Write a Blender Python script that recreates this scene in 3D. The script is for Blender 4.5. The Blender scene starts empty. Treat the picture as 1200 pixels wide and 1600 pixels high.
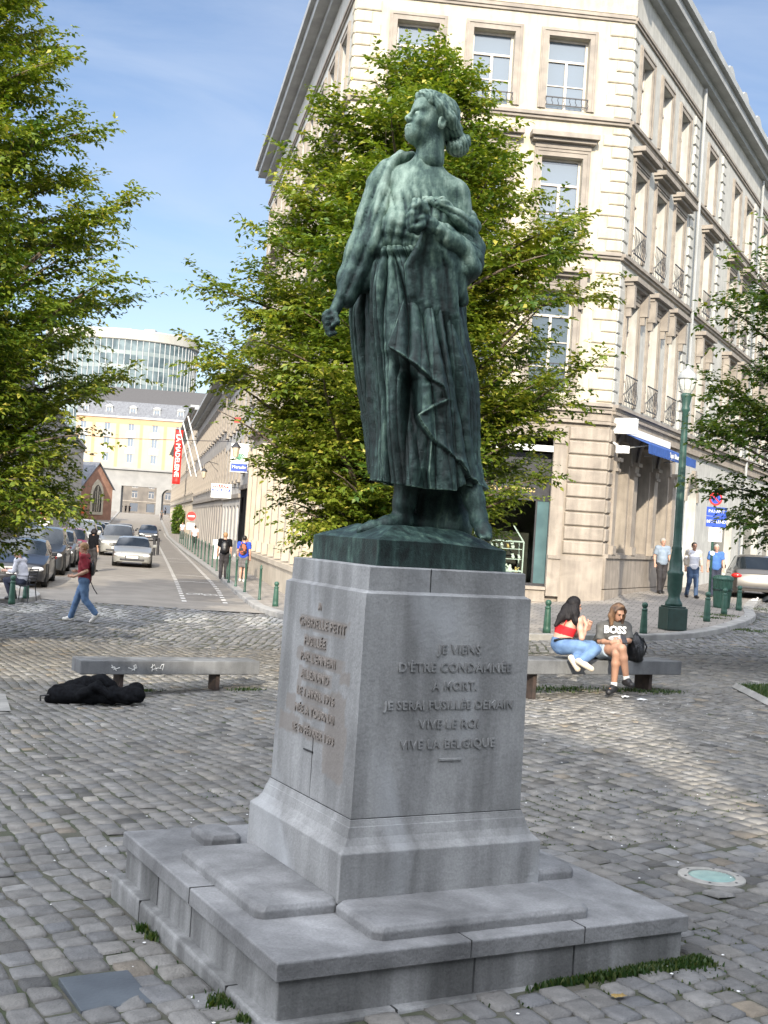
import bpy, math, random
import numpy as np
from mathutils import Vector, Matrix
from mathutils.geometry import delaunay_2d_cdt
R = math.radians
sc = bpy.context.scene
col = sc.collection
random.seed(7)
# ------------------------------------------------------------------ camera
PITCH, ROLL, FPX = 0.0141, 0.065, 1935.0
cp, sp, cr, sr = math.cos(PITCH), math.sin(PITCH), math.cos(ROLL), math.sin(ROLL)
CF = Vector((0, cp, sp)); U0 = Vector((0, -sp, cp)); R0 = Vector((1, 0, 0))
CR = R0*cr + U0*sr; CU = U0*cr - R0*sr
cam_d = bpy.data.cameras.new('camera'); cam = bpy.data.objects.new('camera', cam_d); col.objects.link(cam)
cam_d.sensor_fit = 'HORIZONTAL'; cam_d.sensor_width = 36; cam_d.lens = 36*FPX/1200
cam_d.clip_start = 0.1; cam_d.clip_end = 6000
cam.matrix_world = Matrix(((CR.x, CU.x, -CF.x, 0), (CR.y, CU.y, -CF.y, 0), (CR.z, CU.z, -CF.z, 0), (0, 0, 0, 1)))
sc.camera = cam
# ------------------------------------------------------------------ light
SUN_EL = R(25); SUN_AZ = (-0.047, -1.0)            # horizontal direction towards the sun
FILL_CLOUD = (9.6, 10.0, 10.9)
w = bpy.data.worlds.new('World'); sc.world = w; w.use_nodes = True
nt = w.node_tree; nt.nodes.clear()
wo = nt.nodes.new('ShaderNodeOutputWorld'); bg = nt.nodes.new('ShaderNodeBackground')
sky = nt.nodes.new('ShaderNodeTexSky'); sky.sky_type = 'NISHITA'; sky.sun_disc = False
sky.sun_elevation = SUN_EL; sky.sun_rotation = math.pi + 0.047; sky.air_density = 1.0; sky.dust_density = 0.4; sky.ozone_density = 1.6
tc = nt.nodes.new('ShaderNodeTexCoord'); mp = nt.nodes.new('ShaderNodeMapping'); mp.inputs['Scale'].default_value = (2.2, 2.2, 9)
mp.inputs['Rotation'].default_value = (0, 0.35, 0.2)
cn = nt.nodes.new('ShaderNodeTexNoise'); cn.inputs['Scale'].default_value = 1.4; cn.inputs['Detail'].default_value = 9; cn.inputs['Roughness'].default_value = 0.55
cn.inputs['Distortion'].default_value = 0.7
rp = nt.nodes.new('ShaderNodeValToRGB'); rp.color_ramp.elements[0].position = 0.42; rp.color_ramp.elements[1].position = 0.85
rp.color_ramp.elements[0].color = (0, 0, 0, 1); rp.color_ramp.elements[1].color = (0.55, 0.55, 0.55, 1)
L = nt.links.new
def wmath(op, a, b_, clamp=False):
    x = nt.nodes.new('ShaderNodeMath'); x.operation = op; x.use_clamp = clamp
    for i_, v_ in enumerate((a, b_)):
        if isinstance(v_, (int, float)): x.inputs[i_].default_value = v_
        else: L(v_, x.inputs[i_])
    return x.outputs[0]
L(tc.outputs['Generated'], mp.inputs['Vector']); L(mp.outputs[0], cn.inputs['Vector']); L(cn.outputs[0], rp.inputs[0])
tint = nt.nodes.new('ShaderNodeMixRGB'); tint.blend_type = 'MULTIPLY'; tint.inputs[0].default_value = 1; tint.inputs[2].default_value = (0.46, 0.44, 0.46, 1); L(sky.outputs[0], tint.inputs[1])
mx = nt.nodes.new('ShaderNodeMixRGB'); mx.inputs[2].default_value = (2.3, 2.6, 3.1, 1); L(rp.outputs[0], mx.inputs[0]); L(tint.outputs[0], mx.inputs[1])
# added fill light: bright cloud bank overhead, sunward and left, out of view
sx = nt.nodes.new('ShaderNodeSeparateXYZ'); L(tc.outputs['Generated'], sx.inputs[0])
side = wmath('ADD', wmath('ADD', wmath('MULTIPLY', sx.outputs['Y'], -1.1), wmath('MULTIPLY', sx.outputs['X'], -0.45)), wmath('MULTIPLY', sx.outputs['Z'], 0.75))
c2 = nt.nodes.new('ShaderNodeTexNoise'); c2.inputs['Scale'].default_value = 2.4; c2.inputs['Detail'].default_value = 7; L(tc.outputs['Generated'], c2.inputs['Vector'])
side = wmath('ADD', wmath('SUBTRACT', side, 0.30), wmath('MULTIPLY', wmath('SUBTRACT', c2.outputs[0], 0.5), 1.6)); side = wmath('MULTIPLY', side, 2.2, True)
m2 = nt.nodes.new('ShaderNodeMixRGB'); m2.inputs[2].default_value = (FILL_CLOUD[0], FILL_CLOUD[1], FILL_CLOUD[2], 1); L(side, m2.inputs[0]); L(mx.outputs[0], m2.inputs[1]); L(m2.outputs[0], bg.inputs[0]); L(bg.outputs[0], wo.inputs[0])
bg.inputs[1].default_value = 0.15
sl = bpy.data.lights.new('sun', 'SUN'); sl.energy = 3.2; sl.angle = R(0.5); sl.color = (1.0, 0.90, 0.74)
sun = bpy.data.objects.new('sun', sl); col.objects.link(sun)
sd = Vector((SUN_AZ[0], SUN_AZ[1], math.tan(SUN_EL)*math.hypot(*SUN_AZ)))
sun.rotation_euler = sd.to_track_quat('Z', 'Y').to_euler()
sun.location = (0, -20, 30)
sc.view_settings.view_transform = 'Standard'; sc.view_settings.look = 'None'
sc.view_settings.exposure = 1.2; sc.view_settings.gamma = 1.0
sc.render.engine = 'CYCLES'
# ------------------------------------------------------------------ terrain
TX = np.array([-60, -10, -3.3, 3.4, 7.5, 11, 16, 60.])
TY = np.array([-60, 0, 8, 17.5, 28, 36, 46, 60, 140, 200, 250, 3000.])
TZ = np.array([
 [-2.6, -2.3, -1.9, -1.6, -1.5, -1.4, -1.3, -1.0],
 [-2.7, -2.4, -2.08, -1.78, -1.65, -1.5, -1.4, -1.2],
 [-2.7, -2.5, -2.27, -1.96, -1.8, -1.7, -1.6, -1.3],
 [-2.75, -2.65, -2.54, -2.03, -1.9, -1.8, -1.7, -1.4],
 [-2.7, -2.55, -2.5, -2.1, -2.02, -1.95, -1.8, -1.5],
 [-2.6, -2.5, -2.5, -2.0, -1.66, -1.75, -1.65, -1.4],
 [-2.4, -2.4, -2.4, -1.9, -1.25, -1.5, -1.5, -1.0],
 [-2.38, -2.38, -2.38, -1.9, -1.2, -1.1, -0.9, -0.6],
 [-2.5, -2.4, -2.0, -1.2, -0.4, 0, 0.3, 1.0],
 [-1.3, -1.3, -1.0, -.5, 0, 0.5, 0.8, 1.2],
 [0, 0, 0, 0, 0.3, 0.5, 0.8, 1.2],
 [0, 0, 0, 0, 0.3, 0.5, 0.8, 1.2]])
def gza(x, y):
    x = np.clip(x, TX[0], TX[-1]-1e-6); y = np.clip(y, TY[0], TY[-1]-1e-6)
    i = np.clip(np.searchsorted(TX, x, side='right')-1, 0, len(TX)-2); j = np.clip(np.searchsorted(TY, y, side='right')-1, 0, len(TY)-2)
    a = (x-TX[i])/(TX[i+1]-TX[i]); b = (y-TY[j])/(TY[j+1]-TY[j])
    return (TZ[j, i]*(1-a)+TZ[j, i+1]*a)*(1-b)+(TZ[j+1, i]*(1-a)+TZ[j+1, i+1]*a)*b
def gz(x, y): return float(gza(np.array([float(x)]), np.array([float(y)]))[0])
def ray(px, py):
    return CF + CR*((px-600)/FPX) + CU*((800-py)/FPX)
def P(px, py, d):
    r = ray(px, py); return r*(d/r.y)
def G(px, py, dz=0.0):
    r = ray(px, py); lo, hi = 2.0, 400.0
    prev = 2.0; t = 2.0
    while t < 400:
        q = r*(t/r.y)
        if q.z < gz(q.x, q.y)+dz: break
        prev = t; t *= 1.01
    lo, hi = prev, t
    for _ in range(30):
        m = (lo+hi)/2; q = r*(m/r.y)
        if q.z < gz(q.x, q.y)+dz: hi = m
        else: lo = m
    q = r*(hi/r.y); return Vector((q.x, q.y, gz(q.x, q.y)+dz))
# ------------------------------------------------------------------ materials
def newmat(name):
    m = bpy.data.materials.new(name); m.use_nodes = True
    n = m.node_tree; b = n.nodes['Principled BSDF']; return m, n, b
def setin(b, k, v):
    if k in b.inputs: b.inputs[k].default_value = v
def M(name, c, c2=None, rough=0.7, scale=6.0, bump=0.0, bscale=None, metal=0.0, spec=0.5, detail=6, stretch=(1, 1, 1), lo=0.35, hi=0.65, coat=0.0):
    m, n, b = newmat(name)
    if c2 is None: c2 = tuple(x*0.8 for x in c)
    setin(b, 'Roughness', rough); setin(b, 'Metallic', metal); setin(b, 'Specular IOR Level', spec); setin(b, 'Coat Weight', coat)
    t = n.nodes.new('ShaderNodeTexCoord'); mpp = n.nodes.new('ShaderNodeMapping'); mpp.inputs['Scale'].default_value = stretch
    n.links.new(t.outputs['Object'], mpp.inputs[0])
    no = n.nodes.new('ShaderNodeTexNoise'); no.inputs['Scale'].default_value = scale; no.inputs['Detail'].default_value = detail
    n.links.new(mpp.outputs[0], no.inputs['Vector'])
    r = n.nodes.new('ShaderNodeValToRGB'); r.color_ramp.elements[0].position = lo; r.color_ramp.elements[1].position = hi
    r.color_ramp.elements[0].color = (*c2, 1); r.color_ramp.elements[1].color = (*c, 1)
    n.links.new(no.outputs[0], r.inputs[0]); n.links.new(r.outputs[0], b.inputs['Base Color'])
    if bump:
        nb = n.nodes.new('ShaderNodeTexNoise'); nb.inputs['Scale'].default_value = bscale or scale*5; nb.inputs['Detail'].default_value = 5
        n.links.new(mpp.outputs[0], nb.inputs['Vector'])
        bp = n.nodes.new('ShaderNodeBump'); bp.inputs['Strength'].default_value = bump; bp.inputs['Distance'].default_value = 0.02
        n.links.new(nb.outputs[0], bp.inputs['Height']); n.links.new(bp.outputs[0], b.inputs['Normal'])
    return m
def attr_mul(m, attr, fac_name='Color'):
    """multiply base colour by a colour attribute"""
    n = m.node_tree; b = n.nodes['Principled BSDF']
    lk = b.inputs['Base Color'].links[0]; src = lk.from_socket
    a = n.nodes.new('ShaderNodeAttribute'); a.attribute_name = attr
    x = n.nodes.new('ShaderNodeMixRGB'); x.blend_type = 'MULTIPLY'; x.inputs[0].default_value = 1
    n.links.new(src, x.inputs[1]); n.links.new(a.outputs['Color'], x.inputs[2]); n.links.new(x.outputs[0], b.inputs['Base Color'])
    return m
def stone_mat(name, c, c2, streak=0.5, bump=0.35, stain=None, light=None):
    """limestone: blotches, vertical rain streaks, fine grain"""
    m, n, b = newmat(name); setin(b, 'Roughness', 0.85); setin(b, 'Specular IOR Level', 0.3)
    t = n.nodes.new('ShaderNodeTexCoord')
    def noise(scale, st=(1, 1, 1), det=6, dist=0.0):
        mpp = n.nodes.new('ShaderNodeMapping'); mpp.inputs['Scale'].default_value = st; n.links.new(t.outputs['Object'], mpp.inputs[0])
        o = n.nodes.new('ShaderNodeTexNoise'); o.inputs['Scale'].default_value = scale; o.inputs['Detail'].default_value = det; o.inputs['Distortion'].default_value = dist
        n.links.new(mpp.outputs[0], o.inputs['Vector']); return o
    def ramp(src, lo, hi, ca, cb):
        r = n.nodes.new('ShaderNodeValToRGB'); r.color_ramp.elements[0].position = lo; r.color_ramp.elements[1].position = hi
        r.color_ramp.elements[0].color = (*ca, 1); r.color_ramp.elements[1].color = (*cb, 1); n.links.new(src, r.inputs[0]); return r
    a = ramp(noise(2.2, det=8, dist=0.6).outputs[0], 0.35, 0.68, c2, c)
    s = ramp(noise(7, (1, 1, 0.09), 5).outputs[0], 0.38, 0.62, (1-streak*.45,)*3, (1+streak*0.12,)*3)
    g = ramp(noise(90, det=3).outputs[0], 0.3, 0.7, (0.86,)*3, (1.08,)*3)
    x = n.nodes.new('ShaderNodeMixRGB'); x.blend_type = 'MULTIPLY'; x.inputs[0].default_value = 1
    n.links.new(a.outputs[0], x.inputs[1]); n.links.new(s.outputs[0], x.inputs[2])
    y = n.nodes.new('ShaderNodeMixRGB'); y.blend_type = 'MULTIPLY'; y.inputs[0].default_value = 1
    n.links.new(x.outputs[0], y.inputs[1]); n.links.new(g.outputs[0], y.inputs[2])
    last = y.outputs[0]
    if light:
        lr = ramp(noise(1.3, (1, 1, .6), 7, 1.2).outputs[0], 0.50, 0.66, (0, 0, 0), (0.8, 0.8, 0.8))
        z = n.nodes.new('ShaderNodeMixRGB'); z.inputs[2].default_value = (*light, 1)
        n.links.new(lr.outputs[0], z.inputs[0]); n.links.new(last, z.inputs[1]); last = z.outputs[0]
    if stain:
        at = n.nodes.new('ShaderNodeAttribute'); at.attribute_name = 'stain'
        z = n.nodes.new('ShaderNodeMixRGB'); z.inputs[2].default_value = (*stain, 1)
        n.links.new(at.outputs['Fac'], z.inputs[0]); n.links.new(last, z.inputs[1]); last = z.outputs[0]
    n.links.new(last, b.inputs['Base Color'])
    bp = n.nodes.new('ShaderNodeBump'); bp.inputs['Strength'].default_value = bump; bp.inputs['Distance'].default_value = 0.01
    n.links.new(noise(38, det=6).outputs[0], bp.inputs['Height']); n.links.new(bp.outputs[0], b.inputs['Normal'])
    return m
def glass_mat(name, c=(0.03, 0.04, 0.05), rough=0.04):
    m, n, b = newmat(name); b.inputs['Base Color'].default_value = (*c, 1); setin(b, 'Roughness', rough); setin(b, 'Specular IOR Level', 1.0); setin(b, 'IOR', 1.6)
    t = n.nodes.new('ShaderNodeTexCoord'); no = n.nodes.new('ShaderNodeTexNoise'); no.inputs['Scale'].default_value = 0.6
    n.links.new(t.outputs['Object'], no.inputs['Vector']); bp = n.nodes.new('ShaderNodeBump'); bp.inputs['Strength'].default_value = 0.06; bp.inputs['Distance'].default_value = 0.05
    n.links.new(no.outputs[0], bp.inputs['Height']); n.links.new(bp.outputs[0], b.inputs['Normal'])
    return m
def clear_mat(name):
    m, n, b = newmat(name); n.nodes.remove(b)
    tr = n.nodes.new('ShaderNodeBsdfTransparent'); gl = n.nodes.new('ShaderNodeBsdfGlossy'); gl.inputs['Roughness'].default_value = 0.02
    tr.inputs[0].default_value = (0.9, 0.96, 0.94, 1)
    fr = n.nodes.new('ShaderNodeFresnel'); fr.inputs[0].default_value = 1.5; mi = n.nodes.new('ShaderNodeMixShader')
    n.links.new(fr.outputs[0], mi.inputs[0]); n.links.new(tr.outputs[0], mi.inputs[1]); n.links.new(gl.outputs[0], mi.inputs[2])
    n.links.new(mi.outputs[0], n.nodes['Material Output'].inputs[0]); return m
def leaf_mat(name, c1, c2, c3):
    m, n, b = newmat(name)
    a = n.nodes.new('ShaderNodeAttribute'); a.attribute_name = 'tint'
    r = n.nodes.new('ShaderNodeValToRGB'); e = r.color_ramp.elements; e[0].color = (*c1, 1); e[1].color = (*c3, 1); k = e.new(0.55); k.color = (*c2, 1)
    n.links.new(a.outputs['Fac'], r.inputs[0]); n.links.new(r.outputs[0], b.inputs['Base Color']); setin(b, 'Roughness', 0.42); setin(b, 'Specular IOR Level', 0.45)
    tl = n.nodes.new('ShaderNodeBsdfTranslucent'); mm = n.nodes.new('ShaderNodeMixRGB'); mm.blend_type = 'MULTIPLY'; mm.inputs[0].default_value = 1; mm.inputs[2].default_value = (1.5, 1.5, 0.5, 1)
    n.links.new(r.outputs[0], mm.inputs[1]); n.links.new(mm.outputs[0], tl.inputs[0])
    mi = n.nodes.new('ShaderNodeMixShader'); mi.inputs[0].default_value = 0.35
    n.links.new(b.outputs[0], mi.inputs[1]); n.links.new(tl.outputs[0], mi.inputs[2]); n.links.new(mi.outputs[0], n.nodes['Material Output'].inputs[0])
    return m
mt = {}
mt['stone'] = stone_mat('blue_limestone', (0.39, 0.39, 0.385), (0.265, 0.265, 0.26), 0.65, 0.4, stain=(0.235, 0.205, 0.18), light=(0.46, 0.47, 0.48))
mt['stone_step'] = stone_mat('step_limestone', (0.33, 0.33, 0.33), (0.16, 0.16, 0.16), 0.3, 0.6)
mt['stone_riser'] = stone_mat('riser_limestone', (0.32, 0.32, 0.315), (0.17, 0.17, 0.165), 0.8, 0.5)
mt['joint'] = M('mortar_joint', (0.07, 0.07, 0.07), (0.03, 0.03, 0.03), 0.95, 20)
mt['green_paint'] = M('dark_green_paint', (0.013, 0.042, 0.034), (0.008, 0.028, 0.022), 0.4, 9, 0.08, 60)
mt['lamp_green'] = M('lamp_green_paint', (0.026, 0.072, 0.058), (0.016, 0.048, 0.038), 0.45, 7, 0.08, 60)
mt['thin_green'] = M('bollard_green', (0.032, 0.095, 0.066), (0.02, 0.065, 0.045), 0.45, 7)
mt['white_paint'] = stone_mat('cream_white_wall', (0.52, 0.475, 0.38), (0.43, 0.39, 0.31), 0.30, 0.15)
mt['white_side'] = stone_mat('white_wall_side', (0.49, 0.485, 0.45), (0.40, 0.395, 0.37), 0.30, 0.15)
mt['trim'] = M('grey_stone_trim', (0.31, 0.275, 0.235), (0.22, 0.195, 0.17), 0.85, 2.5, 0.2, 25, detail=9)
mt['gfstone'] = stone_mat('beige_ground_floor_stone', (0.35, 0.305, 0.255), (0.265, 0.23, 0.195), 0.35, 0.3)
mt['cream'] = M('cream_stone', (0.47, 0.41, 0.325), (0.37, 0.32, 0.25), 0.85, 1.2, 0.1, 20, detail=8)
mt['greywall'] = M('grey_street_facade', (0.52, 0.50, 0.47), (0.40, 0.385, 0.36), 0.85, 0.7, 0.1, 10, detail=8)
mt['glass'] = glass_mat('window_glass', (0.10, 0.13, 0.16), 0.05)
mt['darkglass'] = glass_mat('dark_glass', (0.012, 0.016, 0.02), 0.05)
mt['clear'] = clear_mat('clear_glass')
mt['frame'] = M('window_frame_paint', (0.55, 0.50, 0.44), (0.45, 0.41, 0.36), 0.6, 5)
mt['darkframe'] = M('dark_window_frame', (0.10, 0.10, 0.10), (0.06, 0.06, 0.06), 0.5, 5)
mt['iron'] = M('black_ironwork', (0.03, 0.03, 0.035), (0.015, 0.015, 0.02), 0.5, 9)
mt['slate'] = M('slate_roof', (0.13, 0.14, 0.16), (0.08, 0.085, 0.10), 0.6, 3, 0.2, 20)
mt['gutter'] = M('painted_cornice', (0.36, 0.37, 0.37), (0.28, 0.29, 0.29), 0.7, 1.5)
mt['black'] = M('black_cloth', (0.009, 0.010, 0.012), (0.004, 0.004, 0.005), 0.95, 30, 0.3, 120, spec=0.1)
mt['leather'] = M('black_leather', (0.012, 0.012, 0.014), (0.005, 0.005, 0.006), 0.35, 20, 0.3, 60)
mt['white'] = M('white_plain', (0.8, 0.8, 0.78), (0.7, 0.7, 0.68), 0.6, 9)
mt['markwhite'] = M('road_marking_paint', (0.62, 0.60, 0.56), (0.36, 0.34, 0.31), 0.8, 14, lo=0.3, hi=0.5)
mt['red'] = M('red_plain', (0.62, 0.03, 0.02), (0.5, 0.02, 0.02), 0.5, 9)
mt['blue'] = M('blue_plain', (0.02, 0.07, 0.42), (0.015, 0.05, 0.32), 0.5, 9)
mt['orange'] = M('orange_plain', (0.75, 0.16, 0.04), (0.6, 0.12, 0.03), 0.5, 9)
mt['tyre'] = M('tyre_rubber', (0.02, 0.02, 0.02), (0.012, 0.012, 0.012), 0.8, 20)
mt['rim'] = M('alloy_rim', (0.4, 0.4, 0.42), (0.2, 0.2, 0.2), 0.3, 12, metal=0.8)
mt['lightlens'] = M('headlight_lens', (0.75, 0.76, 0.78), (0.35, 0.36, 0.38), 0.12, 30)
mt['redlens'] = M('tail_light_lens', (0.5, 0.02, 0.015), (0.3, 0.01, 0.01), 0.15, 30)
mt['chrome'] = M('chrome', (0.7, 0.7, 0.72), (0.5, 0.5, 0.52), 0.15, 9, metal=1.0)
mt['bark'] = M('bark', (0.16, 0.12, 0.09), (0.08, 0.06, 0.045), 0.9, 7, 0.6, 25, stretch=(1, 1, 0.25))
mt['leaf'] = leaf_mat('hornbeam_leaves', (0.05, 0.105, 0.015), (0.175, 0.225, 0.025), (0.44, 0.40, 0.08))
mt['leaf_dark'] = leaf_mat('darker_leaves', (0.032, 0.08, 0.015), (0.10, 0.165, 0.025), (0.28, 0.29, 0.06))
mt['grass'] = leaf_mat('grass_blades', (0.02, 0.05, 0.012), (0.04, 0.085, 0.02), (0.12, 0.14, 0.05))
# ------------------------------------------------------------------ objects
def tag(o, label=None, cat=None, group=None, kind=None):
    if label: o['label'] = label
    if cat: o['category'] = cat
    if group: o['group'] = group
    if kind: o['kind'] = kind
    return o
def empty(name, loc=(0, 0, 0), rz=0.0, label=None, cat=None, group=None):
    o = bpy.data.objects.new(name, None); col.objects.link(o); o.location = loc; o.rotation_euler = (0, 0, rz); o.empty_display_size = 0.1
    return tag(o, label, cat, group)
def link(name, me, mat=None, parent=None, loc=(0, 0, 0), rz=0.0, smooth=False):
    o = bpy.data.objects.new(name, me); col.objects.link(o)
    if mat is not None and not me.materials: me.materials.append(mat)
    if parent is not None: o.parent = parent
    o.location = loc; o.rotation_euler = (0, 0, rz)
    if smooth and len(me.polygons):
        me.polygons.foreach_set('use_smooth', np.ones(len(me.polygons), bool))
    return o
def npmesh(name, v, f):
    me = bpy.data.meshes.new(name); v = np.asarray(v, np.float32); f = np.asarray(f, np.int32); n = f.shape[1]
    me.vertices.add(len(v)); me.vertices.foreach_set('co', v.ravel())
    me.loops.add(f.size); me.loops.foreach_set('vertex_index', f.ravel())
    me.polygons.add(len(f)); me.polygons.foreach_set('loop_start', np.arange(0, f.size, n, dtype=np.int32))
    me.update(calc_edges=True); me.validate(); return me
class MB:
    def __init__(s): s.v = []; s.f = []
    def add(s, vs, fs):
        k = len(s.v); s.v += [tuple(v) for v in vs]; s.f += [tuple(i+k for i in f) for f in fs]; return s
    def box(s, x0, x1, y0, y1, z0, z1):
        return s.add([(x0, y0, z0), (x1, y0, z0), (x1, y1, z0), (x0, y1, z0), (x0, y0, z1), (x1, y0, z1), (x1, y1, z1), (x0, y1, z1)],
                     [(0, 3, 2, 1), (4, 5, 6, 7), (0, 1, 5, 4), (1, 2, 6, 5), (2, 3, 7, 6), (3, 0, 4, 7)])
    def frus(s, x0, x1, y0, y1, z0, X0, X1, Y0, Y1, z1):
        return s.add([(x0, y0, z0), (x1, y0, z0), (x1, y1, z0), (x0, y1, z0), (X0, Y0, z1), (X1, Y0, z1), (X1, Y1, z1), (X0, Y1, z1)],
                     [(0, 3, 2, 1), (4, 5, 6, 7), (0, 1, 5, 4), (1, 2, 6, 5), (2, 3, 7, 6), (3, 0, 4, 7)])
    def tube(s, pts, r, n=8, cap=True, flat=1.0):
        pts = [Vector(p) for p in pts]
        if not hasattr(r, '__len__'): r = [r]*len(pts)
        rings = []; up = Vector((0.13, 0.21, 0.97))
        for i, p in enumerate(pts):
            d = (pts[min(i+1, len(pts)-1)]-pts[max(i-1, 0)]).normalized()
            a = d.cross(up)
            if a.length < 0.05: a = d.cross(Vector((1, 0, 0)))
            a.normalize(); b = d.cross(a).normalized()
            rings.append([p+a*(math.cos(2*math.pi*k/n)*r[i])+b*(math.sin(2*math.pi*k/n)*r[i]*flat) for k in range(n)])
        k0 = len(s.v)
        for g in rings: s.v += [tuple(v) for v in g]
        for i in range(len(rings)-1):
            for k in range(n):
                a = k0+i*n+k; b = k0+i*n+(k+1) % n; s.f.append((a, b, b+n, a+n))
        if cap:
            s.f.append(tuple(k0+k for k in range(n))[::-1]); s.f.append(tuple(k0+(len(rings)-1)*n+k for k in range(n)))
        return s
    def lathe(s, prof, c=(0, 0, 0), n=16, ribs=0.0):
        k0 = len(s.v)
        for r, z in prof:
            for k in range(n):
                a = 2*math.pi*k/n; rr = r*(1+(ribs if k % 2 else 0)); s.v.append((c[0]+rr*math.cos(a), c[1]+rr*math.sin(a), c[2]+z))
        for i in range(len(prof)-1):
            for k in range(n):
                a = k0+i*n+k; b = k0+i*n+(k+1) % n; s.f.append((a, b, b+n, a+n))
        s.f.append(tuple(k0+k for k in range(n))[::-1]); s.f.append(tuple(k0+(len(prof)-1)*n+k for k in range(n)))
        return s
    def prism(s, poly, z0, z1, axis='z'):
        n = len(poly); k = len(s.v)
        for z in (z0, z1):
            for p in poly:
                s.v.append((p[0], p[1], z) if axis == 'z' else ((p[0], z, p[1]) if axis == 'y' else (z, p[0], p[1])))
        s.f.append(tuple(k+i for i in range(n))[::-1]); s.f.append(tuple(k+n+i for i in range(n)))
        for i in range(n): s.f.append((k+i, k+(i+1) % n, k+n+(i+1) % n, k+n+i))
        return s
    def mesh(s, name='mesh', fix=True):
        me = bpy.data.meshes.new(name); me.from_pydata(s.v, [], s.f); me.update()
        if fix:
            import bmesh
            b = bmesh.new(); b.from_mesh(me); lo_ = [v for v in b.verts if not v.link_faces]; bmesh.ops.delete(b, geom=lo_, context='VERTS'); bmesh.ops.recalc_face_normals(b, faces=b.faces); b.to_mesh(me); b.free()
        return me
    def build(s, name, mat, parent=None, loc=(0, 0, 0), rz=0.0, smooth=False, bevel=0.0, seg=2):
        o = link(name, s.mesh(name), mat, parent, loc, rz, smooth)
        if bevel:
            m = o.modifiers.new('bevel', 'BEVEL'); m.width = bevel; m.segments = seg; m.limit_method = 'ANGLE'; m.angle_limit = R(35)
        return o
def copy_tree(o, parent=None):
    c = o.copy(); col.objects.link(c)
    if parent is not None: c.parent = parent
    for ch in list(o.children): copy_tree(ch, c)
    return c
def text_mesh(body, size, ext=0.002, align='CENTER', space=1.0, bold=0.0):
    cu = bpy.data.curves.new('lettering', 'FONT'); cu.body = body; cu.size = size; cu.extrude = ext; cu.align_x = align; cu.resolution_u = 2
    cu.space_character = space; cu.offset = bold; cu.align_y = 'CENTER'
    o = bpy.data.objects.new('tmp', cu); me = bpy.data.meshes.new_from_object(o); bpy.data.objects.remove(o)
    for v in me.vertices:                                   # stand the text up facing -Y
        x, y, z = v.co; v.co = (x, -z, y)
    return me
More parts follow.
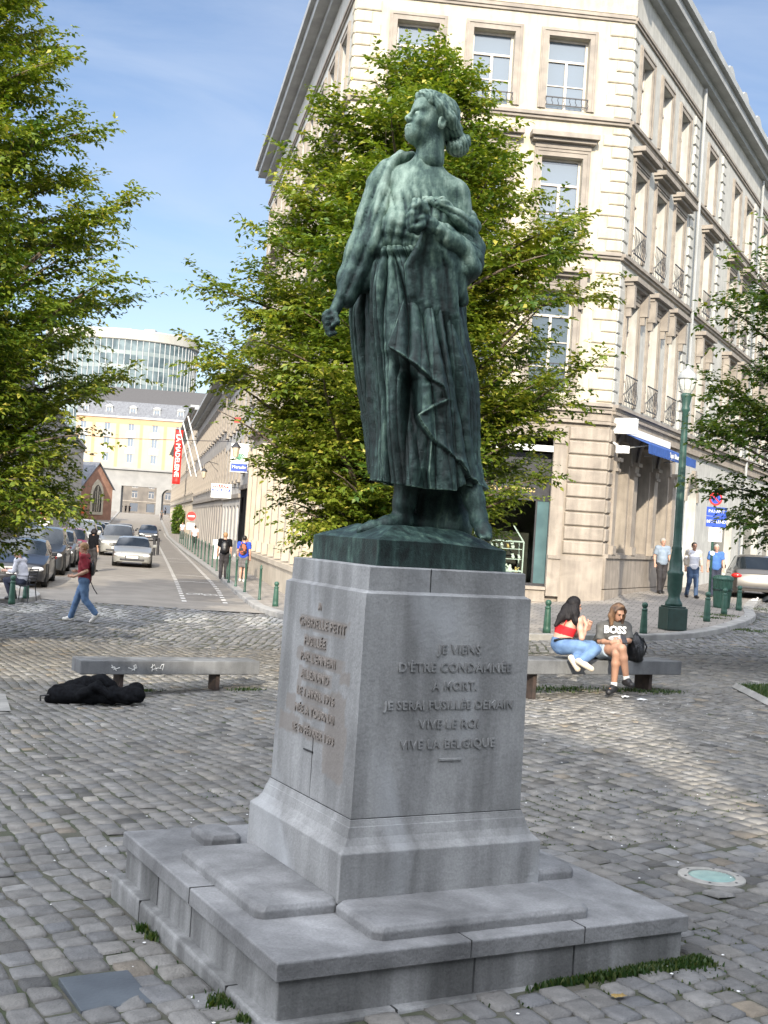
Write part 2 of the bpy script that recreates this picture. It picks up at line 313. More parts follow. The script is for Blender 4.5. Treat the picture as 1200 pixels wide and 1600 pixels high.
# ------------------------------------------------------------------ implicit surfaces
def vnoise(p, seed=0):
    """smooth value noise, p (...,3)"""
    i = np.floor(p).astype(np.int64); f = p-i; f = f*f*(3-2*f)
    def h(a, b, c):
        n = (a*374761393+b*668265263+c*2147483647+seed*974634777) & 0xffffffff
        n = ((n ^ (n >> 13))*1274126177) & 0xffffffff; return ((n ^ (n >> 16)) & 0xffff)/65535.0
    o = 0
    for dx in (0, 1):
        for dy in (0, 1):
            for dz in (0, 1):
                o = o+h(i[..., 0]+dx, i[..., 1]+dy, i[..., 2]+dz)*np.where(dx, f[..., 0], 1-f[..., 0])*np.where(dy, f[..., 1], 1-f[..., 1])*np.where(dz, f[..., 2], 1-f[..., 2])
    return o
class SDF:
    def __init__(s, res=0.01, k=0.03): s.res = res; s.k = k; s.p = []
    def cap(s, a, b, ra, rb=None, k=None, sub=False, cut=False):
        a = np.array(a, float); b = np.array(b, float); rb = ra if rb is None else rb
        def fn(q):
            d = b-a; L2 = max(d @ d, 1e-12); t = ((q-a) @ d)/L2; tc = np.clip(t, 0, 1)
            r = np.sqrt(((q-(a+tc[..., None]*d))**2).sum(-1))-(ra+(rb-ra)*tc)
            if cut: r = np.maximum(r, np.maximum(-t, t-1)*math.sqrt(L2))
            return r
        m = max(ra, rb); s.p.append((fn, np.minimum(a, b)-m, np.maximum(a, b)+m, s.k if k is None else k, sub)); return s
    def ell(s, c, r, rot=None, k=None, sub=False):
        c = np.array(c, float); r = np.array(r, float); Rm = np.array(rot.to_matrix() if rot is not None else np.eye(3))
        def fn(q):
            l = (q-c) @ Rm; k0 = np.sqrt(((l/r)**2).sum(-1)); k1 = np.sqrt(((l/(r*r))**2).sum(-1)); return k0*(k0-1)/np.maximum(k1, 1e-9)
        e = r.max() if rot is not None else r
        s.p.append((fn, c-e, c+e, s.k if k is None else k, sub)); return s
    def chain(s, pts, rs, k=None, cut=False):
        for i in range(len(pts)-1): s.cap(pts[i], pts[i+1], rs[i], rs[i+1], k)
        return s
    def mesh(s, name='surface', disp=None, clip=None, post=None):
        lo = np.min([p[1] for p in s.p], 0)-s.res*3-0.01; hi = np.max([p[2] for p in s.p], 0)+s.res*3+0.01
        n = np.ceil((hi-lo)/s.res).astype(int)+1
        F = np.full(n, 1.0, np.float32)
        ax = [lo[i]+np.arange(n[i])*s.res for i in range(3)]
        for fn, a, b, k, sub in s.p:
            mg = k+s.res*2+0.01
            i0 = np.maximum(((a-mg-lo)/s.res).astype(int), 0); i1 = np.minimum(((b+mg-lo)/s.res).astype(int)+2, n)
            X, Y, Z = np.meshgrid(ax[0][i0[0]:i1[0]], ax[1][i0[1]:i1[1]], ax[2][i0[2]:i1[2]], indexing='ij')
            d = fn(np.stack([X, Y, Z], -1)); sl_ = tuple(slice(i0[j], i1[j]) for j in range(3)); A = F[sl_]
            if sub:
                h = np.clip(0.5-0.5*(A+d)/k, 0, 1); F[sl_] = A*(1-h)-d*h+k*h*(1-h)
            else:
                h = np.clip(0.5+0.5*(A-d)/k, 0, 1); F[sl_] = A*(1-h)+d*h-k*h*(1-h)
        if disp is not None or clip is not None:
            m = np.abs(F) < 0.08; idx = np.argwhere(m); q = lo+idx*s.res
            if disp is not None: F[m] += disp(q).astype(np.float32)
            if clip is not None: F[m] = np.maximum(F[m], clip(q).astype(np.float32))
            if clip is not None:
                m2 = F < -0.079; idx = np.argwhere(m2)
                if len(idx): F[m2] = np.maximum(F[m2], clip(lo+idx*s.res).astype(np.float32))
        F[0] = F[-1] = 1; F[:, 0] = F[:, -1] = 1; F[:, :, 0] = F[:, :, -1] = 1
        S = F < 0; c = np.zeros(n-1, np.int8)
        for dx in (0, 1):
            for dy in (0, 1):
                for dz in (0, 1): c += S[dx:n[0]-1+dx, dy:n[1]-1+dy, dz:n[2]-1+dz]
        cells = np.argwhere((c > 0) & (c < 8)); ids = np.full(n-1, -1, np.int32); ids[tuple(cells.T)] = np.arange(len(cells))
        acc = np.zeros((len(cells), 3)); cnt = np.zeros(len(cells))
        cor = [(0, 0, 0), (1, 0, 0), (0, 1, 0), (1, 1, 0), (0, 0, 1), (1, 0, 1), (0, 1, 1), (1, 1, 1)]
        for i in range(8):
            for j in range(i+1, 8):
                df = np.abs(np.array(cor[i])-cor[j])
                if df.sum() != 1: continue
                a = F[tuple((cells+cor[i]).T)]; b = F[tuple((cells+cor[j]).T)]; m = (a < 0) != (b < 0)
                t = np.where(m, a/np.where(m, a-b, 1), 0)
                pt = np.array(cor[i])+(np.array(cor[j])-cor[i])*t[:, None]; acc[m] += pt[m]; cnt[m] += 1
        V = lo+(cells+acc/cnt[:, None])*s.res
        quads = []
        for ax_ in range(3):
            o1, o2 = [(1, 2), (2, 0), (0, 1)][ax_]
            sl1 = [slice(None)]*3; sl2 = [slice(None)]*3; sl1[ax_] = slice(0, -1); sl2[ax_] = slice(1, None)
            A = S[tuple(sl1)]; B = S[tuple(sl2)]; e = np.argwhere(A != B)
            e = e[(e[:, o1] > 0) & (e[:, o2] > 0) & (e[:, o1] < n[o1]-1) & (e[:, o2] < n[o2]-1)]
            q = []
            for (s1, s2) in ((0, 0), (-1, 0), (-1, -1), (0, -1)):
                g = e.copy(); g[:, o1] += s1; g[:, o2] += s2; q.append(ids[tuple(g.T)])
            q = np.stack(q, 1); fl = A[tuple(e.T)]
            q[~fl] = q[~fl][:, ::-1]; quads.append(q)
        Q = np.concatenate(quads)
        if post is not None: V = post(V)
        return npmesh(name, V, Q)
def set_attr(me, name, arr, kind='FLOAT'):
    a = me.attributes.new(name, kind, 'POINT')
    a.data.foreach_set('value' if kind == 'FLOAT' else 'color', np.asarray(arr, np.float32).ravel())
# ------------------------------------------------------------------ ground, road, pavement
def in_poly(x, y, poly):
    x = np.asarray(x); y = np.asarray(y); r = np.zeros(x.shape, bool); n = len(poly)
    for i in range(n):
        x0, y0 = poly[i]; x1, y1 = poly[(i+1) % n]
        c = ((y0 > y) != (y1 > y)) & (x < (x1-x0)*(y-y0)/((y1-y0) if y1 != y0 else 1e-9)+x0); r ^= c
    return r
def dense(poly, step, closed=True):
    out = []; n = len(poly)
    for i in range(n if closed else n-1):
        a = Vector(poly[i][:2]); b = Vector(poly[(i+1) % n][:2]); k = max(1, int((b-a).length/step))
        for j in range(k): out.append(tuple(a.lerp(b, j/k)))
    if not closed: out.append(tuple(poly[-1][:2]))
    return out
def smooth_line(pts, it=2):
    p = [Vector(q[:2]) for q in pts]
    for _ in range(it):
        o = [p[0]]
        for i in range(len(p)-1): o += [p[i].lerp(p[i+1], .25), p[i].lerp(p[i+1], .75)]
        o.append(p[-1]); p = o
    return [tuple(q) for q in p]
def sheet(name, poly, dz, mat, step=1.5, parent=None, attrs=None):
    b = dense(poly, step); xs = [p[0] for p in b]; ys = [p[1] for p in b]
    gx, gy = np.meshgrid(np.arange(min(xs), max(xs), step), np.arange(min(ys), max(ys), step)); gx = gx.ravel(); gy = gy.ravel()
    m = in_poly(gx, gy, b); pts = [Vector(p) for p in b]
    bb = np.array(b)
    for x, y in zip(gx[m], gy[m]):
        if np.min((bb[:, 0]-x)**2+(bb[:, 1]-y)**2) > (step*.3)**2: pts.append(Vector((x, y)))
    nb = len(b)
    r = delaunay_2d_cdt(pts, [], [list(range(nb))], 1, 1e-5)
    v2 = np.array([(p.x, p.y) for p in r[0]]); z = gza(v2[:, 0], v2[:, 1])+dz
    f = [tuple(t) for t in r[2]]
    me = bpy.data.meshes.new(name); me.from_pydata([(a, c, d) for (a, c), d in zip(v2.tolist(), z.tolist())], [], f); me.update()
    import bmesh
    q = bmesh.new(); q.from_mesh(me); bmesh.ops.recalc_face_normals(q, faces=q.faces)
    if sum(t.normal.z for t in q.faces) < 0: bmesh.ops.reverse_faces(q, faces=q.faces)
    q.to_mesh(me); q.free()
    return link(name, me, mat, parent, smooth=True)
def SX(o, Y): return (o-0.194*Y, Y)            # street coordinates: offset o from the street's vanishing line at distance Y
mt['soil'] = M('joint_sand_and_moss', (0.095, 0.088, 0.072), (0.05, 0.062, 0.03), 0.95, 3.5, 0.5, 60, detail=9)
mt['cobble'] = attr_mul(M('cobblestone', (1.0, 1.0, 1.0), (0.72, 0.72, 0.72), 0.62, 11, 0.45, 70, detail=8), 'tone')
mt['asphalt'] = M('worn_asphalt', (0.25, 0.228, 0.198), (0.19, 0.172, 0.15), 0.85, 1.3, 0.35, 90, detail=9)
mt['lane'] = M('darker_lane_asphalt', (0.205, 0.185, 0.16), (0.155, 0.14, 0.122), 0.85, 2.0, 0.35, 90, detail=9)
def paving_mat():
    m, n, b = newmat('pavement_slabs'); setin(b, 'Roughness', .85)
    t = n.nodes.new('ShaderNodeTexCoord'); mp_ = n.nodes.new('ShaderNodeMapping'); mp_.inputs['Rotation'].default_value = (0, 0, 0.3); n.links.new(t.outputs['Object'], mp_.inputs[0])
    br = n.nodes.new('ShaderNodeTexBrick'); br.inputs['Scale'].default_value = 1; br.inputs['Brick Width'].default_value = .3; br.inputs['Row Height'].default_value = .3
    br.inputs['Mortar Size'].default_value = .012; br.inputs['Color1'].default_value = (.28, .253, .222, 1); br.inputs['Color2'].default_value = (.22, .20, .175, 1); br.inputs['Mortar'].default_value = (.12, .105, .09, 1)
    n.links.new(mp_.outputs[0], br.inputs[0])
    no = n.nodes.new('ShaderNodeTexNoise'); no.inputs['Scale'].default_value = 1.2; no.inputs['Detail'].default_value = 8; n.links.new(t.outputs['Object'], no.inputs[0])
    r = n.nodes.new('ShaderNodeValToRGB'); r.color_ramp.elements[0].color = (.7, .7, .7, 1); r.color_ramp.elements[1].color = (1.25, 1.25, 1.25, 1); n.links.new(no.outputs[0], r.inputs[0])
    x = n.nodes.new('ShaderNodeMixRGB'); x.blend_type = 'MULTIPLY'; x.inputs[0].default_value = 1; n.links.new(br.outputs[0], x.inputs[1]); n.links.new(r.outputs[0], x.inputs[2]); n.links.new(x.outputs[0], b.inputs['Base Color'])
    bp = n.nodes.new('ShaderNodeBump'); bp.inputs['Strength'].default_value = .4; bp.inputs['Distance'].default_value = .01; n.links.new(br.outputs['Fac'], bp.inputs['Height']); bp.invert = True; n.links.new(bp.outputs[0], b.inputs['Normal'])
    return m
mt['paving'] = paving_mat()
mt['kerb'] = M('kerb_stone', (0.34, 0.33, 0.31), (0.22, 0.215, 0.205), 0.85, 3, 0.3, 40, detail=8)
# base ground to the horizon
ax_x = np.concatenate([np.linspace(-1500, -80, 12), np.arange(-60, -16, 4), np.arange(-16, 20, .8), np.arange(20, 64, 4), np.linspace(80, 1500, 12)])
ax_y = np.concatenate([np.linspace(-300, -62, 5), np.arange(-58, -2, 4), np.arange(0, 60, .8), np.arange(60, 260, 5), [300, 400, 600, 1000, 1700, 2600]])
gx, gy = np.meshgrid(ax_x, ax_y); gxx = gx.ravel(); gyy = gy.ravel()
vz = gza(gxx, gyy)-0.015; nx_, ny_ = len(ax_x), len(ax_y)
ii, jj = np.meshgrid(np.arange(nx_-1), np.arange(ny_-1)); a_ = (jj*nx_+ii).ravel()
tag(link('ground', npmesh('ground', np.stack([gxx, gyy, vz], 1), np.stack([a_, a_+1, a_+1+nx_, a_+nx_], 1)), mt['soil'], smooth=True), kind='structure')
# kerb lines (world coordinates on the terrain)
kerb_R = [SX(3.2, 252), SX(2.9, 150), SX(2.75, 90), SX(3.1, 55), (-4.6, 40.3), (-2.9, 32.4), (-0.2, 27.6), (3.1, 25.4), (5.9, 27.0), (8.0, 29.0), (10.2, 33.2), (11.0, 36.5), (12.4, 40.5), (15.8, 48.5), (24, 65), (44, 105)]
kR = smooth_line(kerb_R)
wallR = [(48, 119), (6.4, 36), (-1.71, 35.2), SX(5.1, 252)]
kerb_L = [SX(-4.8, 252), SX(-4.8, 60), SX(-4.8, 40), SX(-4.7, 38.6), SX(-3.6, 37.2), (-9.3, 34.6), (-9.1, 32.6), (-10.6, 30.6), (-14, 28.6), (-22, 27.5)]
kL = smooth_line(kerb_L)
farL = [(-30, 29), SX(-9.5, 45), SX(-9.5, 252)]
tag(sheet('pavement', kR+[(48, 104)]+wallR, 0.105, mt['paving'], 2.0), kind='structure')
tag(sheet('pavement', kL+farL, 0.105, mt['paving'], 2.5), kind='structure')
def kerb(line, side, wdt=0.3):
    pts = dense(line, 1.0, False); n = len(pts); mb = MB()
    for i in range(n):
        a = Vector(pts[max(i-1, 0)]); b = Vector(pts[min(i+1, n-1)]); t = (b-a).normalized(); nn = Vector((-t.y, t.x))*side
        p = Vector(pts[i]); q = p+nn*wdt
        z = gz(p.x, p.y); zq = gz(q.x, q.y)
        mb.v += [(p.x, p.y, z-.06), (p.x, p.y, z+.10), (p.x+nn.x*.02, p.y+nn.y*.02, z+.122), (q.x, q.y, zq+.122), (q.x, q.y, zq+.05)]
    for i in range(n-1):
        for k in range(4): a = i*5+k; mb.f.append((a, a+5, a+6, a+1))
    return tag(mb.build('kerb', mt['kerb']), kind='structure')
kerb(kR, 1); kerb(kL, -1)
# asphalt
tag(sheet('road', [SX(-4.8, 252)]+[SX(-4.8, y) for y in (200, 120, 80, 60, 40)]+[(-13, 38), (-11, 34.2), (-2.9, 33.5), (-2.4, 34.5), (-4.0, 40), SX(4.2, 55), SX(4.0, 90), SX(4.0, 150), SX(4.2, 252)], 0.0, mt['asphalt'], 2.0), kind='structure')
tag(sheet('bike_lane', [SX(1.45, 37), SX(1.45, 90), SX(1.5, 180), SX(2.7, 180), SX(2.45, 90), SX(2.7, 55), SX(2.6, 37)], 0.005, mt['lane'], 2.0), kind='structure')
tag(sheet('road', [SX(-4.8, 252), (-90, 252), (-90, 420), (-30, 420), SX(5.1, 252)], 0.0, mt['asphalt'], 9.0), kind='structure')
# painted markings on the asphalt
mk = MB()
def quad_on(mb, c, t, ln, wd, dz=.009):
    t = Vector(t).normalized(); n_ = Vector((-t.y, t.x)); vs = []
    for a, b in ((-1, -1), (1, -1), (1, 1), (-1, 1)):
        p = Vector(c)+t*(a*ln/2)+n_*(b*wd/2); vs.append((p.x, p.y, gz(p.x, p.y)+dz))
    mb.add(vs, [(0, 1, 2, 3)])
st = (-.194, 1)
y = 36.6
while y < 150:
    quad_on(mk, SX(1.38, y), st, .5, .14)
    quad_on(mk, SX(2.72 if y > 42 else 2.72-.02*(42-y), y+.3), st, .5, .14); y += 1.0
for Y in (46, 50.5, 64, 69): # chevrons
    for sgn in (-1, 1):
        a = SX(2.05+sgn*.28, Y-.2); quad_on(mk, a, (1, -sgn*.45+.19), .62, .13, .013)
tag(mk.build('lane_marking', mt['markwhite']), kind='structure')
bk = MB()                                              # bicycle pictogram
def ring_on(mb, cx, cy, r, wd, dz=.013, n=18, st_=1.8):
    for k in range(n):
        a = 2*math.pi*k/n; b = 2*math.pi*(k+1)/n; vs = []
        for rr, t in ((r-wd/2, a), (r+wd/2, a), (r+wd/2, b), (r-wd/2, b)):
            x = cx+rr*math.cos(t); y_ = cy+rr*math.sin(t)*st_; vs.append((x, y_, gz(x, y_)+dz))
        mb.add(vs, [(0, 1, 2, 3)])
c = Vector(SX(2.05, 39.6)); ring_on(bk, c.x-.28, c.y, .2, .06); ring_on(bk, c.x+.28, c.y, .2, .06)
for a, b in (((-.28, 0), (-.1, .5)), ((-.1, .5), (.2, .5)), ((.2, .5), (.28, 0)), ((-.1, .5), (.02, 0)), ((.02, 0), (.2, .5))):
    p = c+Vector(a); q = c+Vector(b); quad_on(bk, (p+q)/2, q-p, (q-p).length, .06, .013)
tag(bk.build('bicycle_marking', mt['markwhite']), kind='structure')
# zebra patches (world polygons) painted over the setts
zebra = []
for x0 in (-13.4, -11.15, -9.1, -7.1, -5.15, -3.2):
    zebra.append([(x0, 29.6), (x0+1.0, 29.6), (x0+.75, 32.3), (x0-.25, 32.3)])
def cobbles(name, poly, yaw, su, sv, joint, seed, nu=4, cen=(0, 0), pal=((.25, .245, .24), (.175, .172, .17)), paint=None, bulge=1.0, mask=None, amp=1.0, lift=0.0):
    rs = np.random.RandomState(seed); c, s = math.cos(yaw), math.sin(yaw)
    pa = np.array(poly)-np.array(cen); uu = pa[:, 0]*c+pa[:, 1]*s; vv = -pa[:, 0]*s+pa[:, 1]*c
    Cs = []; Hs = []
    i = 0; u = uu.min()
    while u < uu.max():
        wu = su*(1+rs.uniform(-.09, .09)); v = vv.min()+rs.uniform(0, sv)
        while v < vv.max():
            wv = sv*rs.uniform(.72, 1.22); Cs.append((u+wu/2, v+wv/2)); Hs.append((wu/2-joint/2, wv/2-joint/2)); v += wv
        u += wu
    Cs = np.array(Cs); Hs = np.array(Hs)
    wx = cen[0]+Cs[:, 0]*c-Cs[:, 1]*s; wy = cen[1]+Cs[:, 0]*s+Cs[:, 1]*c
    m = in_poly(wx, wy, poly)
    if mask is not None: m &= mask(wx, wy)
    Cs = Cs[m]; Hs = Hs[m]; wx = wx[m]; wy = wy[m]; N = len(Cs)
    if nu == 4: g = np.array([-1, -.87, .87, 1]); hh = np.array([1, 0, 0, 1])
    else: g = np.array([-1, -.91, -.55, .55, .91, 1]); hh = np.array([1, .10, 0, 0, .10, 1])
    k = len(g); GU, GV = np.meshgrid(g, g, indexing='ij'); HU, HV = np.meshgrid(hh, hh, indexing='ij'); drop = np.maximum(HU, HV)+.25*HU*HV
    # rounded corners: pull the corners in
    pull = 1-.09*(np.abs(GU)**4*np.abs(GV)**4)
    jit = rs.normal(0, .008*amp, (N, 2, 2, 2))
    a = (GU+1)/2; b = (GV+1)/2
    J = (jit[:, None, None, 0, 0]*((1-a)*(1-b))[None, ..., None]+jit[:, None, None, 1, 0]*(a*(1-b))[None, ..., None]+jit[:, None, None, 0, 1]*((1-a)*b)[None, ..., None]+jit[:, None, None, 1, 1]*(a*b)[None, ..., None])
    U = Cs[:, 0, None, None]+GU*pull*Hs[:, 0, None, None]+J[..., 0]; V = Cs[:, 1, None, None]+GV*pull*Hs[:, 1, None, None]+J[..., 1]
    # wander of the whole laying pattern
    U = U+.03*np.sin(V*1.3+1)+.015*np.sin(V*3.1); V = V+.03*np.sin(U*1.1)+.012*np.sin(U*2.7+2)
    X = cen[0]+U*c-V*s; Y = cen[1]+U*s+V*c
    tilt = rs.normal(0, .022*amp, (N, 2)); hgt = rs.normal(0, .004*amp, N)
    Z = gza(X, Y)+lift+hgt[:, None, None]+tilt[:, 0, None, None]*GU*Hs[:, 0, None, None]+tilt[:, 1, None, None]*GV*Hs[:, 1, None, None]-drop*.017-.003*bulge*(GU**2+GV**2)*.5
    Z = Z+rs.normal(0, .0012, Z.shape)
    verts = np.stack([X, Y, Z], -1).reshape(-1, 3)
    q = []
    for i in range(k-1):
        for j in range(k-1): q.append((i*k+j, (i+1)*k+j, (i+1)*k+j+1, i*k+j+1))
    q = np.array(q); F = (np.arange(N)[:, None, None]*(k*k)+q[None]).reshape(-1, 4)
    me = npmesh(name, verts, F)
    t = rs.uniform(0, 1, N)**1.2; colr = np.array(pal[0])[None]*t[:, None]+np.array(pal[1])[None]*(1-t[:, None])
    colr *= (1+rs.normal(0, .06, (N, 1))); hue = rs.normal(0, .02, (N, 1)); colr = colr*(1+np.concatenate([hue, hue*.3, -hue], 1))
    pt = vnoise(np.stack([wx*.7, wy*.55, 0*wx+seed], -1), 3)*.6+vnoise(np.stack([wx*2.3, wy*2.1, 0*wx+2.], -1), 4)*.4; colr *= (.78+.44*pt)[:, None]
    od = rs.uniform(0, 1, N); colr[od > .965] *= .55; colr[od < .03] *= 1.35; mm = (od > .03) & (od < .055); colr[mm] *= np.array([1.18, 1.05, .88])
    if paint is not None:
        pm = np.zeros(N, bool)
        for pl in paint: pm |= in_poly(wx, wy, pl)
        pm &= rs.uniform(0, 1, N) < .9; colr[pm] = np.array([.43, .42, .395])*rs.uniform(.6, 1.05, (pm.sum(), 1))
    ca = np.concatenate([np.repeat(colr, k*k, 0), np.ones((N*k*k, 1))], 1)
    set_attr(me, 'tone', ca, 'FLOAT_COLOR')
    return tag(link(name, me, mt['cobble'], smooth=True), kind='structure')
YAW = 0.4906; E1 = Vector((math.cos(YAW), math.sin(YAW), 0)); E2 = Vector((-math.sin(YAW), math.cos(YAW), 0))
PC = Vector((0.1375, 6.569, 0))                                 # pedestal axis
UN = 1.10
def ped_mask(x, y):
    a = (x-PC.x)*E1.x+(y-PC.y)*E1.y; b = (x-PC.x)*E2.x+(y-PC.y)*E2.y; return np.maximum(abs(a), abs(b)) > 1.06*UN
FEAT = {}
FEAT['plate'] = G(165, 1547); FEAT['spot'] = G(1112, 1371)
def hole(x, y):
    m = ped_mask(x, y)
    p = FEAT['plate']; a = (x-p.x)*E1.x+(y-p.y)*E1.y; b = (x-p.x)*E2.x+(y-p.y)*E2.y; m &= ~((abs(a) < .175) & (abs(b) < .205))
    s_ = FEAT['spot']; m &= np.hypot(x-s_.x, y-s_.y) > .20
    a = (x-PC.x)*E1.x+(y-PC.y)*E1.y
    m &= ~in_poly(x, y, LAWN); m &= ~in_poly(x, y, SLAB)
    return m
lw = [G(1150, 1074), G(1290, 1074), G(1420, 1135), G(1250, 1125)]; LAWN = [(p.x, p.y) for p in lw]
sb = [G(-60, 1087), G(8, 1084), G(17, 1111), G(-60, 1113)]; SLAB = [(p.x, p.y) for p in sb]
near = [(-3.5, 2.6), (3.4, 2.6), (5.5, 8.5), (-5.6, 8.5)]
mid = [(-5.6, 8.5), (5.5, 8.5), (9.5, 19), (11, 23.8), (6, 23.8), (3, 22.8), (0, 23.6), (-12, 24.6), (-10, 19)]
cobbles('cobbled_square', near, YAW, .147, .185, .011, 3, 6, mask=hole, pal=((.215, .207, .194), (.140, .136, .130)))
cobbles('cobbled_square', mid, YAW, .147, .185, .012, 4, 4, mask=hole, pal=((.235, .222, .202), (.160, .153, .142)))
# darker setts of the crossing and the side street
def not_pave(x, y): return ~(in_poly(x, y, kR+[(48, 104)]+wallR) | in_poly(x, y, kL+farL))
cross = [(-14, 24.7), (0, 23.7), (3, 22.9), (6.2, 23.9), (11.2, 23.9), (15, 30), (22, 44), (30, 58), (18, 58), (12, 42), (-3.4, 33.7), (-12.5, 34.3), (-24, 28), (-24, 25)]
cobbles('cobbled_street', cross, -0.05, .17, .21, .026, 5, 4, pal=((.235, .23, .225), (.15, .15, .15)), paint=zebra, mask=not_pave, amp=1.6, bulge=2)
ed = MB()
for a, b in ((0, 1), (1, 2), (2, 3), (3, 0)):
    p = Vector(LAWN[a]); q = Vector(LAWN[b]); ed.tube([(p.x, p.y, gz(*p)+.0), (q.x, q.y, gz(*q)+.0)], .07, 4)
tag(ed.build('lawn_edging', mt['kerb']), kind='structure')
tag(sheet('lawn', LAWN, 0.01, mt['soil'], .5), kind='structure')
def blades(name, pts, hmin, hmax, label, wd=.008, seed=1, kind='stuff', cat='grass', lean=.5):
    rs = np.random.RandomState(seed); N = len(pts); p = np.array(pts); a = rs.uniform(0, 2*np.pi, N); h = rs.uniform(hmin, hmax, N); l = rs.uniform(0, lean, N)
    d = np.stack([np.cos(a), np.sin(a), 0*a], 1); s = np.stack([-np.sin(a), np.cos(a), 0*a], 1)
    ww = wd*rs.uniform(.6, 1.3, N)[:, None]
    z = np.array([0, 0, 1.])
    v0 = p-s*ww; v1 = p+s*ww; v2 = p+d*(l*h*.45)[:, None]+z*(h*.6)[:, None]+s*ww*.8; v3 = p+d*(l*h*.45)[:, None]+z*(h*.6)[:, None]-s*ww*.8; v4 = p+d*(l*h)[:, None]+z*h[:, None]*(.95)
    v4b = v4+s*.0005
    V = np.stack([v0, v1, v2, v3, v4, v4b], 1).reshape(-1, 3)
    F = (np.arange(N)[:, None, None]*6+np.array([(0, 1, 2, 3), (3, 2, 5, 4)])[None]).reshape(-1, 4)
    me = npmesh(name, V, F); set_attr(me, 'tint', np.repeat(rs.uniform(0, 1, N), 6))
    return tag(link(name, me, mt['grass']), label, cat, kind=kind)
rs = np.random.RandomState(5); pts = []
while len(pts) < 16000:
    x = rs.uniform(min(p[0] for p in LAWN), max(p[0] for p in LAWN)); y = rs.uniform(min(p[1] for p in LAWN), max(p[1] for p in LAWN))
    if in_poly(x, y, LAWN): pts.append((x, y, gz(x, y)+.005))
blades('grass', pts, .03, .09, 'short green grass inside the stone edging at the right', .006)
def on_ped(a, b): # a along E1, b along E2 from the pedestal axis
    q = PC+E1*a+E2*b; return (q.x, q.y, gz(q.x, q.y)-.015)
pts = []
for i in range(3600):                                            # weeds along the right-hand foot of the steps
    a = .1+1.06*rs.beta(2.2, 1.0); spread = .035+.10*max(0, (a-.35)); pts.append(on_ped(a, -1.09*1.03-abs(rs.normal(0, spread*.55))))
blades('weeds', pts, .010, .045, 'low green weeds growing along the foot of the monument steps', .007, 7)
pts = []
for (b0, n_, sp_) in ((.42, 160, .025), (.27, 130, .022), (-.72, 330, .04), (-.95, 120, .02)):
    for i in range(n_): pts.append(on_ped(-1.15-abs(rs.normal(0, sp_)), b0+rs.normal(0, sp_)))
blades('weed_tufts', pts, .015, .05, 'small weed tufts in the joint left of the monument', .006, 8)
pts = []
for px, py, n_, s_ in ((1010, 1080, 420, .25), (600*0+880, 1078, 300, .35), (845, 1077, 250, .3), (222, 1080, 160, .12), (385, 1078, 150, .12), (1165, 985, 500, .35), (1128, 968, 380, .3), (1112, 972, 200, .2), (1190, 1000*0+958, 300, .6)):
    g = G(px, py)
    for i in range(n_):
        x = g.x+rs.normal(0, s_); y = g.y+rs.normal(0, s_*.5); pts.append((x, y, gz(x, y)-.005+(.11 if py < 975 else 0)))
blades('weed_tufts', pts, .015, .05, 'sparse weeds around the benches and the bollards', .008, 9)
# moss in the joints of the nearest setts
pts = []
for i in range(15000):
    x = rs.uniform(-3.6, 4.2); y = rs.uniform(3.9, 10.5)
    if vnoise(np.array([[x*1.1, y*.8, 3.3]]))[0] > .56 and ped_mask(x, y): pts.append((x, y, gz(x, y)-.016))
blades('joint_moss', pts, .008, .022, 'green moss growing in the joints of the cobbles', .007, 10, cat='moss')
# slab cover at the left, dark plate, ground spot lamp
p = FEAT['plate']; mb = MB(); mb.box(-.16, .16, -.2, .2, -.03, .004)
tag(mb.build('pavement_plate', M('blue_slate_plate', (.10, .115, .13), (.065, .075, .088), .55, 3, .15, 50, detail=9), None, (p.x, p.y, p.z), YAW, bevel=.004), 'dark blue grey rectangular slab set flush in the cobbles at lower left', 'slab')
tag(sheet('stone_slab', SLAB, 0.004, mt['kerb'], .4), 'pale flat stone slab at the left edge near the black bag', 'slab')
p = FEAT['spot']; gs = empty('ground_light', (p.x, p.y, p.z), 0, 'round frosted glass lamp set into the cobbles right of the steps', 'ground light')
mb = MB(); mb.lathe([(.205, -.03), (.205, .006), (.20, .010), (.145, .012), (.143, .004), (.143, -.02)], n=40); mb.build('rim', M('steel_ring', (.42, .40, .36), (.28, .27, .25), .5, 12, .1), gs, smooth=False)
mb = MB(); mb.lathe([(.142, -.02), (.142, .006), (.12, .010), (.06, .012), (.001, .0125)], n=40); mb.build('glass_disc', M('frosted_aqua_glass', (.30, .44, .40), (.22, .34, .32), .25, 9, .1), gs, smooth=True)
mb = MB()
for k in range(6):
    a = k*math.pi/3+.2; mb.lathe([(.009, 0), (.009, .013), (.004, .015)], (.174*math.cos(a), .174*math.sin(a), 0), 8)
mb.build('bolt', mt['darkframe'], gs)
# ------------------------------------------------------------------ monument
def uz(v): return v*UN
base_z = gz(PC.x, PC.y)
ZB = dict(ground=-2.5, course=-1.855*UN, mid=-1.70*UN, slab=-1.632*UN)
ped = empty('monument_pedestal', (PC.x, PC.y, base_z), YAW, 'grey stone pedestal on broad steps carrying raised French inscription', 'pedestal')
def z_(v): return v-base_z
def ring(h, z): return [(-h, -h, z), (h, -h, z), (h, h, z), (-h, h, z)]
def stackmesh(prof, name, mat, bevel=.006, seg=2, sub=0):
    mb = MB(); vs = []
    for h, z in prof: vs += ring(h, z)
    fs = [(3, 2, 1, 0)]
    for i in range(len(prof)-1):
        for k in range(4): a = i*4+k; b = i*4+(k+1) % 4; fs.append((a, b, b+4, a+4))
    n = (len(prof)-1)*4; fs.append((n, n+1, n+2, n+3)); mb.add(vs, fs)
    return mb.build(name, mat, ped, bevel=bevel, seg=seg)
H = lambda u: u*UN
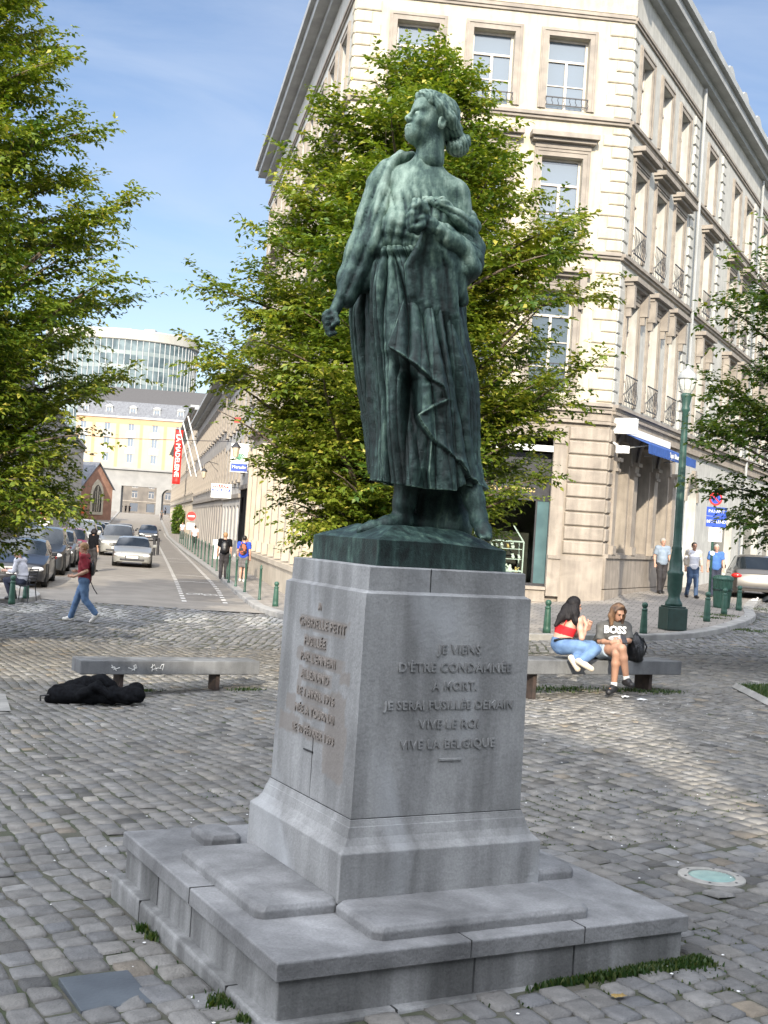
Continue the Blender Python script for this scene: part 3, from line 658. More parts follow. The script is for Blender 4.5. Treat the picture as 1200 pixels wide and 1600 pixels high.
stackmesh([(H(1.035), z_(-2.6)), (H(1.035), z_(H(-1.862))), (H(1.025), z_(H(-1.855)))], 'base_course', mt['stone_riser'], .012)
stackmesh([(H(.982), z_(H(-1.90))), (H(.982), z_(H(-1.69)))], 'step_riser', mt['stone_riser'], .008)
stackmesh([(H(1.0), z_(H(-1.705))), (H(1.0), z_(H(-1.637))), (H(.994), z_(H(-1.632)))], 'step_slab', mt['stone_step'], .006, 3)
# thick bevelled slabs lying round the pedestal foot, open at the corners
def lowslab(x0, x1, y0, y1, name='foot_slab'):
    mb = MB(); z0 = z_(H(-1.64)); z1 = z_(H(-1.580)); c = .035; b = .022
    def oct_(ins, z):
        X0, X1, Y0, Y1 = x0+ins, x1-ins, y0+ins, y1-ins
        return [(X0+c, Y0, z), (X1-c, Y0, z), (X1, Y0+c, z), (X1, Y1-c, z), (X1-c, Y1, z), (X0+c, Y1, z), (X0, Y1-c, z), (X0, Y0+c, z)]
    vs = oct_(0, z0)+oct_(0, z1-b)+oct_(b*.8, z1); fs = [tuple(range(8))[::-1], tuple(range(16, 24))]
    for r_ in (0, 8):
        for k in range(8): fs.append((r_+k, r_+(k+1) % 8, r_+8+(k+1) % 8, r_+8+k))
    mb.add(vs, fs); mb.build(name, mt['stone_step'], ped, bevel=.006, seg=2)
q = H(.52); o = H(.745)
lowslab(-H(.535), H(.535), -H(.90), -q+.02)        # in front of the right face
lowslab(-H(.885), -q+.02, -H(.52), H(.46))         # in front of the left face
lowslab(-H(.70), -q+.02, H(.60), H(.86)); lowslab(q-.02, H(.86), -H(.36), H(.50)); lowslab(-H(.30), H(.50), q-.02, H(.88))
stackmesh([(H(.517), z_(H(-1.60))), (H(.516), z_(H(-1.391))), (H(.510), z_(H(-1.385))), (H(.488), z_(H(-1.365))), (H(.470), z_(H(-1.335))), (H(.459), z_(H(-1.293))), (H(.456), z_(H(-1.290))), (H(.449), z_(H(-1.268))), (H(.449), z_(H(-1.262)))], 'base_moulding', mt['stone'], .004)
# shaft, dense so that the worn patches on the left face have their own outline
def shaft():
    z0, z1 = z_(H(-1.262)), z_(H(-.282)); h0, h1 = H(.442), H(.434); n = 110; vs = []; fs = []; st_ = []
    blobs = [(-.02, .90, .03, .02), (.02, .815, .31, .038), (-.05, .725, .15, .033), (-.24, .66, .045, .033), (.07, .645, .26, .035), (-.02, .565, .22, .036), (-.22, .50, .03, .036), (.06, .475, .25, .036),
             (-.31, .41, .07, .045), (-.02, .40, .13, .036), (-.30, .31, .14, .05), (.02, .30, .16, .035), (.27, .40, .10, .13), (.26, .26, .13, .13), (.33, .60, .06, .03)]
    for fidx in range(4):
        k0 = len(vs)
        for j in range(n+1):
            t = j/n; h = h0+(h1-h0)*t; z = z0+(z1-z0)*t
            for i in range(n+1):
                s_ = -1+2*i/n
                x, y = [(s_*h, -h), (h, s_*h), (-s_*h, h), (-h, -s_*h)][fidx]
                vs.append((x, y, z)); v = 0
                if fidx == 3:
                    e = .10*(vnoise(np.array([[s_*9, t*9, 1.]]))[0]-.5)+.05*(vnoise(np.array([[s_*30, t*40, 5.]]))[0]-.5)
                    for (cx, cy, rx, ry) in blobs:
                        d = max(abs(s_*.5-cx*1.0)/rx, abs(t-cy)/ry)
                        v = max(v, min(1, max(0, (1.0+e*2.5-d)/.10)))
                    v *= .65
                st_.append(v)
        for j in range(n):
            for i in range(n): a = k0+j*(n+1)+i; fs.append((a, a+1, a+n+2, a+n+1))
    me = npmesh('shaft', vs, fs); set_attr(me, 'stain', st_); return link('shaft', me, mt['stone'], ped)
shaft()
stackmesh([(H(.434), z_(H(-.284))), (H(.434), z_(H(-.2825))), (H(.413), z_(H(-.270))), (H(.411), z_(H(-.168))), (H(.405), z_(H(-.163)))], 'cap_block', mt['stone'], .005)
# joints cut in the stone
d = .0025
class JB:
    def box(s_, *a): MB().box(*a).build('joint', mt['joint'], ped)
jb = JB()
for hz, h_ in ((H(-1.262), H(.4425)),): jb.box(-h_-d, h_+d, -h_-d, h_+d, z_(hz)-.003, z_(hz)+.004)
jb.box(-H(.442)-.0008, -H(.435), -.012, -.0105, z_(H(-1.262)), z_(H(-.95)))
jb.box(-H(.1)-.004, -H(.1), -H(.413)-.002, -H(.405), z_(H(-.268)), z_(H(-.165)))
jb.box(-H(1.002), -H(.3), -H(.02)-.004, -H(.02), z_(H(-1.70)), z_(H(-1.629)))
jb.box(H(.42), H(.42)+.005, -H(1.001), -H(.6), z_(H(-1.70)), z_(H(-1.630)))
jb.box(-H(.15), -H(.15)+.005, -H(1.001), -H(.72), z_(H(-1.70)), z_(H(-1.630)))
jb.box(H(.60), H(1.001), H(.28), H(.28)+.004, z_(H(-1.70)), z_(H(-1.630)))
for a in (-.02, .45): jb.box(-H(.984), -H(.97), H(a), H(a)+.008, z_(H(-1.85)), z_(H(-1.705)))
for a in (-.12, .38): jb.box(H(a), H(a)+.008, -H(.984), -H(.97), z_(H(-1.85)), z_(H(-1.705)))
for a in (.55, -.6): jb.box(-H(1.037), -H(.985), H(a), H(a)+.008, z_(-2.5), z_(H(-1.853)))
for a in (.2, -.5): jb.box(H(a), H(a)+.008, -H(1.037), -H(.985), z_(-2.5), z_(H(-1.853)))
def letter(body, u, t, size, face, ext=.007, space=1.08, bold=.0012, mat=None):
    """u metres along the face from its middle, t height fraction of the shaft"""
    z = z_(H(-1.262)+t*H(.98)); h = H(.442-.008*t)
    me = text_mesh(body, size, ext, 'CENTER', space, bold)
    if face == 'right': return link('inscription', me, mat or mt['stone'], ped, (u, -h, z), 0)
    return link('inscription', me, mat or mt['stone'], ped, (-h, -u, z), -math.pi/2)
def tz(py, x0): return None
for body, u, t, s_ in (('JE VIENS', .065, .755, .064), ("D'ÊTRE CONDAMNÉE", .05, .672, .064), ('A MORT.', .05, .587, .062), ('JE SERAI FUSILLÉE DEMAIN', .03, .500, .0595), ('VIVE LE ROI', .03, .413, .062), ('VIVE LA BELGIQUE', .03, .322, .062)):
    letter(body, u, t, s_, 'right')
mb = MB(); mb.box(-.02, .11, -H(.442)-.006, -H(.435), z_(H(-1.262)+.252*H(.98))-.006, z_(H(-1.262)+.252*H(.98))+.006); mb.build('inscription', mt['stone'], ped, bevel=.002)
worn = M('worn_letter_stone', (.30, .265, .235), (.22, .19, .165), .9, 30, .3, 60)
for body, u, t, s_ in (('A', -.02, .90, .05), ('GABRIELLE PETIT', .02, .815, .068), ('FUSILLÉE', -.05, .725, .062), ("PAR L'ENNEMI", 0.0, .648, .062), ('ALLEMAND', -.02, .565, .062), ('LE 1 AVRIL 1916', .0, .478, .060), ('NÉE A TOURNAI', .0, .395, .060), ('LE 20 FÉVRIER 1893', .0, .300, .056)):
    letter(body, u, t, s_, 'left', .006, mat=worn)
mb = MB(); mb.box(-H(.442)-.005, -H(.435), -.02, .09, z_(H(-1.262)+.215*H(.98))-.004, z_(H(-1.262)+.215*H(.98))+.004); mb.build('inscription', mt['joint'], ped)
# ------------------------------------------------------------------ bronze statue
def bronze():
    m, n, b = newmat('green_bronze_patina'); setin(b, 'Roughness', .5); setin(b, 'Metallic', .25); setin(b, 'Specular IOR Level', .5)
    t = n.nodes.new('ShaderNodeTexCoord'); g = n.nodes.new('ShaderNodeNewGeometry')
    def noise(sc_, st_=(1, 1, 1), det=7, dist=0):
        mpp = n.nodes.new('ShaderNodeMapping'); mpp.inputs['Scale'].default_value = st_; n.links.new(t.outputs['Object'], mpp.inputs[0])
        o = n.nodes.new('ShaderNodeTexNoise'); o.inputs['Scale'].default_value = sc_; o.inputs['Detail'].default_value = det; o.inputs['Distortion'].default_value = dist; o.inputs['Roughness'].default_value = .62
        n.links.new(mpp.outputs[0], o.inputs['Vector']); return o.outputs[0]
    def math_(op, a, b_):
        x = n.nodes.new('ShaderNodeMath'); x.operation = op
        for i, s_ in enumerate((a, b_)):
            if isinstance(s_, (int, float)): x.inputs[i].default_value = s_
            else: n.links.new(s_, x.inputs[i])
        return x.outputs[0]
    sep = n.nodes.new('ShaderNodeSeparateXYZ'); n.links.new(t.outputs['Object'], sep.inputs[0])
    sn = n.nodes.new('ShaderNodeSeparateXYZ'); n.links.new(g.outputs['Normal'], sn.inputs[0])
    # rain-washed verdigris: more on the upper body and on up-facing metal, streaky
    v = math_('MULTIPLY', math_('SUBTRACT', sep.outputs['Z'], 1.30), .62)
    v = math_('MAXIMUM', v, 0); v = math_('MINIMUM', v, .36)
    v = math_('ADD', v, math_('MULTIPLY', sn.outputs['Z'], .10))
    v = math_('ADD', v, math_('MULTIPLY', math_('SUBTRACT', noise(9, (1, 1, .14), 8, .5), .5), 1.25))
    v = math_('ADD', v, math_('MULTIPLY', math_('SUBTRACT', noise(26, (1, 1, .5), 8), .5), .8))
    v = math_('ADD', v, math_('MULTIPLY', math_('SUBTRACT', g.outputs['Pointiness'], .5), 4.5))  # creases darkened, edges lightened: shading painted into the patina colour
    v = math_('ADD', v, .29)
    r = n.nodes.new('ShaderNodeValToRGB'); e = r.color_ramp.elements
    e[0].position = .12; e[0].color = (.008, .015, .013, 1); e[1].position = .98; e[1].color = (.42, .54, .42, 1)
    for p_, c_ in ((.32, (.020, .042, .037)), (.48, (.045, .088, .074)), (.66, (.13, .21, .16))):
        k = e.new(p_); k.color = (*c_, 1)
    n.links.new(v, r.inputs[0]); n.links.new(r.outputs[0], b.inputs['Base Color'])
    bp = n.nodes.new('ShaderNodeBump'); bp.inputs['Strength'].default_value = .8; bp.inputs['Distance'].default_value = .006
    n.links.new(noise(95, det=6), bp.inputs['Height']); n.links.new(bp.outputs[0], b.inputs['Normal'])
    return m
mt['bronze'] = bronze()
plz = H(-.163)
stat = empty('bronze_statue', (PC.x, PC.y, plz), 0, 'green bronze statue of a woman with fist on chest, head turned left', 'statue')
SB = Vector((PC.x, PC.y, plz))
def S(px, py, dy=0.0):
    p = P(px, py, PC.y+dy)-SB; return (p.x, p.y, p.z)
hp = H(.342)
mb = MB(); c_, s_ = math.cos(YAW), math.sin(YAW)
def rl(x, y, z): return (x*c_-y*s_, x*s_+y*c_, z)
n_ = 40; vs = []; fs = []
for (hh_, zz) in ((hp*1.0, 0.0), (hp*1.0, .125)):
    pass
def plinth():
    n = 60; vs = []; fs = []; k0 = 0
    def top(x, y): # rocky top rising to the middle, lower near the right corner
        r = max(abs(x), abs(y))/hp; m_ = max(0, 1-r)
        return .128+.075*min(1, m_*2.2)+.012*(vnoise(np.array([[x*14, y*14, 2.]]))[0]-.5)*min(1, m_*6)-.02*max(0, x/hp)*max(0, -y/hp)
    for j in range(n+1):
        for i in range(n+1):
            x = -hp+2*hp*i/n; y = -hp+2*hp*j/n; vs.append(rl(x, y, top(x, y)))
    for j in range(n):
        for i in range(n): a = j*(n+1)+i; fs.append((a, a+1, a+n+2, a+n+1))
    edge = [(i, 0) for i in range(n)]+[(n, j) for j in range(n)]+[(n-i, n) for i in range(n)]+[(0, n-j) for j in range(n)]
    k = len(vs); m = 7
    for q_ in range(m+1):
        for (i, j) in edge:
            x = -hp+2*hp*i/n; y = -hp+2*hp*j/n; t_ = q_/m; z = top(x, y)*(1-t_)+.0*t_
            w_ = 1+.012*(vnoise(np.array([[x*9, y*9, z*12+9]]))[0]-.5)+(.004 if t_ > .8 else 0); vs.append(rl(x*w_, y*w_, z))
    ne = len(edge)
    for q_ in range(m):
        for e in range(ne): a = k+q_*ne+e; b = k+q_*ne+(e+1) % ne; fs.append((a, a+ne, b+ne, b))
    return npmesh('plinth', vs, fs)
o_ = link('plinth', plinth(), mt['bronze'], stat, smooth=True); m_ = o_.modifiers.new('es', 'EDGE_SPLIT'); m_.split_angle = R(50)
def loft(rows, nth, fdisp, name, mat, parent, caps=True, power=2.0, hem=None, inner=.1):
    """rows: (py, L px, R px, half depth, centre dy); closed elliptical loft traced top to bottom"""
    pys = np.array([r[0] for r in rows], float); nv = int((pys[-1]-pys[0])/1.6)
    vv = np.linspace(0, 1, nv); th = np.linspace(0, 2*np.pi, nth, endpoint=False)
    py = pys[0]+(pys[-1]-pys[0])*vv
    I = [np.interp(py, pys, [r[i] for r in rows]) for i in range(1, 5)]
    ker = np.ones(15)/15
    I = [np.convolve(np.pad(a, 7, mode='edge'), ker, 'valid') for a in I]
    Lp, Rp, B, D = I
    cxp = (Lp+Rp)/2; hw = (Rp-Lp)/2
    ct = np.cos(th); s_t = np.sin(th)
    ux = np.sign(ct)*np.abs(ct)**(2/power); uy = np.sign(s_t)*np.abs(s_t)**(2/power)
    PX = cxp[:, None]+hw[:, None]*ux[None]; PY = np.repeat(py[:, None], nth, 1)
    if hem is not None:
        PY = pys[0]+(PY-pys[0])*(hem(PX)-pys[0])/(pys[-1]-pys[0])
    DY = D[:, None]-B[:, None]*uy[None]
    # to local metres
    d = PC.y+DY; r = np.stack([CF.x+CR.x*(PX-600)/FPX+CU.x*(800-PY)/FPX, CF.y+CR.y*(PX-600)/FPX+CU.y*(800-PY)/FPX, CF.z+CR.z*(PX-600)/FPX+CU.z*(800-PY)/FPX], -1)
    # size along depth kept independent of perspective: evaluate on the plane through the axis
    k = PC.y/(CF.y)
    pos = r*(PC.y/r[..., 1:2]); pos[..., 1] = d; pos -= np.array(SB)
    nrm = np.stack([ux[None]/np.maximum(hw[:, None]/294.5, .02), -uy[None]/B[:, None], 0*PX], -1); nrm /= np.linalg.norm(nrm, axis=-1, keepdims=True)
    disp = fdisp(np.repeat(th[None], nv, 0), PX, PY, np.repeat(vv[:, None], nth, 1), uy[None]*np.ones_like(PX))
    pos = pos+nrm*disp[..., None]
    V = pos.reshape(-1, 3)
    idx = np.arange(nv*nth).reshape(nv, nth); a = idx[:-1]; b = np.roll(idx, -1, 1)[:-1]; c = np.roll(idx, -1, 1)[1:]; dd = idx[1:]
    F = np.stack([a, dd, c, b], -1).reshape(-1, 4)
    # inside lip of the hem and a closing disc further up
    last = pos[-1]; cen = last.mean(0)
    lip1 = last+(cen-last)*.05; lip2 = lip1+np.array([0, 0, inner])+(cen-lip1)*.05
    k0 = len(V); V = np.concatenate([V, lip1, lip2, [cen+[0, 0, inner]], [pos[0].mean(0)]])
    i0 = idx[-1]; i1 = k0+np.arange(nth); i2 = i1+nth; ce = k0+2*nth
    F = np.concatenate([F, np.stack([i0, i1, np.roll(i1, -1), np.roll(i0, -1)], -1), np.stack([i1, i2, np.roll(i2, -1), np.roll(i1, -1)], -1),
                        np.stack([i2, np.full(nth, ce), np.full(nth, ce), np.roll(i2, -1)], -1)[:, [0, 1, 3, 3]], np.stack([np.roll(idx[0], -1), idx[0], np.full(nth, ce+1), np.full(nth, ce+1)], -1)])
    me = bpy.data.meshes.new(name); me.from_pydata(V.tolist(), [], [tuple(dict.fromkeys(q_)) for q_ in F.tolist() if len(set(q_)) > 2]); me.update()
    import bmesh
    bm = bmesh.new(); bm.from_mesh(me); bmesh.ops.recalc_face_normals(bm, faces=bm.faces); bm.to_mesh(me); bm.free()
    return link(name, me, mat, parent, smooth=True)
def pleats(PX, PY, TH, K, seed, drift=.6):
    s_ = TH*K+1.7*vnoise(np.stack([TH*2.2, PY/170, 0*PX+seed], -1), seed)*2+drift*np.sin(PY/95+TH*3+seed)
    r = np.abs(np.sin(s_)); return r**.6
EDGE = np.array([(395, 648), (440, 640), (500, 625), (552, 613), (566, 630), (580, 646), (600, 664), (614, 678), (632, 682), (645, 664), (657, 649), (675, 657), (692, 668), (715, 690), (724, 702), (745, 712), (760, 730), (773, 752), (790, 752)], float)
def skirt_disp(TH, PX, PY, V, UY):
    front = UY > -.1
    up = np.clip((PY-395)/60, 0, 1)
    d = (pleats(PX, PY, TH, 9, 3)-.55)*(.042*(1-np.clip((PY-540)/180, 0, .35)))*np.clip(.35+up, 0, 1)
    d += (pleats(PX, PY, TH, 17, 11, .3)-.5)*.010
    d += .05*(vnoise(np.stack([TH*3.3, PY/210, 0*PX+2.], -1), 5)-.5)*up
    # belt
    d += .014*np.exp(-((PY-398)/6.)**2)-.010*np.exp(-((PY-409)/5.)**2)
    ex = np.interp(PY, EDGE[:, 0], EDGE[:, 1]); s_ = PX-ex
    on = np.clip(s_/2.2+.5, 0, 1); grow = np.clip((PY-470)/110, 0, 1)
    d = np.where(front, d+(.050*grow)*on+.018*grow*np.exp(-(s_/9.)**2)*(s_ > 0), d)
    # deep hollow under the falling edge
    hc_ = np.interp(PY, [555, 600, 650, 720], [606, 640, 641, 655]); hol = np.exp(-((PX-hc_)/(13.+0*PX))**2)*np.clip((PY-555)/45, 0, 1)*np.clip((735-PY)/75, 0, 1)
    d = np.where(front & (s_ < 2), d-.085*hol, d)
    # second inner fold beneath the first, right of the hollow
    e2 = np.interp(PY, [590, 615, 640, 660, 690, 740, 772], [652, 650, 648, 646, 668, 665, 668])
    o2 = np.clip((PX-e2)/2.2+.5, 0, 1)*(s_ < 0)*np.clip((PY-590)/20, 0, 1); d = np.where(front, d+.05*o2*np.clip(1.2-hol, 0.3, 1), d)
    # swirls near the hem
    d = np.where(front & (s_ < 0), d+.010*np.sin((PX-600)*.13+(PY-650)*.02)*np.clip((PY-600)/80, 0, 1), d)
    d = np.where(front & (s_ > 0), d+.016*np.abs(np.sin((PX-690)*.085-(PY-560)*.022))*np.clip((PY-520)/80, 0, 1), d)
    return d+.006*(vnoise(np.stack([PX/7., PY/9., TH*4], -1), 9)-.5)
def hemf(PX): return np.interp(PX, [560, 582, 612, 660, 698, 712, 735, 756, 770], [748, 749, 757, 766, 769, 757, 765, 775, 776])
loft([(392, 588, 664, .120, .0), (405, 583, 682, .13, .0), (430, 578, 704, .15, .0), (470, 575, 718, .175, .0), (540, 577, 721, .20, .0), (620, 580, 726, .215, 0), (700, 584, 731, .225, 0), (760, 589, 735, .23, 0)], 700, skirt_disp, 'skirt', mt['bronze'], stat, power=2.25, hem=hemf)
def cloak_disp(TH, PX, PY, V, UY):
    d = (pleats(PX, PY, TH, 6, 21, .9)-.5)*.040*np.clip((PY-270)/90, .15, 1)+(pleats(PX, PY, TH, 13, 8)-.5)*.012
    return d+.006*(vnoise(np.stack([PX/7., PY/9., TH*4], -1), 4)-.5)
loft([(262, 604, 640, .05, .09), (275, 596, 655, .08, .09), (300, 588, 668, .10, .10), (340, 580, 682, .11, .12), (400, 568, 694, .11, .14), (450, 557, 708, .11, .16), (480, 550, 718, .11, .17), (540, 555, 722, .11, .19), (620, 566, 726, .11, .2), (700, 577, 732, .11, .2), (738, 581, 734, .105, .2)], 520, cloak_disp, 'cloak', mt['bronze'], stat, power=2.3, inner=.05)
# upper body with arms, neck, feet in one surface
b = SDF(.0075, .035)
b.ell(S(655, 322, -.0), (.185, .130, .235)); b.ell(S(633, 382, .0), (.17, .125, .14))
b.ell(S(622, 352, -.085), (.082, .07, .085), k=.05); b.ell(S(688, 345, -.08), (.08, .07, .085), k=.05)
b.cap(S(656, 274, .02), S(618, 284, .02), .080, .078); b.cap(S(662, 274, .02), S(706, 299, 0), .078, .072)
b.cap(S(668, 262, .02), S(669, 222, .0), .070, .060, k=.05)                      # neck
b.cap(S(676, 226, -.045), S(656, 258, -.060), .012, .008, k=.03)
b.cap(S(714, 306, 0), S(725, 372, -.03), .072, .058); b.cap(S(726, 378, -.03), S(730, 404, -.07), .060, .055)
b.chain([S(738, 405, -.08), S(705, 378, -.19), S(668, 350, -.265)], [.060, .050, .036], k=.03)  # forearm
b.ell(S(656, 338, -.285), (.042, .036, .040), k=.02)                               # fist
for i, (px, py) in enumerate(((645, 322), (641, 333), (641, 344), (645, 354))):
    b.chain([S(px+16, py-4, -.315), S(px+4, py+1, -.325), S(px-1, py+4, -.295), S(px+8, py+8, -.285)], [.0155, .0150, .0140, .012], k=.006)
b.chain([S(664, 328, -.31), S(655, 318, -.325), S(650, 314, -.32)], [.016, .0145, .012], k=.008)
# her other arm and closed hand, under the cloak
b.chain([S(606, 290, .03), S(584, 370, .03), S(553, 435, -.01), S(537, 462, -.05)], [.07, .065, .05, .042]); b.cap(S(535, 462, -.05), S(524, 484, -.07), .036, .03, k=.012)
b.ell(S(516, 500, -.075), (.042, .04, .055), k=.02)
for i, (px, py) in enumerate(((506, 492), (506, 500), (508, 509), (511, 517))):
    b.chain([S(px+6, py-5, -.105), S(px+1, py+1, -.112), S(px+4, py+5, -.118), S(px+13, py+3, -.108)], [.0155, .015, .0145, .012], k=.006)
b.chain([S(524, 492, -.10), S(527, 503, -.118), S(520, 508, -.128)], [.017, .015, .012], k=.008)
def folds(q):
    z = q[:, 2]; x = q[:, 0]; y = q[:, 1]; zt = S(650, 300)[2]; zb = S(650, 395)[2]
    py = 395-(z-zb)/(zt-zb)*95; px_ = (x-S(650, 345)[0])*294.5+650
    mm = np.clip((py-298)/18, 0, 1)*np.clip((412-py)/10, 0, 1)*np.clip((704-px_)/12, 0, 1)*np.clip((px_-575)/10, 0, 1)*(y < .05)
    w_ = np.sin((px_-640)*.20+np.sin(py*.05)*1.0+(py-300)*.02*np.sign(px_-650))
    low = np.clip((py-340)/40, 0, 1)
    sag = np.sin(np.sqrt((px_-660)**2*.35+(py-300)**2)*.42)
    return -mm*(.011*np.abs(w_)**.6+.0025*low*sag)-.0025*(vnoise(q*40, 3)-.5)
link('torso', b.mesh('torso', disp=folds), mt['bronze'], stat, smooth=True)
# drapery held by the fist and hanging sleeve
b = SDF(.0085, .022)
for px_e, py_e, r_e in ((640, 430, .020), (650, 440, .024), (662, 446, .026), (676, 452, .026), (690, 456, .024), (703, 462, .022)):
    b.chain([S(672+(px_e-672)*.1, 362, -.245), S(672+(px_e-672)*.45, 388, -.215), S(px_e, 415, -.180), S(px_e+6, py_e+30, -.178), S(px_e+14, py_e+110, -.125)], [.016, .021, r_e, .022, .010], k=.008)
b.chain([S(680, 362, -.22), S(700, 395, -.16), S(712, 425, -.13), S(722, 470, -.10)], [.026, .036, .036, .024])
b.chain([S(662, 350, -.25), S(690, 366, -.20), S(718, 388, -.12), S(736, 396, -.06)], [.026, .046, .054, .046])
b.chain([S(664, 312, -.13), S(690, 318, -.15), S(715, 340, -.12), S(732, 358, -.05), S(743, 385, -.02)], [.012, .022, .030, .038, .036]); b.chain([S(730, 345, 0), S(736, 352, .05)], [.05, .045])
b.chain([S(744, 388, -.02), S(740, 408, -.05), S(732, 430, -.06)], [.036, .048, .034]); b.chain([S(725, 395, -.12), S(732, 420, -.11), S(728, 438, -.08)], [.05, .055, .028])
b.chain([S(708, 412, -.13), S(718, 440, -.11), S(712, 460, -.13)], [.03, .026, .02])
FZ = S(668, 335)
def folds2(q): return -.012*np.abs(np.sin(np.arctan2(q[:, 0]-FZ[0], FZ[2]-q[:, 2]+.02)*10+.8*vnoise(q*4, 2)))**.6-.003*(vnoise(q*40, 3)-.5)
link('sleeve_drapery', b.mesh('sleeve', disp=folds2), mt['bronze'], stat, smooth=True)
b = SDF(.0085, .02)
b.chain([S(596, 292, .02), S(603, 270, .02), S(614, 255, .02), S(628, 246, .04), S(645, 246, .08)], [.040, .036, .028, .025, .02]); b.chain([S(590, 308, .02), S(597, 285, .02), S(606, 268, .0)], [.06, .05, .03], k=.04)
b.chain([S(597, 290, .02), S(584, 340, .02), S(567, 395, .01), S(551, 438, -.01), S(541, 464, -.04)], [.070, .078, .076, .064, .050], k=.05); b.chain([S(600, 300, -.05), S(585, 380, -.04), S(570, 440, .0)], [.03, .045, .05])
b.chain([S(604, 262, .0), S(594, 330, -.07), S(588, 385, -.07)], [.03, .03, .045])
def folds3(q): return -.012*np.abs(np.sin((q[:, 0]-q[:, 2]*.32)*48+.8*vnoise(q*np.array([3, 3, 1.2]), 2)))**.6-.003*(vnoise(q*40, 3)-.5)
link('cloak_sleeve', b.mesh('cloak_sleeve', disp=folds3), mt['bronze'], stat, smooth=True)
# feet and ankles
b = SDF(.008, .03)
b.chain([S(640, 735, -.05), S(632, 785, -.06), S(628, 806, -.06)], [.085, .058, .052]); b.chain([S(634, 816, -.05), S(606, 820, -.10), S(580, 826, -.14), S(564, 829, -.16)], [.052, .046, .036, .024])
b.chain([S(727, 735, -.05), S(741, 782, -.12), S(748, 806, -.15)], [.08, .052, .046]); b.chain([S(748, 815, -.15), S(755, 828, -.22), S(762, 838, -.27)], [.044, .038, .026])
for i in range(4): b.chain([S(756+i*4-6, 834, -.25), S(759+i*4-6, 840, -.29)], [.014, .011], k=.006)
b.chain([S(665, 750, .10), S(668, 800, .10), S(664, 825, .08)], [.11, .10, .12], k=.05); b.chain([S(700, 750, .10), S(706, 800, .08), S(712, 825, .02)], [.11, .10, .09], k=.05)  # added mass behind the ankles, standing in for the dark shadow gap
link('feet', b.mesh('feet', disp=lambda q: -.002*(vnoise(q*40, 3)-.5)), mt['bronze'], stat, smooth=True)
# head: local frame facing its own -Y, then turned to the left of the picture and lifted
h = SDF(.004, .016)
h.ell((0, .010, .045), (.082, .103, .098)); h.ell((0, -.034, -.033), (.058, .064, .068), k=.04); h.ell((0, -.048, -.078), (.034, .038, .028), k=.035)
h.cap((0, -.094, .034), (0, -.119, -.016), .009, .0125, k=.016); h.ell((0.011, -.107, -.021), (.009, .011, .008), k=.01); h.ell((-.011, -.107, -.021), (.009, .011, .008), k=.01)
h.cap((-.045, -.080, .038), (.045, -.080, .038), .013, k=.03); h.ell((0, -.055, .075), (.062, .045, .045), k=.03)
for s_ in (-1, 1):
    h.ell((s_*.031, -.099, .013), (.021, .017, .013), k=.016, sub=True); h.ell((s_*.031, -.085, .011), (.015, .015, .012), k=.004)
    h.ell((s_*.046, -.062, -.022), (.024, .03, .026), k=.03)
    h.ell((s_*.086, .022, -.005), (.010, .022, .034), k=.008); h.ell((s_*.097, .020, .002), (.008, .012, .02), k=.005, sub=True)
h.ell((0, -.104, -.049), (.023, .012, .0065), k=.007); h.ell((0, -.102, -.064), (.020, .012, .0075), k=.007); h.ell((0, -.115, -.0565), (.020, .007, .0026), k=.004, sub=True)
h.ell((0, -.078, -.090), (.020, .018, .016), k=.03); h.ell((0, -.05, -.07), (.045, .05, .045), k=.03); h.cap((0, .02, -.04), (0, .045, -.16), .062, .066, k=.03)
hm = h.mesh('head')
hr = SDF(.004, .014)
hr.ell((0, .032, .066), (.090, .100, .094)); hr.ell((0, .075, .022), (.070, .066, .066)); hr.ell((0, -.035, .112), (.068, .060, .036), k=.03)
for s_ in (-1, 1): hr.chain([(s_*.02, -.080, .118), (s_*.060, -.050, .095), (s_*.082, -.005, .066), (s_*.084, .055, .030), (s_*.05, .11, .0)], [.018, .021, .022, .026, .028], k=.012)
hr.chain([(0, .12, .01), (0, .145, -.02)], [.05, .04]); hr.ell((0, .165, -.03), (.052, .048, .050), k=.012); hr.ell((0, .185, -.005), (.034, .032, .036), k=.01); hr.ell((0.02, .14, -.058), (.04, .035, .03), k=.012)
def hairf(q):
    a = np.arctan2(q[:, 0], q[:, 2]+.25); wv = np.sin(q[:, 1]*46+3*np.sin(a*9)+vnoise(q*22, 6)*5+q[:, 2]*38)
    return -.0045*np.abs(wv)-.003*np.abs(np.sin(q[:, 1]*120+q[:, 2]*90+q[:, 0]*60+vnoise(q*30, 2)*5))
def hairclip(q): return np.maximum(-(q[:, 2]+.098), (-.012-.55*(q[:, 1]+.045))*1.0-(q[:, 2]-.045)*.9-.03)
hh = hr.mesh('hair', disp=hairf, clip=lambda q: np.where(q[:, 1] < .0, (.066+(-q[:, 1])*.30-.35*np.abs(q[:, 0])*0)-q[:, 2]-1.15*np.maximum(0, np.abs(q[:, 0])-.030), -1))
HC = Vector(S(672, 196, -.01))
hrot = Matrix.Translation(HC) @ Matrix.Rotation(R(-66), 4, 'Z') @ Matrix.Rotation(R(-13), 4, 'X') @ Matrix.Rotation(R(-3), 4, 'Y') @ Matrix.Scale(1.13, 4)
hm.transform(hrot); hh.transform(hrot)
ho = link('head', hm, mt['bronze'], stat, smooth=True); link('hair', hh, mt['bronze'], ho, smooth=True)
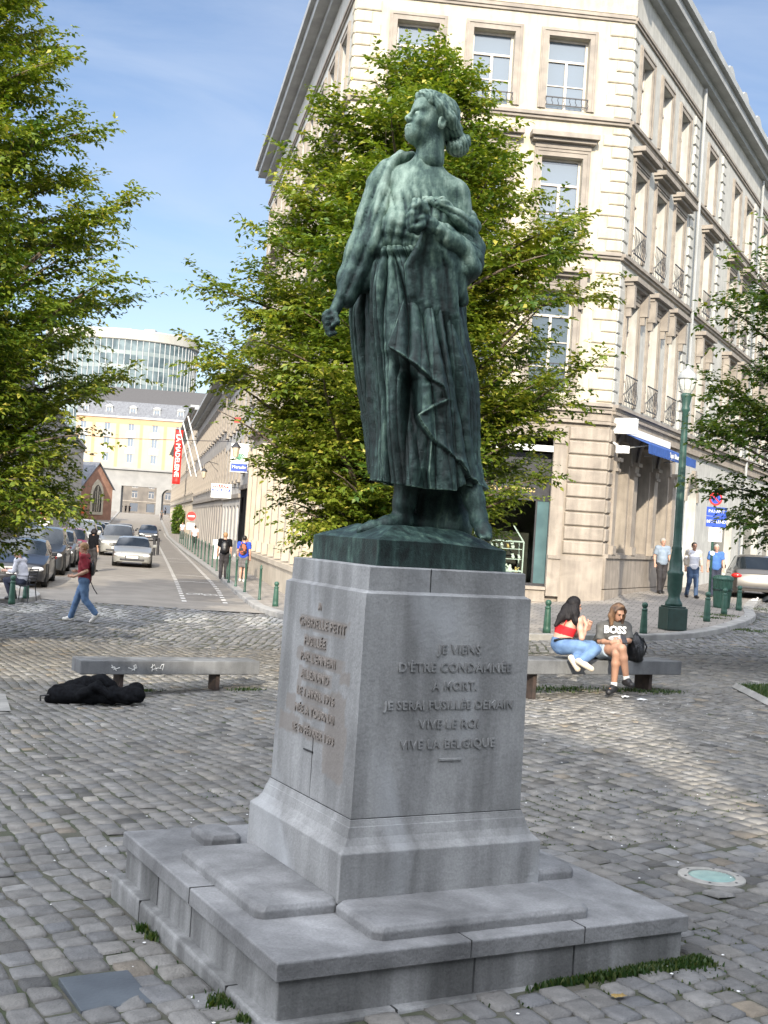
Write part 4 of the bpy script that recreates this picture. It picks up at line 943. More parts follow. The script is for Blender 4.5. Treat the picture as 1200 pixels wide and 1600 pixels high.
# ------------------------------------------------------------------ buildings
def win_mesh(wd, ht, mull=True, transom=.68, fw=.07, d=0.0, cross=0):
    mb = MB(); y0, y1 = .0, .07
    mb.box(0, fw, y0, y1, 0, ht).box(wd-fw, wd, y0, y1, 0, ht).box(fw, wd-fw, y0, y1, 0, fw).box(fw, wd-fw, y0, y1, ht-fw, ht)
    if transom: mb.box(fw, wd-fw, y0-.015, y1-.01, ht*transom, ht*transom+fw*.9)
    if mull: mb.box(wd/2-fw*.55, wd/2+fw*.55, y0-.01, y1-.005, fw, ht*(transom or 1)-.001)
    for k in range(cross):
        z = fw+(ht*(transom or 1)-fw)*(k+1)/(cross+1); mb.box(fw, wd/2-fw*.55, y0+.01, y1-.02, z-.015, z+.015).box(wd/2+fw*.55, wd-fw, y0+.01, y1-.02, z-.015, z+.015)
    return mb.mesh('window_frame')
def pane_mesh(wd, ht):
    mb = MB(); mb.add([(.02, .045, .02), (wd-.02, .045, .02), (wd-.02, .045, ht-.02), (.02, .045, ht-.02)], [(0, 1, 2, 3)]); return mb.mesh('pane', False)
def surround_mesh(wd, ht, s=.22, proj=.06, hood=0, sill=True, ears=True, console=False):
    mb = MB(); mb.box(-s, 0, -proj, .0, 0, ht+s).box(wd, wd+s, -proj, 0, 0, ht+s).box(0, wd, -proj, 0, ht, ht+s)
    mb.box(-s+.05, -s+.09, -proj-.025, -proj, 0, ht+s-.05).box(wd+s-.09, wd+s-.05, -proj-.025, -proj, 0, ht+s-.05).box(-s+.09, wd+s-.09, -proj-.025, -proj, ht+s-.09, ht+s-.05)
    if sill: mb.box(-s-.06, wd+s+.06, -proj-.12, 0, -.16, -.002)
    if hood:
        z = ht+s+.002
        mb.box(-s, wd+s, -proj-.03, 0, z, z+.16).box(-s-.10, wd+s+.10, -proj-.20, 0, z+.161, z+.26).box(-s-.17, wd+s+.17, -proj-.34, 0, z+.261, z+.40)
        if console:
            for x in (-s-.06, wd+s-.14): mb.box(x, x+.2, -proj-.24, -proj-.001, z-.5, z+.16).box(x+.03, x+.17, -proj-.15, -proj-.001, z-.75, z-.501)
    return mb.mesh('surround')
def balustrade_mesh(wd, h=.85):
    mb = MB(); mb.box(-.02, wd+.02, -.14, -.11, h-.03, h).box(-.02, wd+.02, -.14, -.11, .04, .07)
    n = int(wd/.16)
    for i in range(n+1):
        x = i*wd/n; mb.tube([(x, -.125, .07), (x+.02, -.16, h*.3), (x-.01, -.12, h*.62), (x, -.125, h-.03)], .012, 4)
    return mb.mesh('balustrade')
_cache = {}
def cached(key, fn):
    if key not in _cache: _cache[key] = fn()
    return _cache[key]
class Facade:
    def __init__(s, root, A, B, mat, name='wall'):
        s.root = root; s.A = Vector(A[:2]); s.B = Vector(B[:2]); s.dir = (s.B-s.A).normalized(); s.len = (s.B-s.A).length
        s.rz = math.atan2(s.dir.y, s.dir.x); s.loc = (A[0]-root.location.x, A[1]-root.location.y, -root.location.z); s.mat = mat; s.ops = []; s.name = name
    def hole(s, u, w_, z, h): s.ops.append((u, u+w_, z, z+h))
    def wall(s, z0, z1, depth=.28, mat=None, x0=0, x1=None):
        x1 = s.len if x1 is None else x1
        ops = [o for o in s.ops if o[2] < z1 and o[3] > z0 and o[0] >= x0-.01 and o[1] <= x1+.01]
        us = sorted({x0, x1, *[o[0] for o in ops], *[o[1] for o in ops]}); zs = sorted({z0, z1, *[max(z0, o[2]) for o in ops], *[min(z1, o[3]) for o in ops]})
        mb = MB()
        for i in range(len(us)-1):
            for j in range(len(zs)-1):
                cu, cz = (us[i]+us[i+1])/2, (zs[j]+zs[j+1])/2
                if any(o[0] < cu < o[1] and o[2] < cz < o[3] for o in ops): continue
                mb.add([(us[i], 0, zs[j]), (us[i+1], 0, zs[j]), (us[i+1], 0, zs[j+1]), (us[i], 0, zs[j+1])], [(0, 1, 2, 3)])
        for (a, b_, c, d) in ops:
            c = max(c, z0); d = min(d, z1); e = depth
            mb.add([(a, 0, c), (a, e, c), (a, e, d), (a, 0, d)], [(0, 1, 2, 3)]); mb.add([(b_, 0, c), (b_, 0, d), (b_, e, d), (b_, e, c)], [(0, 1, 2, 3)])
            mb.add([(a, 0, c), (b_, 0, c), (b_, e, c), (a, e, c)], [(0, 1, 2, 3)]); mb.add([(a, 0, d), (a, e, d), (b_, e, d), (b_, 0, d)], [(0, 1, 2, 3)])
        return link(s.name, mb.mesh('wall', False), mat or s.mat, s.root, s.loc, s.rz)
    def put(s, name, me, mat, u, z, out=0.0, parent=None):
        if parent is None:
            d = s.dir; return link(name, me, mat, s.root, (s.loc[0]+d.x*u+d.y*out, s.loc[1]+d.y*u-d.x*out, s.loc[2]+z), s.rz)
        return link(name, me, mat, parent, (0, 0, 0), 0)
    def window(s, u, z, w_, h, depth=.22, surr=None, bal=False, glass='glass', frame='frame', cross=0, transom=.68, mull=True, smat='trim'):
        s.hole(u, w_, z, h)
        fr = s.put('window', cached(('w', w_, h, cross, transom, mull, frame), lambda: win_mesh(w_, h, mull, transom, cross=cross)), mt[frame], u, z, -depth)
        link('pane', cached(('p', w_, h, glass), lambda: pane_mesh(w_, h)), mt[glass], fr)
        if surr is not None:
            link('surround', cached(('s', w_, h, tuple(sorted(surr.items())), smat), lambda: surround_mesh(w_, h, **surr)), mt[smat], fr, (0, -depth, 0))
        if bal: link('balustrade', cached(('b', w_, bal), lambda: balustrade_mesh(w_, .85 if bal is True else bal)), mt['iron'], fr, (0, -depth, .02))
        return fr
    def strip(s, name, u0, u1, z0, z1, proj, mat, steps=None):
        mb = MB()
        for (a, b_, p_) in (steps or ((0, 1, 1),)):
            mb.box(u0, u1, -proj*p_, .0, z0+(z1-z0)*a+.0005, z0+(z1-z0)*b_-.0005)
        return link(name, mb.mesh(name), mat, s.root, s.loc, s.rz)
    def quoins(s, u, dirn, z0, z1, mat, long=.72, short=.46, h=.34, proj=.05, gap=.035):
        mb = MB(); z = z0; k = 0
        while z < z1-.1:
            l = long if k % 2 else short; a, b_ = (u, u+l) if dirn > 0 else (u-l, u); zz = min(z+h-gap, z1)
            mb.frus(a, b_, -.001, .0, z, a, b_, -.001, .0, zz)
            mb.add([(a, 0, z), (b_, 0, z), (b_, 0, zz), (a, 0, zz), (a, -proj*.6, z), (b_, -proj*.6, z), (b_, -proj*.6, zz), (a, -proj*.6, zz), (a+.03, -proj, z+.03), (b_-.03, -proj, z+.03), (b_-.03, -proj, zz-.03), (a+.03, -proj, zz-.03)],
                   [(0, 1, 5, 4), (1, 2, 6, 5), (2, 3, 7, 6), (3, 0, 4, 7), (4, 5, 9, 8), (5, 6, 10, 9), (6, 7, 11, 10), (7, 4, 8, 11), (8, 9, 10, 11)])
            z += h; k += 1
        return link('quoins', mb.mesh('quoins'), mat, s.root, s.loc, s.rz)
def slab_roof(root, pts, z, mat, name='roof', th=.1):
    mb = MB(); mb.prism([(p[0]-root.location.x, p[1]-root.location.y) for p in pts], z-root.location.z, z-root.location.z+th); return mb.build(name, mat, root)
C1 = (6.4, 36.0); C2 = (-1.71, 35.19); SD = Vector((.449, .893)).normalized(); LD = Vector((-.1905, .982)).normalized()
CE = (C1[0]+SD.x*31, C1[1]+SD.y*31); CLf = (C2[0]+LD.x*25, C2[1]+LD.y*25)
bld = empty('corner_building', (C1[0], C1[1], -1.8), 0, 'tall cream corner building with quoins, rows of windows and a blue awning', 'building')
# front facade (x from C2 to C1, length 8.15)
f = Facade(bld, C2, C1, mt['white_paint']); Lf = f.len
WU = [Lf-1.9-.62, Lf-4.12-.62, Lf-6.34-.62]
S1 = dict(s=.23, proj=.06, hood=0, sill=False); S2 = dict(s=.22, proj=.06, hood=1, sill=False)
S3 = dict(s=.22, proj=.06, hood=1, sill=False, console=True)
for u in WU:
    f.window(u, 12.5, 1.22, 2.12, surr=S1, cross=1, bal=.3); f.window(u, 8.62, 1.22, 2.5, surr=S2, bal=True, cross=1); f.window(u, 4.25, 1.22, 3.0, surr=S3, bal=True, cross=2, transom=.75)
SHOP = [(Lf-4.6, 3.35), (.45, 2.6)]
for u, w_ in SHOP: f.hole(u, w_, -1.35, 4.35)
f.wall(-3.0, 3.9, .45, mt['gfstone']); f.wall(3.9, 17.2)
for z, p_ in ((15.25, .10), (12.2, .16), (8.3, .16), (3.9, .22)):
    f.strip('string_course', -.02, Lf+.0, z-.02, z+.16, p_, mt['trim'], ((0, .45, .6), (.45, 1, 1)))
f.strip('string_course', -.02, Lf, 3.45, 3.86, .10, mt['gfstone'], ((0, .2, 1.3), (.25, .8, .6), (.8, 1, 1.5)))
f.strip('frieze', 0, Lf, 15.45, 16.4, .05, mt['white_paint']); f.strip('cornice', -.6, Lf+.6, 16.4, 17.2, .8, mt['gutter'], ((0, .3, .35), (.3, .7, .8), (.7, 1, 1)))
for z0, z1 in ((4.12, 8.2), (8.52, 12.1), (12.42, 15.2)):
    f.quoins(Lf, -1, z0, z1, mt['white_paint']); f.quoins(0, 1, z0, z1, mt['white_paint'])
f.quoins(Lf-.0, -1, -.35, 3.4, mt['gfstone'], long=1.18, short=1.18, h=.415, proj=.07, gap=.05); f.quoins(0, 1, -.35, 3.4, mt['gfstone'], long=.42, short=.42, h=.415, proj=.07, gap=.05)
f.strip('plinth_course', Lf-1.26, Lf+.02, -2.2, -.42, .10, mt['gfstone'], ((0, .93, 1), (.93, 1, .6)))
# pilaster beside the shop window
f.strip('pilaster', Lf-1.64, Lf-1.265, -1.6, 3.3, .12, mt['gfstone'], ((0, .22, 1.5), (.22, .24, 1.9), (.24, .9, 1), (.9, .92, 1.4), (.92, .97, 1.2), (.97, 1, 1.7)))
f.strip('shop_sill', .4, Lf-1.66, -2.15, -1.36, .14, mt['gfstone'], ((0, .45, 1.6), (.46, .55, 1.2), (.55, .9, 1), (.9, 1, 1.5)))
f.strip('shop_lintel', .4, Lf-1.66, 2.55, 2.72, .16, mt['white'])
# shop front: dark fascia with gilt lettering, glass, door jamb
u0, w0 = SHOP[0]
mb = MB(); mb.box(u0, u0+w0, .25, .32, 1.2, 2.5).box(u0, u0+w0, .2, .32, 1.12, 1.2).box(u0+w0-.10, u0+w0, .10, .3, -1.35, 2.5).box(u0+w0-.75, u0+w0-.7, .2, .26, -1.35, 1.2).box(u0, u0+w0, .12, .3, -1.35, -1.27)
mb.box(u0, u0+.1, .1, .3, -1.35, 2.5)
link('shop_front', mb.mesh('shop_front'), mt['iron'], bld, f.loc, f.rz)
mb = MB(); mb.box(u0+.1, u0+w0-.75, .22, .235, -1.27, 1.12); link('shop_glass', mb.mesh('glass'), mt['clear'], bld, f.loc, f.rz)
mb = MB(); mb.box(u0+w0-.7, u0+w0-.1, .22, .235, -1.27, 1.12); link('shop_door', mb.mesh('door'), M('teal_glass', (.10, .17, .18), (.07, .12, .13), .15, 2), bld, f.loc, f.rz)
mb = MB(); mb.box(u0-.2, u0+w0+.2, 2.2, 2.3, -1.5, 3.0).box(u0-.2, u0+w0+.2, .45, 2.3, -1.5, -1.4).box(u0-.3, u0-.2, .4, 2.3, -1.5, 3).box(u0+w0+.2, u0+w0+.3, .4, 2.3, -1.5, 3).box(u0-.2, u0+w0+.2, .4, 2.3, 2.9, 3.0)
link('shop_interior', mb.mesh('interior'), M('shop_interior_wall', (.05, .038, .03), (.03, .022, .018), .8, 2), bld, f.loc, f.rz)
gold = M('gilt_letters', (.65, .48, .22), (.5, .36, .15), .4, 30)
f.put('shop_lettering', text_mesh('ANTIQUES & PAINTINGS', .17, .006, space=1.1, bold=.002), gold, u0+1.55, 1.42, -.235)
u1, w1 = SHOP[1]
mb = MB(); mb.box(u1, u1+w1, .3, .34, -1.35, 3.0); link('shop_glass', mb.mesh('g'), mt['darkglass'], bld, f.loc, f.rz)
# side facade (from C1 going back right)
g = Facade(bld, C1, CE, mt['white_side'], 'side_wall'); Lg = g.len
su = [.95, 3.45, 5.95, 10.3, 15.0, 17.6, 21.6, 24.2, 27.6]
for i, u in enumerate(su):
    g.window(u, 12.55, 1.2, 2.1, surr=S1, cross=1); g.window(u, 8.62, 1.2, 2.55, surr=S2, bal=True, cross=1); g.window(u, 4.2, 1.2, 3.1, surr=S3, bal=True, cross=2, transom=.75)
arch = [(.72, 1.55), (3.22, 1.55), (5.72, 1.55)]
for u, w_ in arch: g.hole(u, w_, -.25, 3.45)
g.hole(10.0, 1.7, -2.5, 5.1); g.hole(15.2, 3.6, -2.0, 3.6); g.hole(21.5, 3.6, -1.6, 3.6); g.hole(26.5, 3, -1.4, 3.6)
g.wall(-3, 3.9, .5, mt['gfstone'], 0, 8.2); g.wall(-3, 3.9, .4, mt['white_side'], 8.2, Lg); g.wall(3.9, 17.2)
def arch_fill(fc, u, w_, zt, depth, mat, ring_mat=None):
    r = w_/2; n = 14; mb = MB(); cx = u+r; zc = zt-r
    for sgn in (-1, 1):
        pts = [(cx+sgn*r, zc)]+[(cx+sgn*r*math.cos(a), zc+r*math.sin(a)) for a in [math.pi/2*i/n for i in range(1, n+1)]]+[(cx, zt+.002), (cx+sgn*r, zt+.002)]
        k = len(mb.v); fr_ = [(x, 0.0, z) for x, z in pts]; bk_ = [(x, depth, z) for x, z in pts]; m = len(pts)
        mb.add(fr_+bk_, [tuple(range(m))]+[(i, (i+1) % m, m+(i+1) % m, m+i) for i in range(m)])
    link('arch', mb.mesh('arch'), mat, fc.root, fc.loc, fc.rz)
    mb = MB(); ri, ro = r, r+.2; vs = []; fs = []
    for i in range(2*n+1):
        a = math.pi*i/(2*n)
        for rr, y in ((ri, .0), (ri, -.07), (ro, -.07), (ro, .0)): vs.append((cx+rr*math.cos(a), y, zc+rr*math.sin(a)))
    for i in range(2*n):
        for k in range(3): fs.append((i*4+k, i*4+4+k, i*4+5+k, i*4+1+k))
    mb.add(vs, fs); mb.box(cx-.12, cx+.12, -.14, 0, zt-.12, zt+.3)
    link('archivolt', mb.mesh('archivolt'), ring_mat or mat, fc.root, fc.loc, fc.rz)
for u, w_ in arch:
    arch_fill(g, u, w_, 3.2, .4, mt['gfstone'])
    mb = MB(); mb.box(u, u+w_, .42, .45, -.25, 3.2); link('arch_glass', mb.mesh('g'), M('pale_shop_glass', (.38, .42, .40), (.26, .30, .29), .08, 1.2) if 'psg' not in mt else mt['psg'], bld, g.loc, g.rz)
    mt['psg'] = bpy.data.materials['pale_shop_glass']
    mb = MB(); mb.box(u+.0, u+.07, .36, .42, -.25, 3.1).box(u+w_-.07, u+w_, .36, .42, -.25, 3.1).box(u, u+w_, .34, .42, 2.0, 2.12); link('arch_window_frame', mb.mesh('fr'), mt['darkframe'], bld, g.loc, g.rz)
for u in (.58, 2.65, 5.15, 7.65): # piers with capitals between the arches
    g.strip('pier', u-.2, u+.24 if u > 1 else u+.12, -.3, 2.55, .14, mt['gfstone'], ((0, .09, 1.5), (.09, .86, 1), (.86, .89, 1.5), (.89, .96, 1.15), (.96, 1, 1.9)))
g.strip('plinth_course', 0.02, 8.15, -2.6, -.30, .12, mt['gfstone'], ((0, .55, 1.15), (.56, .95, 1), (.95, 1, 1.5)))
g.quoins(0, 1, -.35, 3.4, mt['gfstone'], long=.5, short=.5, h=.415, proj=.07, gap=.05)
arch_fill(g, 10.0, 1.7, 2.6, .4, mt['white_side'], mt['trim'])
mb = MB(); mb.box(10.0, 11.7, .35, .4, -2.5, 2.6).box(10.1, 10.8, .3, .349, -2.3, 1.3).box(10.9, 11.6, .3, .349, -2.3, 1.3); link('door', mb.mesh('door'), mt['white'], bld, g.loc, g.rz)
for u, w_ in ((15.2, 3.6), (21.5, 3.6), (26.5, 3)):
    mb = MB(); mb.box(u, u+w_, .3, .34, -2.6, 2.0); link('shop_glass', mb.mesh('g'), mt['darkglass'], bld, g.loc, g.rz)
for z, p_ in ((15.25, .10), (12.2, .16), (8.3, .16), (3.9, .22)):
    g.strip('string_course', 0, Lg, z-.02, z+.16, p_, mt['trim'], ((0, .45, .6), (.45, 1, 1)))
g.strip('string_course', 0, Lg, 3.45, 3.86, .10, mt['gfstone'], ((0, .2, 1.3), (.25, .8, .6), (.8, 1, 1.5)))
g.strip('frieze', 0, Lg, 15.45, 16.4, .05, mt['white_side']); g.strip('cornice', -.3, Lg+.3, 16.4, 17.2, .8, mt['gutter'], ((0, .3, .35), (.3, .7, .8), (.7, 1, 1)))
for z0, z1 in ((4.12, 8.2), (8.52, 12.1), (12.42, 15.2)):
    g.quoins(0, 1, z0, z1, mt['white_side'], long=.5, short=.3)
    for u in (8.2, 12.9, 19.8, 26.1, Lg): g.quoins(u+.25, -1, z0, z1, mt['white_side'], long=.62, short=.5, proj=.08)
for u in (8.62, 20.3): link('downpipe', MB().tube([(u, -.16, -1.9), (u, -.16, 16.3)], .06, 8).mesh('pipe'), mt['gutter'], bld, g.loc, g.rz)
# left facade (from far end to C2) runs along the left street
lf = Facade(bld, CLf, C2, mt['cream'], 'street_wall'); Ll = lf.len
for k in range(10):
    u = .9+k*2.42
    if u > Ll-1.6: break
    lf.window(u, 12.5, 1.15, 2.1, surr=S1); lf.window(u, 8.62, 1.15, 2.5, surr=S2); lf.window(u, 4.25, 1.15, 3.0, surr=S3)
    lf.hole(u-.1, 1.35, -1.2, 3.9)
    mb = MB(); mb.box(u-.1, u+1.25, .3, .34, -1.2, 2.7).box(u-.1, u-.03, .22, .3, -1.2, 2.7).box(u+1.18, u+1.25, .22, .3, -1.2, 2.7).box(u-.03, u+1.18, .22, .3, 1.4, 1.5); link('ground_window', mb.mesh('g'), mt['cream'], bld, lf.loc, lf.rz)
    lf.strip('pilaster', u-.72, u-.3, -1.3, 3.3, .2, mt['cream'], ((0, .1, 1.4), (.1, .92, 1), (.92, 1, 1.5)))
lf.wall(-3, 3.9, .4, mt['cream']); lf.wall(3.9, 17.2, .28, mt['white_side'])
for z, p_ in ((15.25, .10), (12.2, .16), (8.3, .16), (3.9, .3)): lf.strip('string_course', 0, Ll, z-.02, z+.16, p_, mt['trim'], ((0, .45, .6), (.45, 1, 1)))
lf.strip('plinth_course', 0, Ll, -3.0, -1.35, .3, mt['cream'], ((0, .9, 1), (.9, 1, 1.2)))
lf.strip('cornice', -.3, Ll+.3, 16.4, 17.2, .8, mt['gutter'], ((0, .3, .35), (.3, .7, .8), (.7, 1, 1)))
for z0, z1 in ((4.12, 8.2), (8.52, 12.1), (12.42, 15.2)): lf.quoins(Ll, -1, z0, z1, mt['white_paint'], long=.5, short=.3)
foot = [C2, C1, CE, (CE[0]-12, CE[1]+5), (CLf[0]+9, CLf[1]+4), CLf]
slab_roof(bld, foot, 17.15, mt['slate'])
bk_ = Facade(bld, CE, CLf, mt['greywall'], 'back_wall'); bk_.wall(-3, 17.2)
# mansard slopes and dormers
def mansard(fc, z0, z1, inset, mat, u0=0, u1=None):
    u1 = u1 or fc.len; mb = MB(); mb.add([(u0, .15, z0), (u1, .15, z0), (u1-inset*.5, inset, z1), (u0+inset*.5, inset, z1)], [(0, 1, 2, 3)]); link('mansard', mb.mesh('m', False), mat, fc.root, fc.loc, fc.rz)
mansard(g, 17.2, 19.4, 1.3, mt['slate']); mansard(f, 17.2, 19.4, 1.3, mt['slate']); mansard(lf, 17.2, 19.4, 1.3, mt['slate'])
def dormer(fc, u, z, w_=1.3, h=1.5, mat='gutter'):
    mb = MB(); mb.box(0, .16, 0, 1.5, 0, h).box(w_-.16, w_, 0, 1.5, 0, h).box(.16, w_-.16, 0, 1.5, h-.2, h).box(.16, w_-.16, 0, .3, 0, .16).box(-.1, w_+.1, -.12, 1.6, h, h+.1)
    mb.prism([(-.1, h+.1), (w_+.1, h+.1), (w_*.8, h+.36), (w_/2, h+.46), (w_*.2, h+.36)], -.1, 1.6, 'y')
    d_ = fc.put('dormer', mb.mesh('dormer'), mt[mat], u, z, -.25); w2 = link('window', win_mesh(w_-.32, h-.36, True, 0, .05), mt['frame'], d_, (.16, .08, .16)); link('pane', pane_mesh(w_-.32, h-.36), mt['glass'], d_, (.16, .08, .16))
for u in (.6, 3.2, 5.8, 10.0, 13.5, 16.5, 19.5, 22.5, 25.5, 28.5): dormer(g, u, 17.2)
# the awning
aw = empty('shop_awning', (C1[0]+SD.x*.5+SD.y*.1, C1[1]+SD.y*.5-SD.x*.1, 3.35), math.atan2(SD.y, SD.x), 'blue shop awning with a scalloped edge on the corner building side', 'awning')
mb = MB(); Wd = 6.1; mb.add([(0, 0, 0), (Wd, 0, 0), (Wd, -.95, -.36), (0, -.95, -.36), (0, 0, -.012), (Wd, 0, -.012), (Wd, -.95, -.372), (0, -.95, -.372)], [(0, 1, 2, 3), (7, 6, 5, 4), (0, 3, 7, 4), (1, 5, 6, 2)])
mb.build('canopy', M('blue_canvas', (.03, .09, .32), (.022, .07, .26), .8, 8), aw)
mb = MB(); n = 37
for i in range(n):
    x0 = Wd*i/n; x1 = Wd*(i+1)/n; xm = (x0+x1)/2; mb.add([(x0, -.955, -.36), (x1, -.955, -.36), (x1, -.955, -.58), (xm+.05, -.955, -.64), (xm-.05, -.955, -.64), (x0, -.955, -.58)], [(0, 1, 2, 3, 4, 5)])
o_ = mb.build('valance', bpy.data.materials['blue_canvas'], aw); m_ = o_.modifiers.new('s', 'SOLIDIFY'); m_.thickness = .008
link('lettering', text_mesh('Tapis  Décoration', .22, .003, bold=.004), mt['white'], aw, (3.3, -.968, -.49))
mb = MB(); mb.box(-.1, Wd+.1, -.05, .15, 0, .22).box(-.25, -.0, -.6, .1, -.1, .35); mb.build('casing', mt['white'], aw)
for x in (.4, 3.1, 5.8):
    mb = MB(); mb.tube([(x, 0, -.5), (x, -.9, -.37)], .02, 6); mb.build('arm', mt['gutter'], aw)
# things in the shop window
cab = empty('display_cabinet', (C2[0]+f.dir.x*(u0+1.6)-f.dir.y*.6*0-.03, C2[1]+f.dir.y*(u0+1.6)+.95, -1.35), f.rz, 'white framed glass display cabinet inside the corner shop window', 'cabinet')
mb = MB(); r_ = .022
P4 = [(-.85, -.3), (.75, -.3), (.75, .3), (-.85, .3)]
for x, y in P4: mb.tube([(x, y, 0), (x, y, 1.25)], r_, 4)
for z in (0.02, .38, 1.25):
    for i in range(4): a = P4[i]; b2 = P4[(i+1) % 4]; mb.tube([(*a, z), (*b2, z)], r_, 4)
mb.tube([(.75, -.3, 1.25), (.42, -.3, 1.72)], r_, 4); mb.tube([(-.85, -.3, 1.25), (-.55, -.3, 1.72)], r_, 4)
mb.build('cabinet_frame', mt['white'], cab)
mb = MB(); mb.box(-.84, .74, -.31, .3, .0, .3); mb.build('base', M('pale_green_panel', (.66, .74, .68), (.58, .66, .6), .6, 5), cab)
for z in (.72, 1.02): mb = MB(); mb.box(-.82, .72, -.26, .26, z, z+.015); mb.build('shelf', mt['white'], cab)
rr = random.Random(4)
por = M('white_porcelain', (.8, .79, .76), (.6, .58, .52), .25, 20); gil = M('gilt_brass', (.55, .38, .15), (.35, .22, .08), .35, 20, metal=.5)
for k in range(26):
    z = (.30, .735, 1.035)[k % 3]; x = -.7+1.35*((k//3)/8)+rr.uniform(-.05, .05); hgt = rr.uniform(.10, .22)*(1.5 if z < .5 else 1)
    sn = SDF(.012, .02); sn.ell((0, 0, hgt*.3), (hgt*.3, hgt*.22, hgt*.32)); sn.ell((rr.uniform(-.02, .02), 0, hgt*.7), (hgt*.16, hgt*.16, hgt*.24)); sn.cap((0, 0, hgt*.5), (hgt*.35*rr.choice((-1, 1)), 0, hgt*.8), hgt*.08)
    m2 = Matrix.Rotation(cab.rotation_euler[2], 3, 'Z') @ Vector((x, rr.uniform(-.2, .1), z+.005))
    o = link('figurine', sn.mesh('figurine'), por if k % 4 else gil, None, Vector(cab.location)+m2, 0, True); tag(o, '%s figurine, %s from the left on the %s of the shop window cabinet' % ('white porcelain' if k % 4 else 'gilt brass', ('first', 'second', 'third', 'fourth', 'fifth', 'sixth', 'seventh', 'eighth', 'ninth')[k//3], ('floor', 'middle shelf', 'top shelf')[k % 3]), 'figurine', 'figurines in the shop window')
# ------------------------------------------------------------------ street row on the right-hand side, beyond the corner building
def house(name, A, B, z0, z1, mat, label, rows, ww=1.1, wh=2.0, pitch=2.4, roof='slate', gf=None, cornice=.5, smat='trim', cat='building', depth=12, glass='darkglass', frame='frame', surr=True, gfh=3.2, dorm=False, zrows=None):
    root = empty(name, (A[0], A[1], z0), 0, label, cat); fc = Facade(root, A, B, mat)
    n = max(1, int((fc.len-.6)/pitch)); gap = fc.len/n
    zg = z0+gfh
    for r_ in range(rows):
        zz = zg+.9+r_*(z1-zg-.8)/rows
        for k in range(n):
            fc.window(k*gap+(gap-ww)/2, zz, ww, min(wh, (z1-zg-.8)/rows-.7), surr=dict(s=.16, proj=.05, hood=0, sill=True) if surr else None, glass=glass, frame=frame, smat=smat)
    for k in range(n):
        fc.hole(k*gap+(gap-ww*1.35)/2, ww*1.35, z0+.5, gfh-1.0)
        mb = MB(); x = k*gap+(gap-ww*1.35)/2; mb.box(x, x+ww*1.35, .25, .3, z0+.5, zg-.5); link('shop_window', mb.mesh('g'), mt['darkglass'], root, fc.loc, fc.rz)
    fc.wall(z0-1.5, zg, .28, gf or mat); fc.wall(zg, z1)
    fc.strip('string_course', 0, fc.len, zg-.1, zg+.12, .12, mt[smat]); fc.strip('cornice', -.05, fc.len+.05, z1-.35, z1+.1, cornice, mt['gutter'], ((0, .5, .5), (.5, 1, 1)))
    inw = Vector((-fc.dir.y, fc.dir.x)); a2 = Vector(A)+inw*depth; b2 = Vector(B)+inw*depth
    for (p_, q_) in ((a2, Vector(A)), (Vector(B), b2), (b2, a2)): Facade(root, p_, q_, mt['greywall'], 'party_wall').wall(z0-2, z1-.001)
    r1 = 2.4; mb = MB()
    def lo(v, z): return (v.x-root.location.x, v.y-root.location.y, z-root.location.z)
    Av, Bv = Vector(A), Vector(B); am = (Av+a2)/2; bm = (Bv+b2)/2
    mb.add([lo(Av, z1+.05), lo(Bv, z1+.05), lo(bm, z1+r1), lo(am, z1+r1), lo(a2, z1+.05), lo(b2, z1+.05)], [(0, 1, 2, 3), (3, 2, 5, 4), (0, 3, 4), (1, 5, 2)]); mb.build('roof', mt[roof], root)
    if dorm:
        for k in range(0, n, 2): dormer(fc, k*gap+.3, z1+.1, 1.1, 1.2)
    return root, fc
def SR(t): return (C2[0]+LD.x*t, C2[1]+LD.y*t)
mt['greydark'] = M('grey_brown_stone', (.36, .33, .30), (.27, .25, .225), .85, .8, .1, 10)
mt['palegrey'] = M('pale_painted_facade', (.46, .44, .41), (.38, .365, .34), .85, .8, .1, 10)
house('shop_building', SR(31.5), SR(25.02), -2.5, 9.0, mt['palegrey'], 'narrow pale building with black shop front beside the corner building', 2, .95, 2.1, 2.1, gfh=4.2, gf=mt['black'])
house('grey_building', SR(46), SR(31.53), -2.5, 8.2, mt['greywall'], 'grey street building with hoods over windows behind the shop signs', 2, 1.0, 2.0, 2.4, gfh=3.8)
house('brown_building', SR(96), SR(46.03), -2.5, 9.4, mt['greydark'], 'long grey brown building with heavy cornice on the street right side', 2, 1.1, 2.2, 2.8, cornice=.9, gfh=3.9)
house('far_building', SR(205), SR(96.03), -2.4, 11.6, mt['cream'], 'long beige row with flagpoles running up to the arch', 3, 1.2, 2.0, 4.0, cornice=.9, gfh=4.2)
# left-hand side of the street
def SLt(o, y): return SX(o, y)
specs = [(45, 58, 9.5, 'white_side', 'white stucco corner building of the street left side, half hidden by leaves', 3), (58.03, 74, 10.5, 'palegrey', 'pale building with tall windows second on the street left side', 3), (74.03, 98, 10.0, 'greywall', 'grey building with dark cafe awning on the street left side', 3),
         (98.03, 135, 9.6, 'palegrey', 'pale narrow windowed house row further up the street left', 3), (135.03, 185, 9.2, 'white_side', 'last white house row before the brick church', 2)]
for y0, y1, zt, m1, lab, r_ in specs:
    house('street_house', SX(-9.5, y0), SX(-9.5, y1), -2.5, zt, mt[m1], lab, r_, .9, 1.9, 2.0, gfh=3.4, smat='palegrey')
house('side_house', (-34, 41), SX(-9.5, 44.9), -2.5, 10, mt['white_side'], 'white building end wall facing the square at far left', 3, 1.0, 2.0, 2.6)
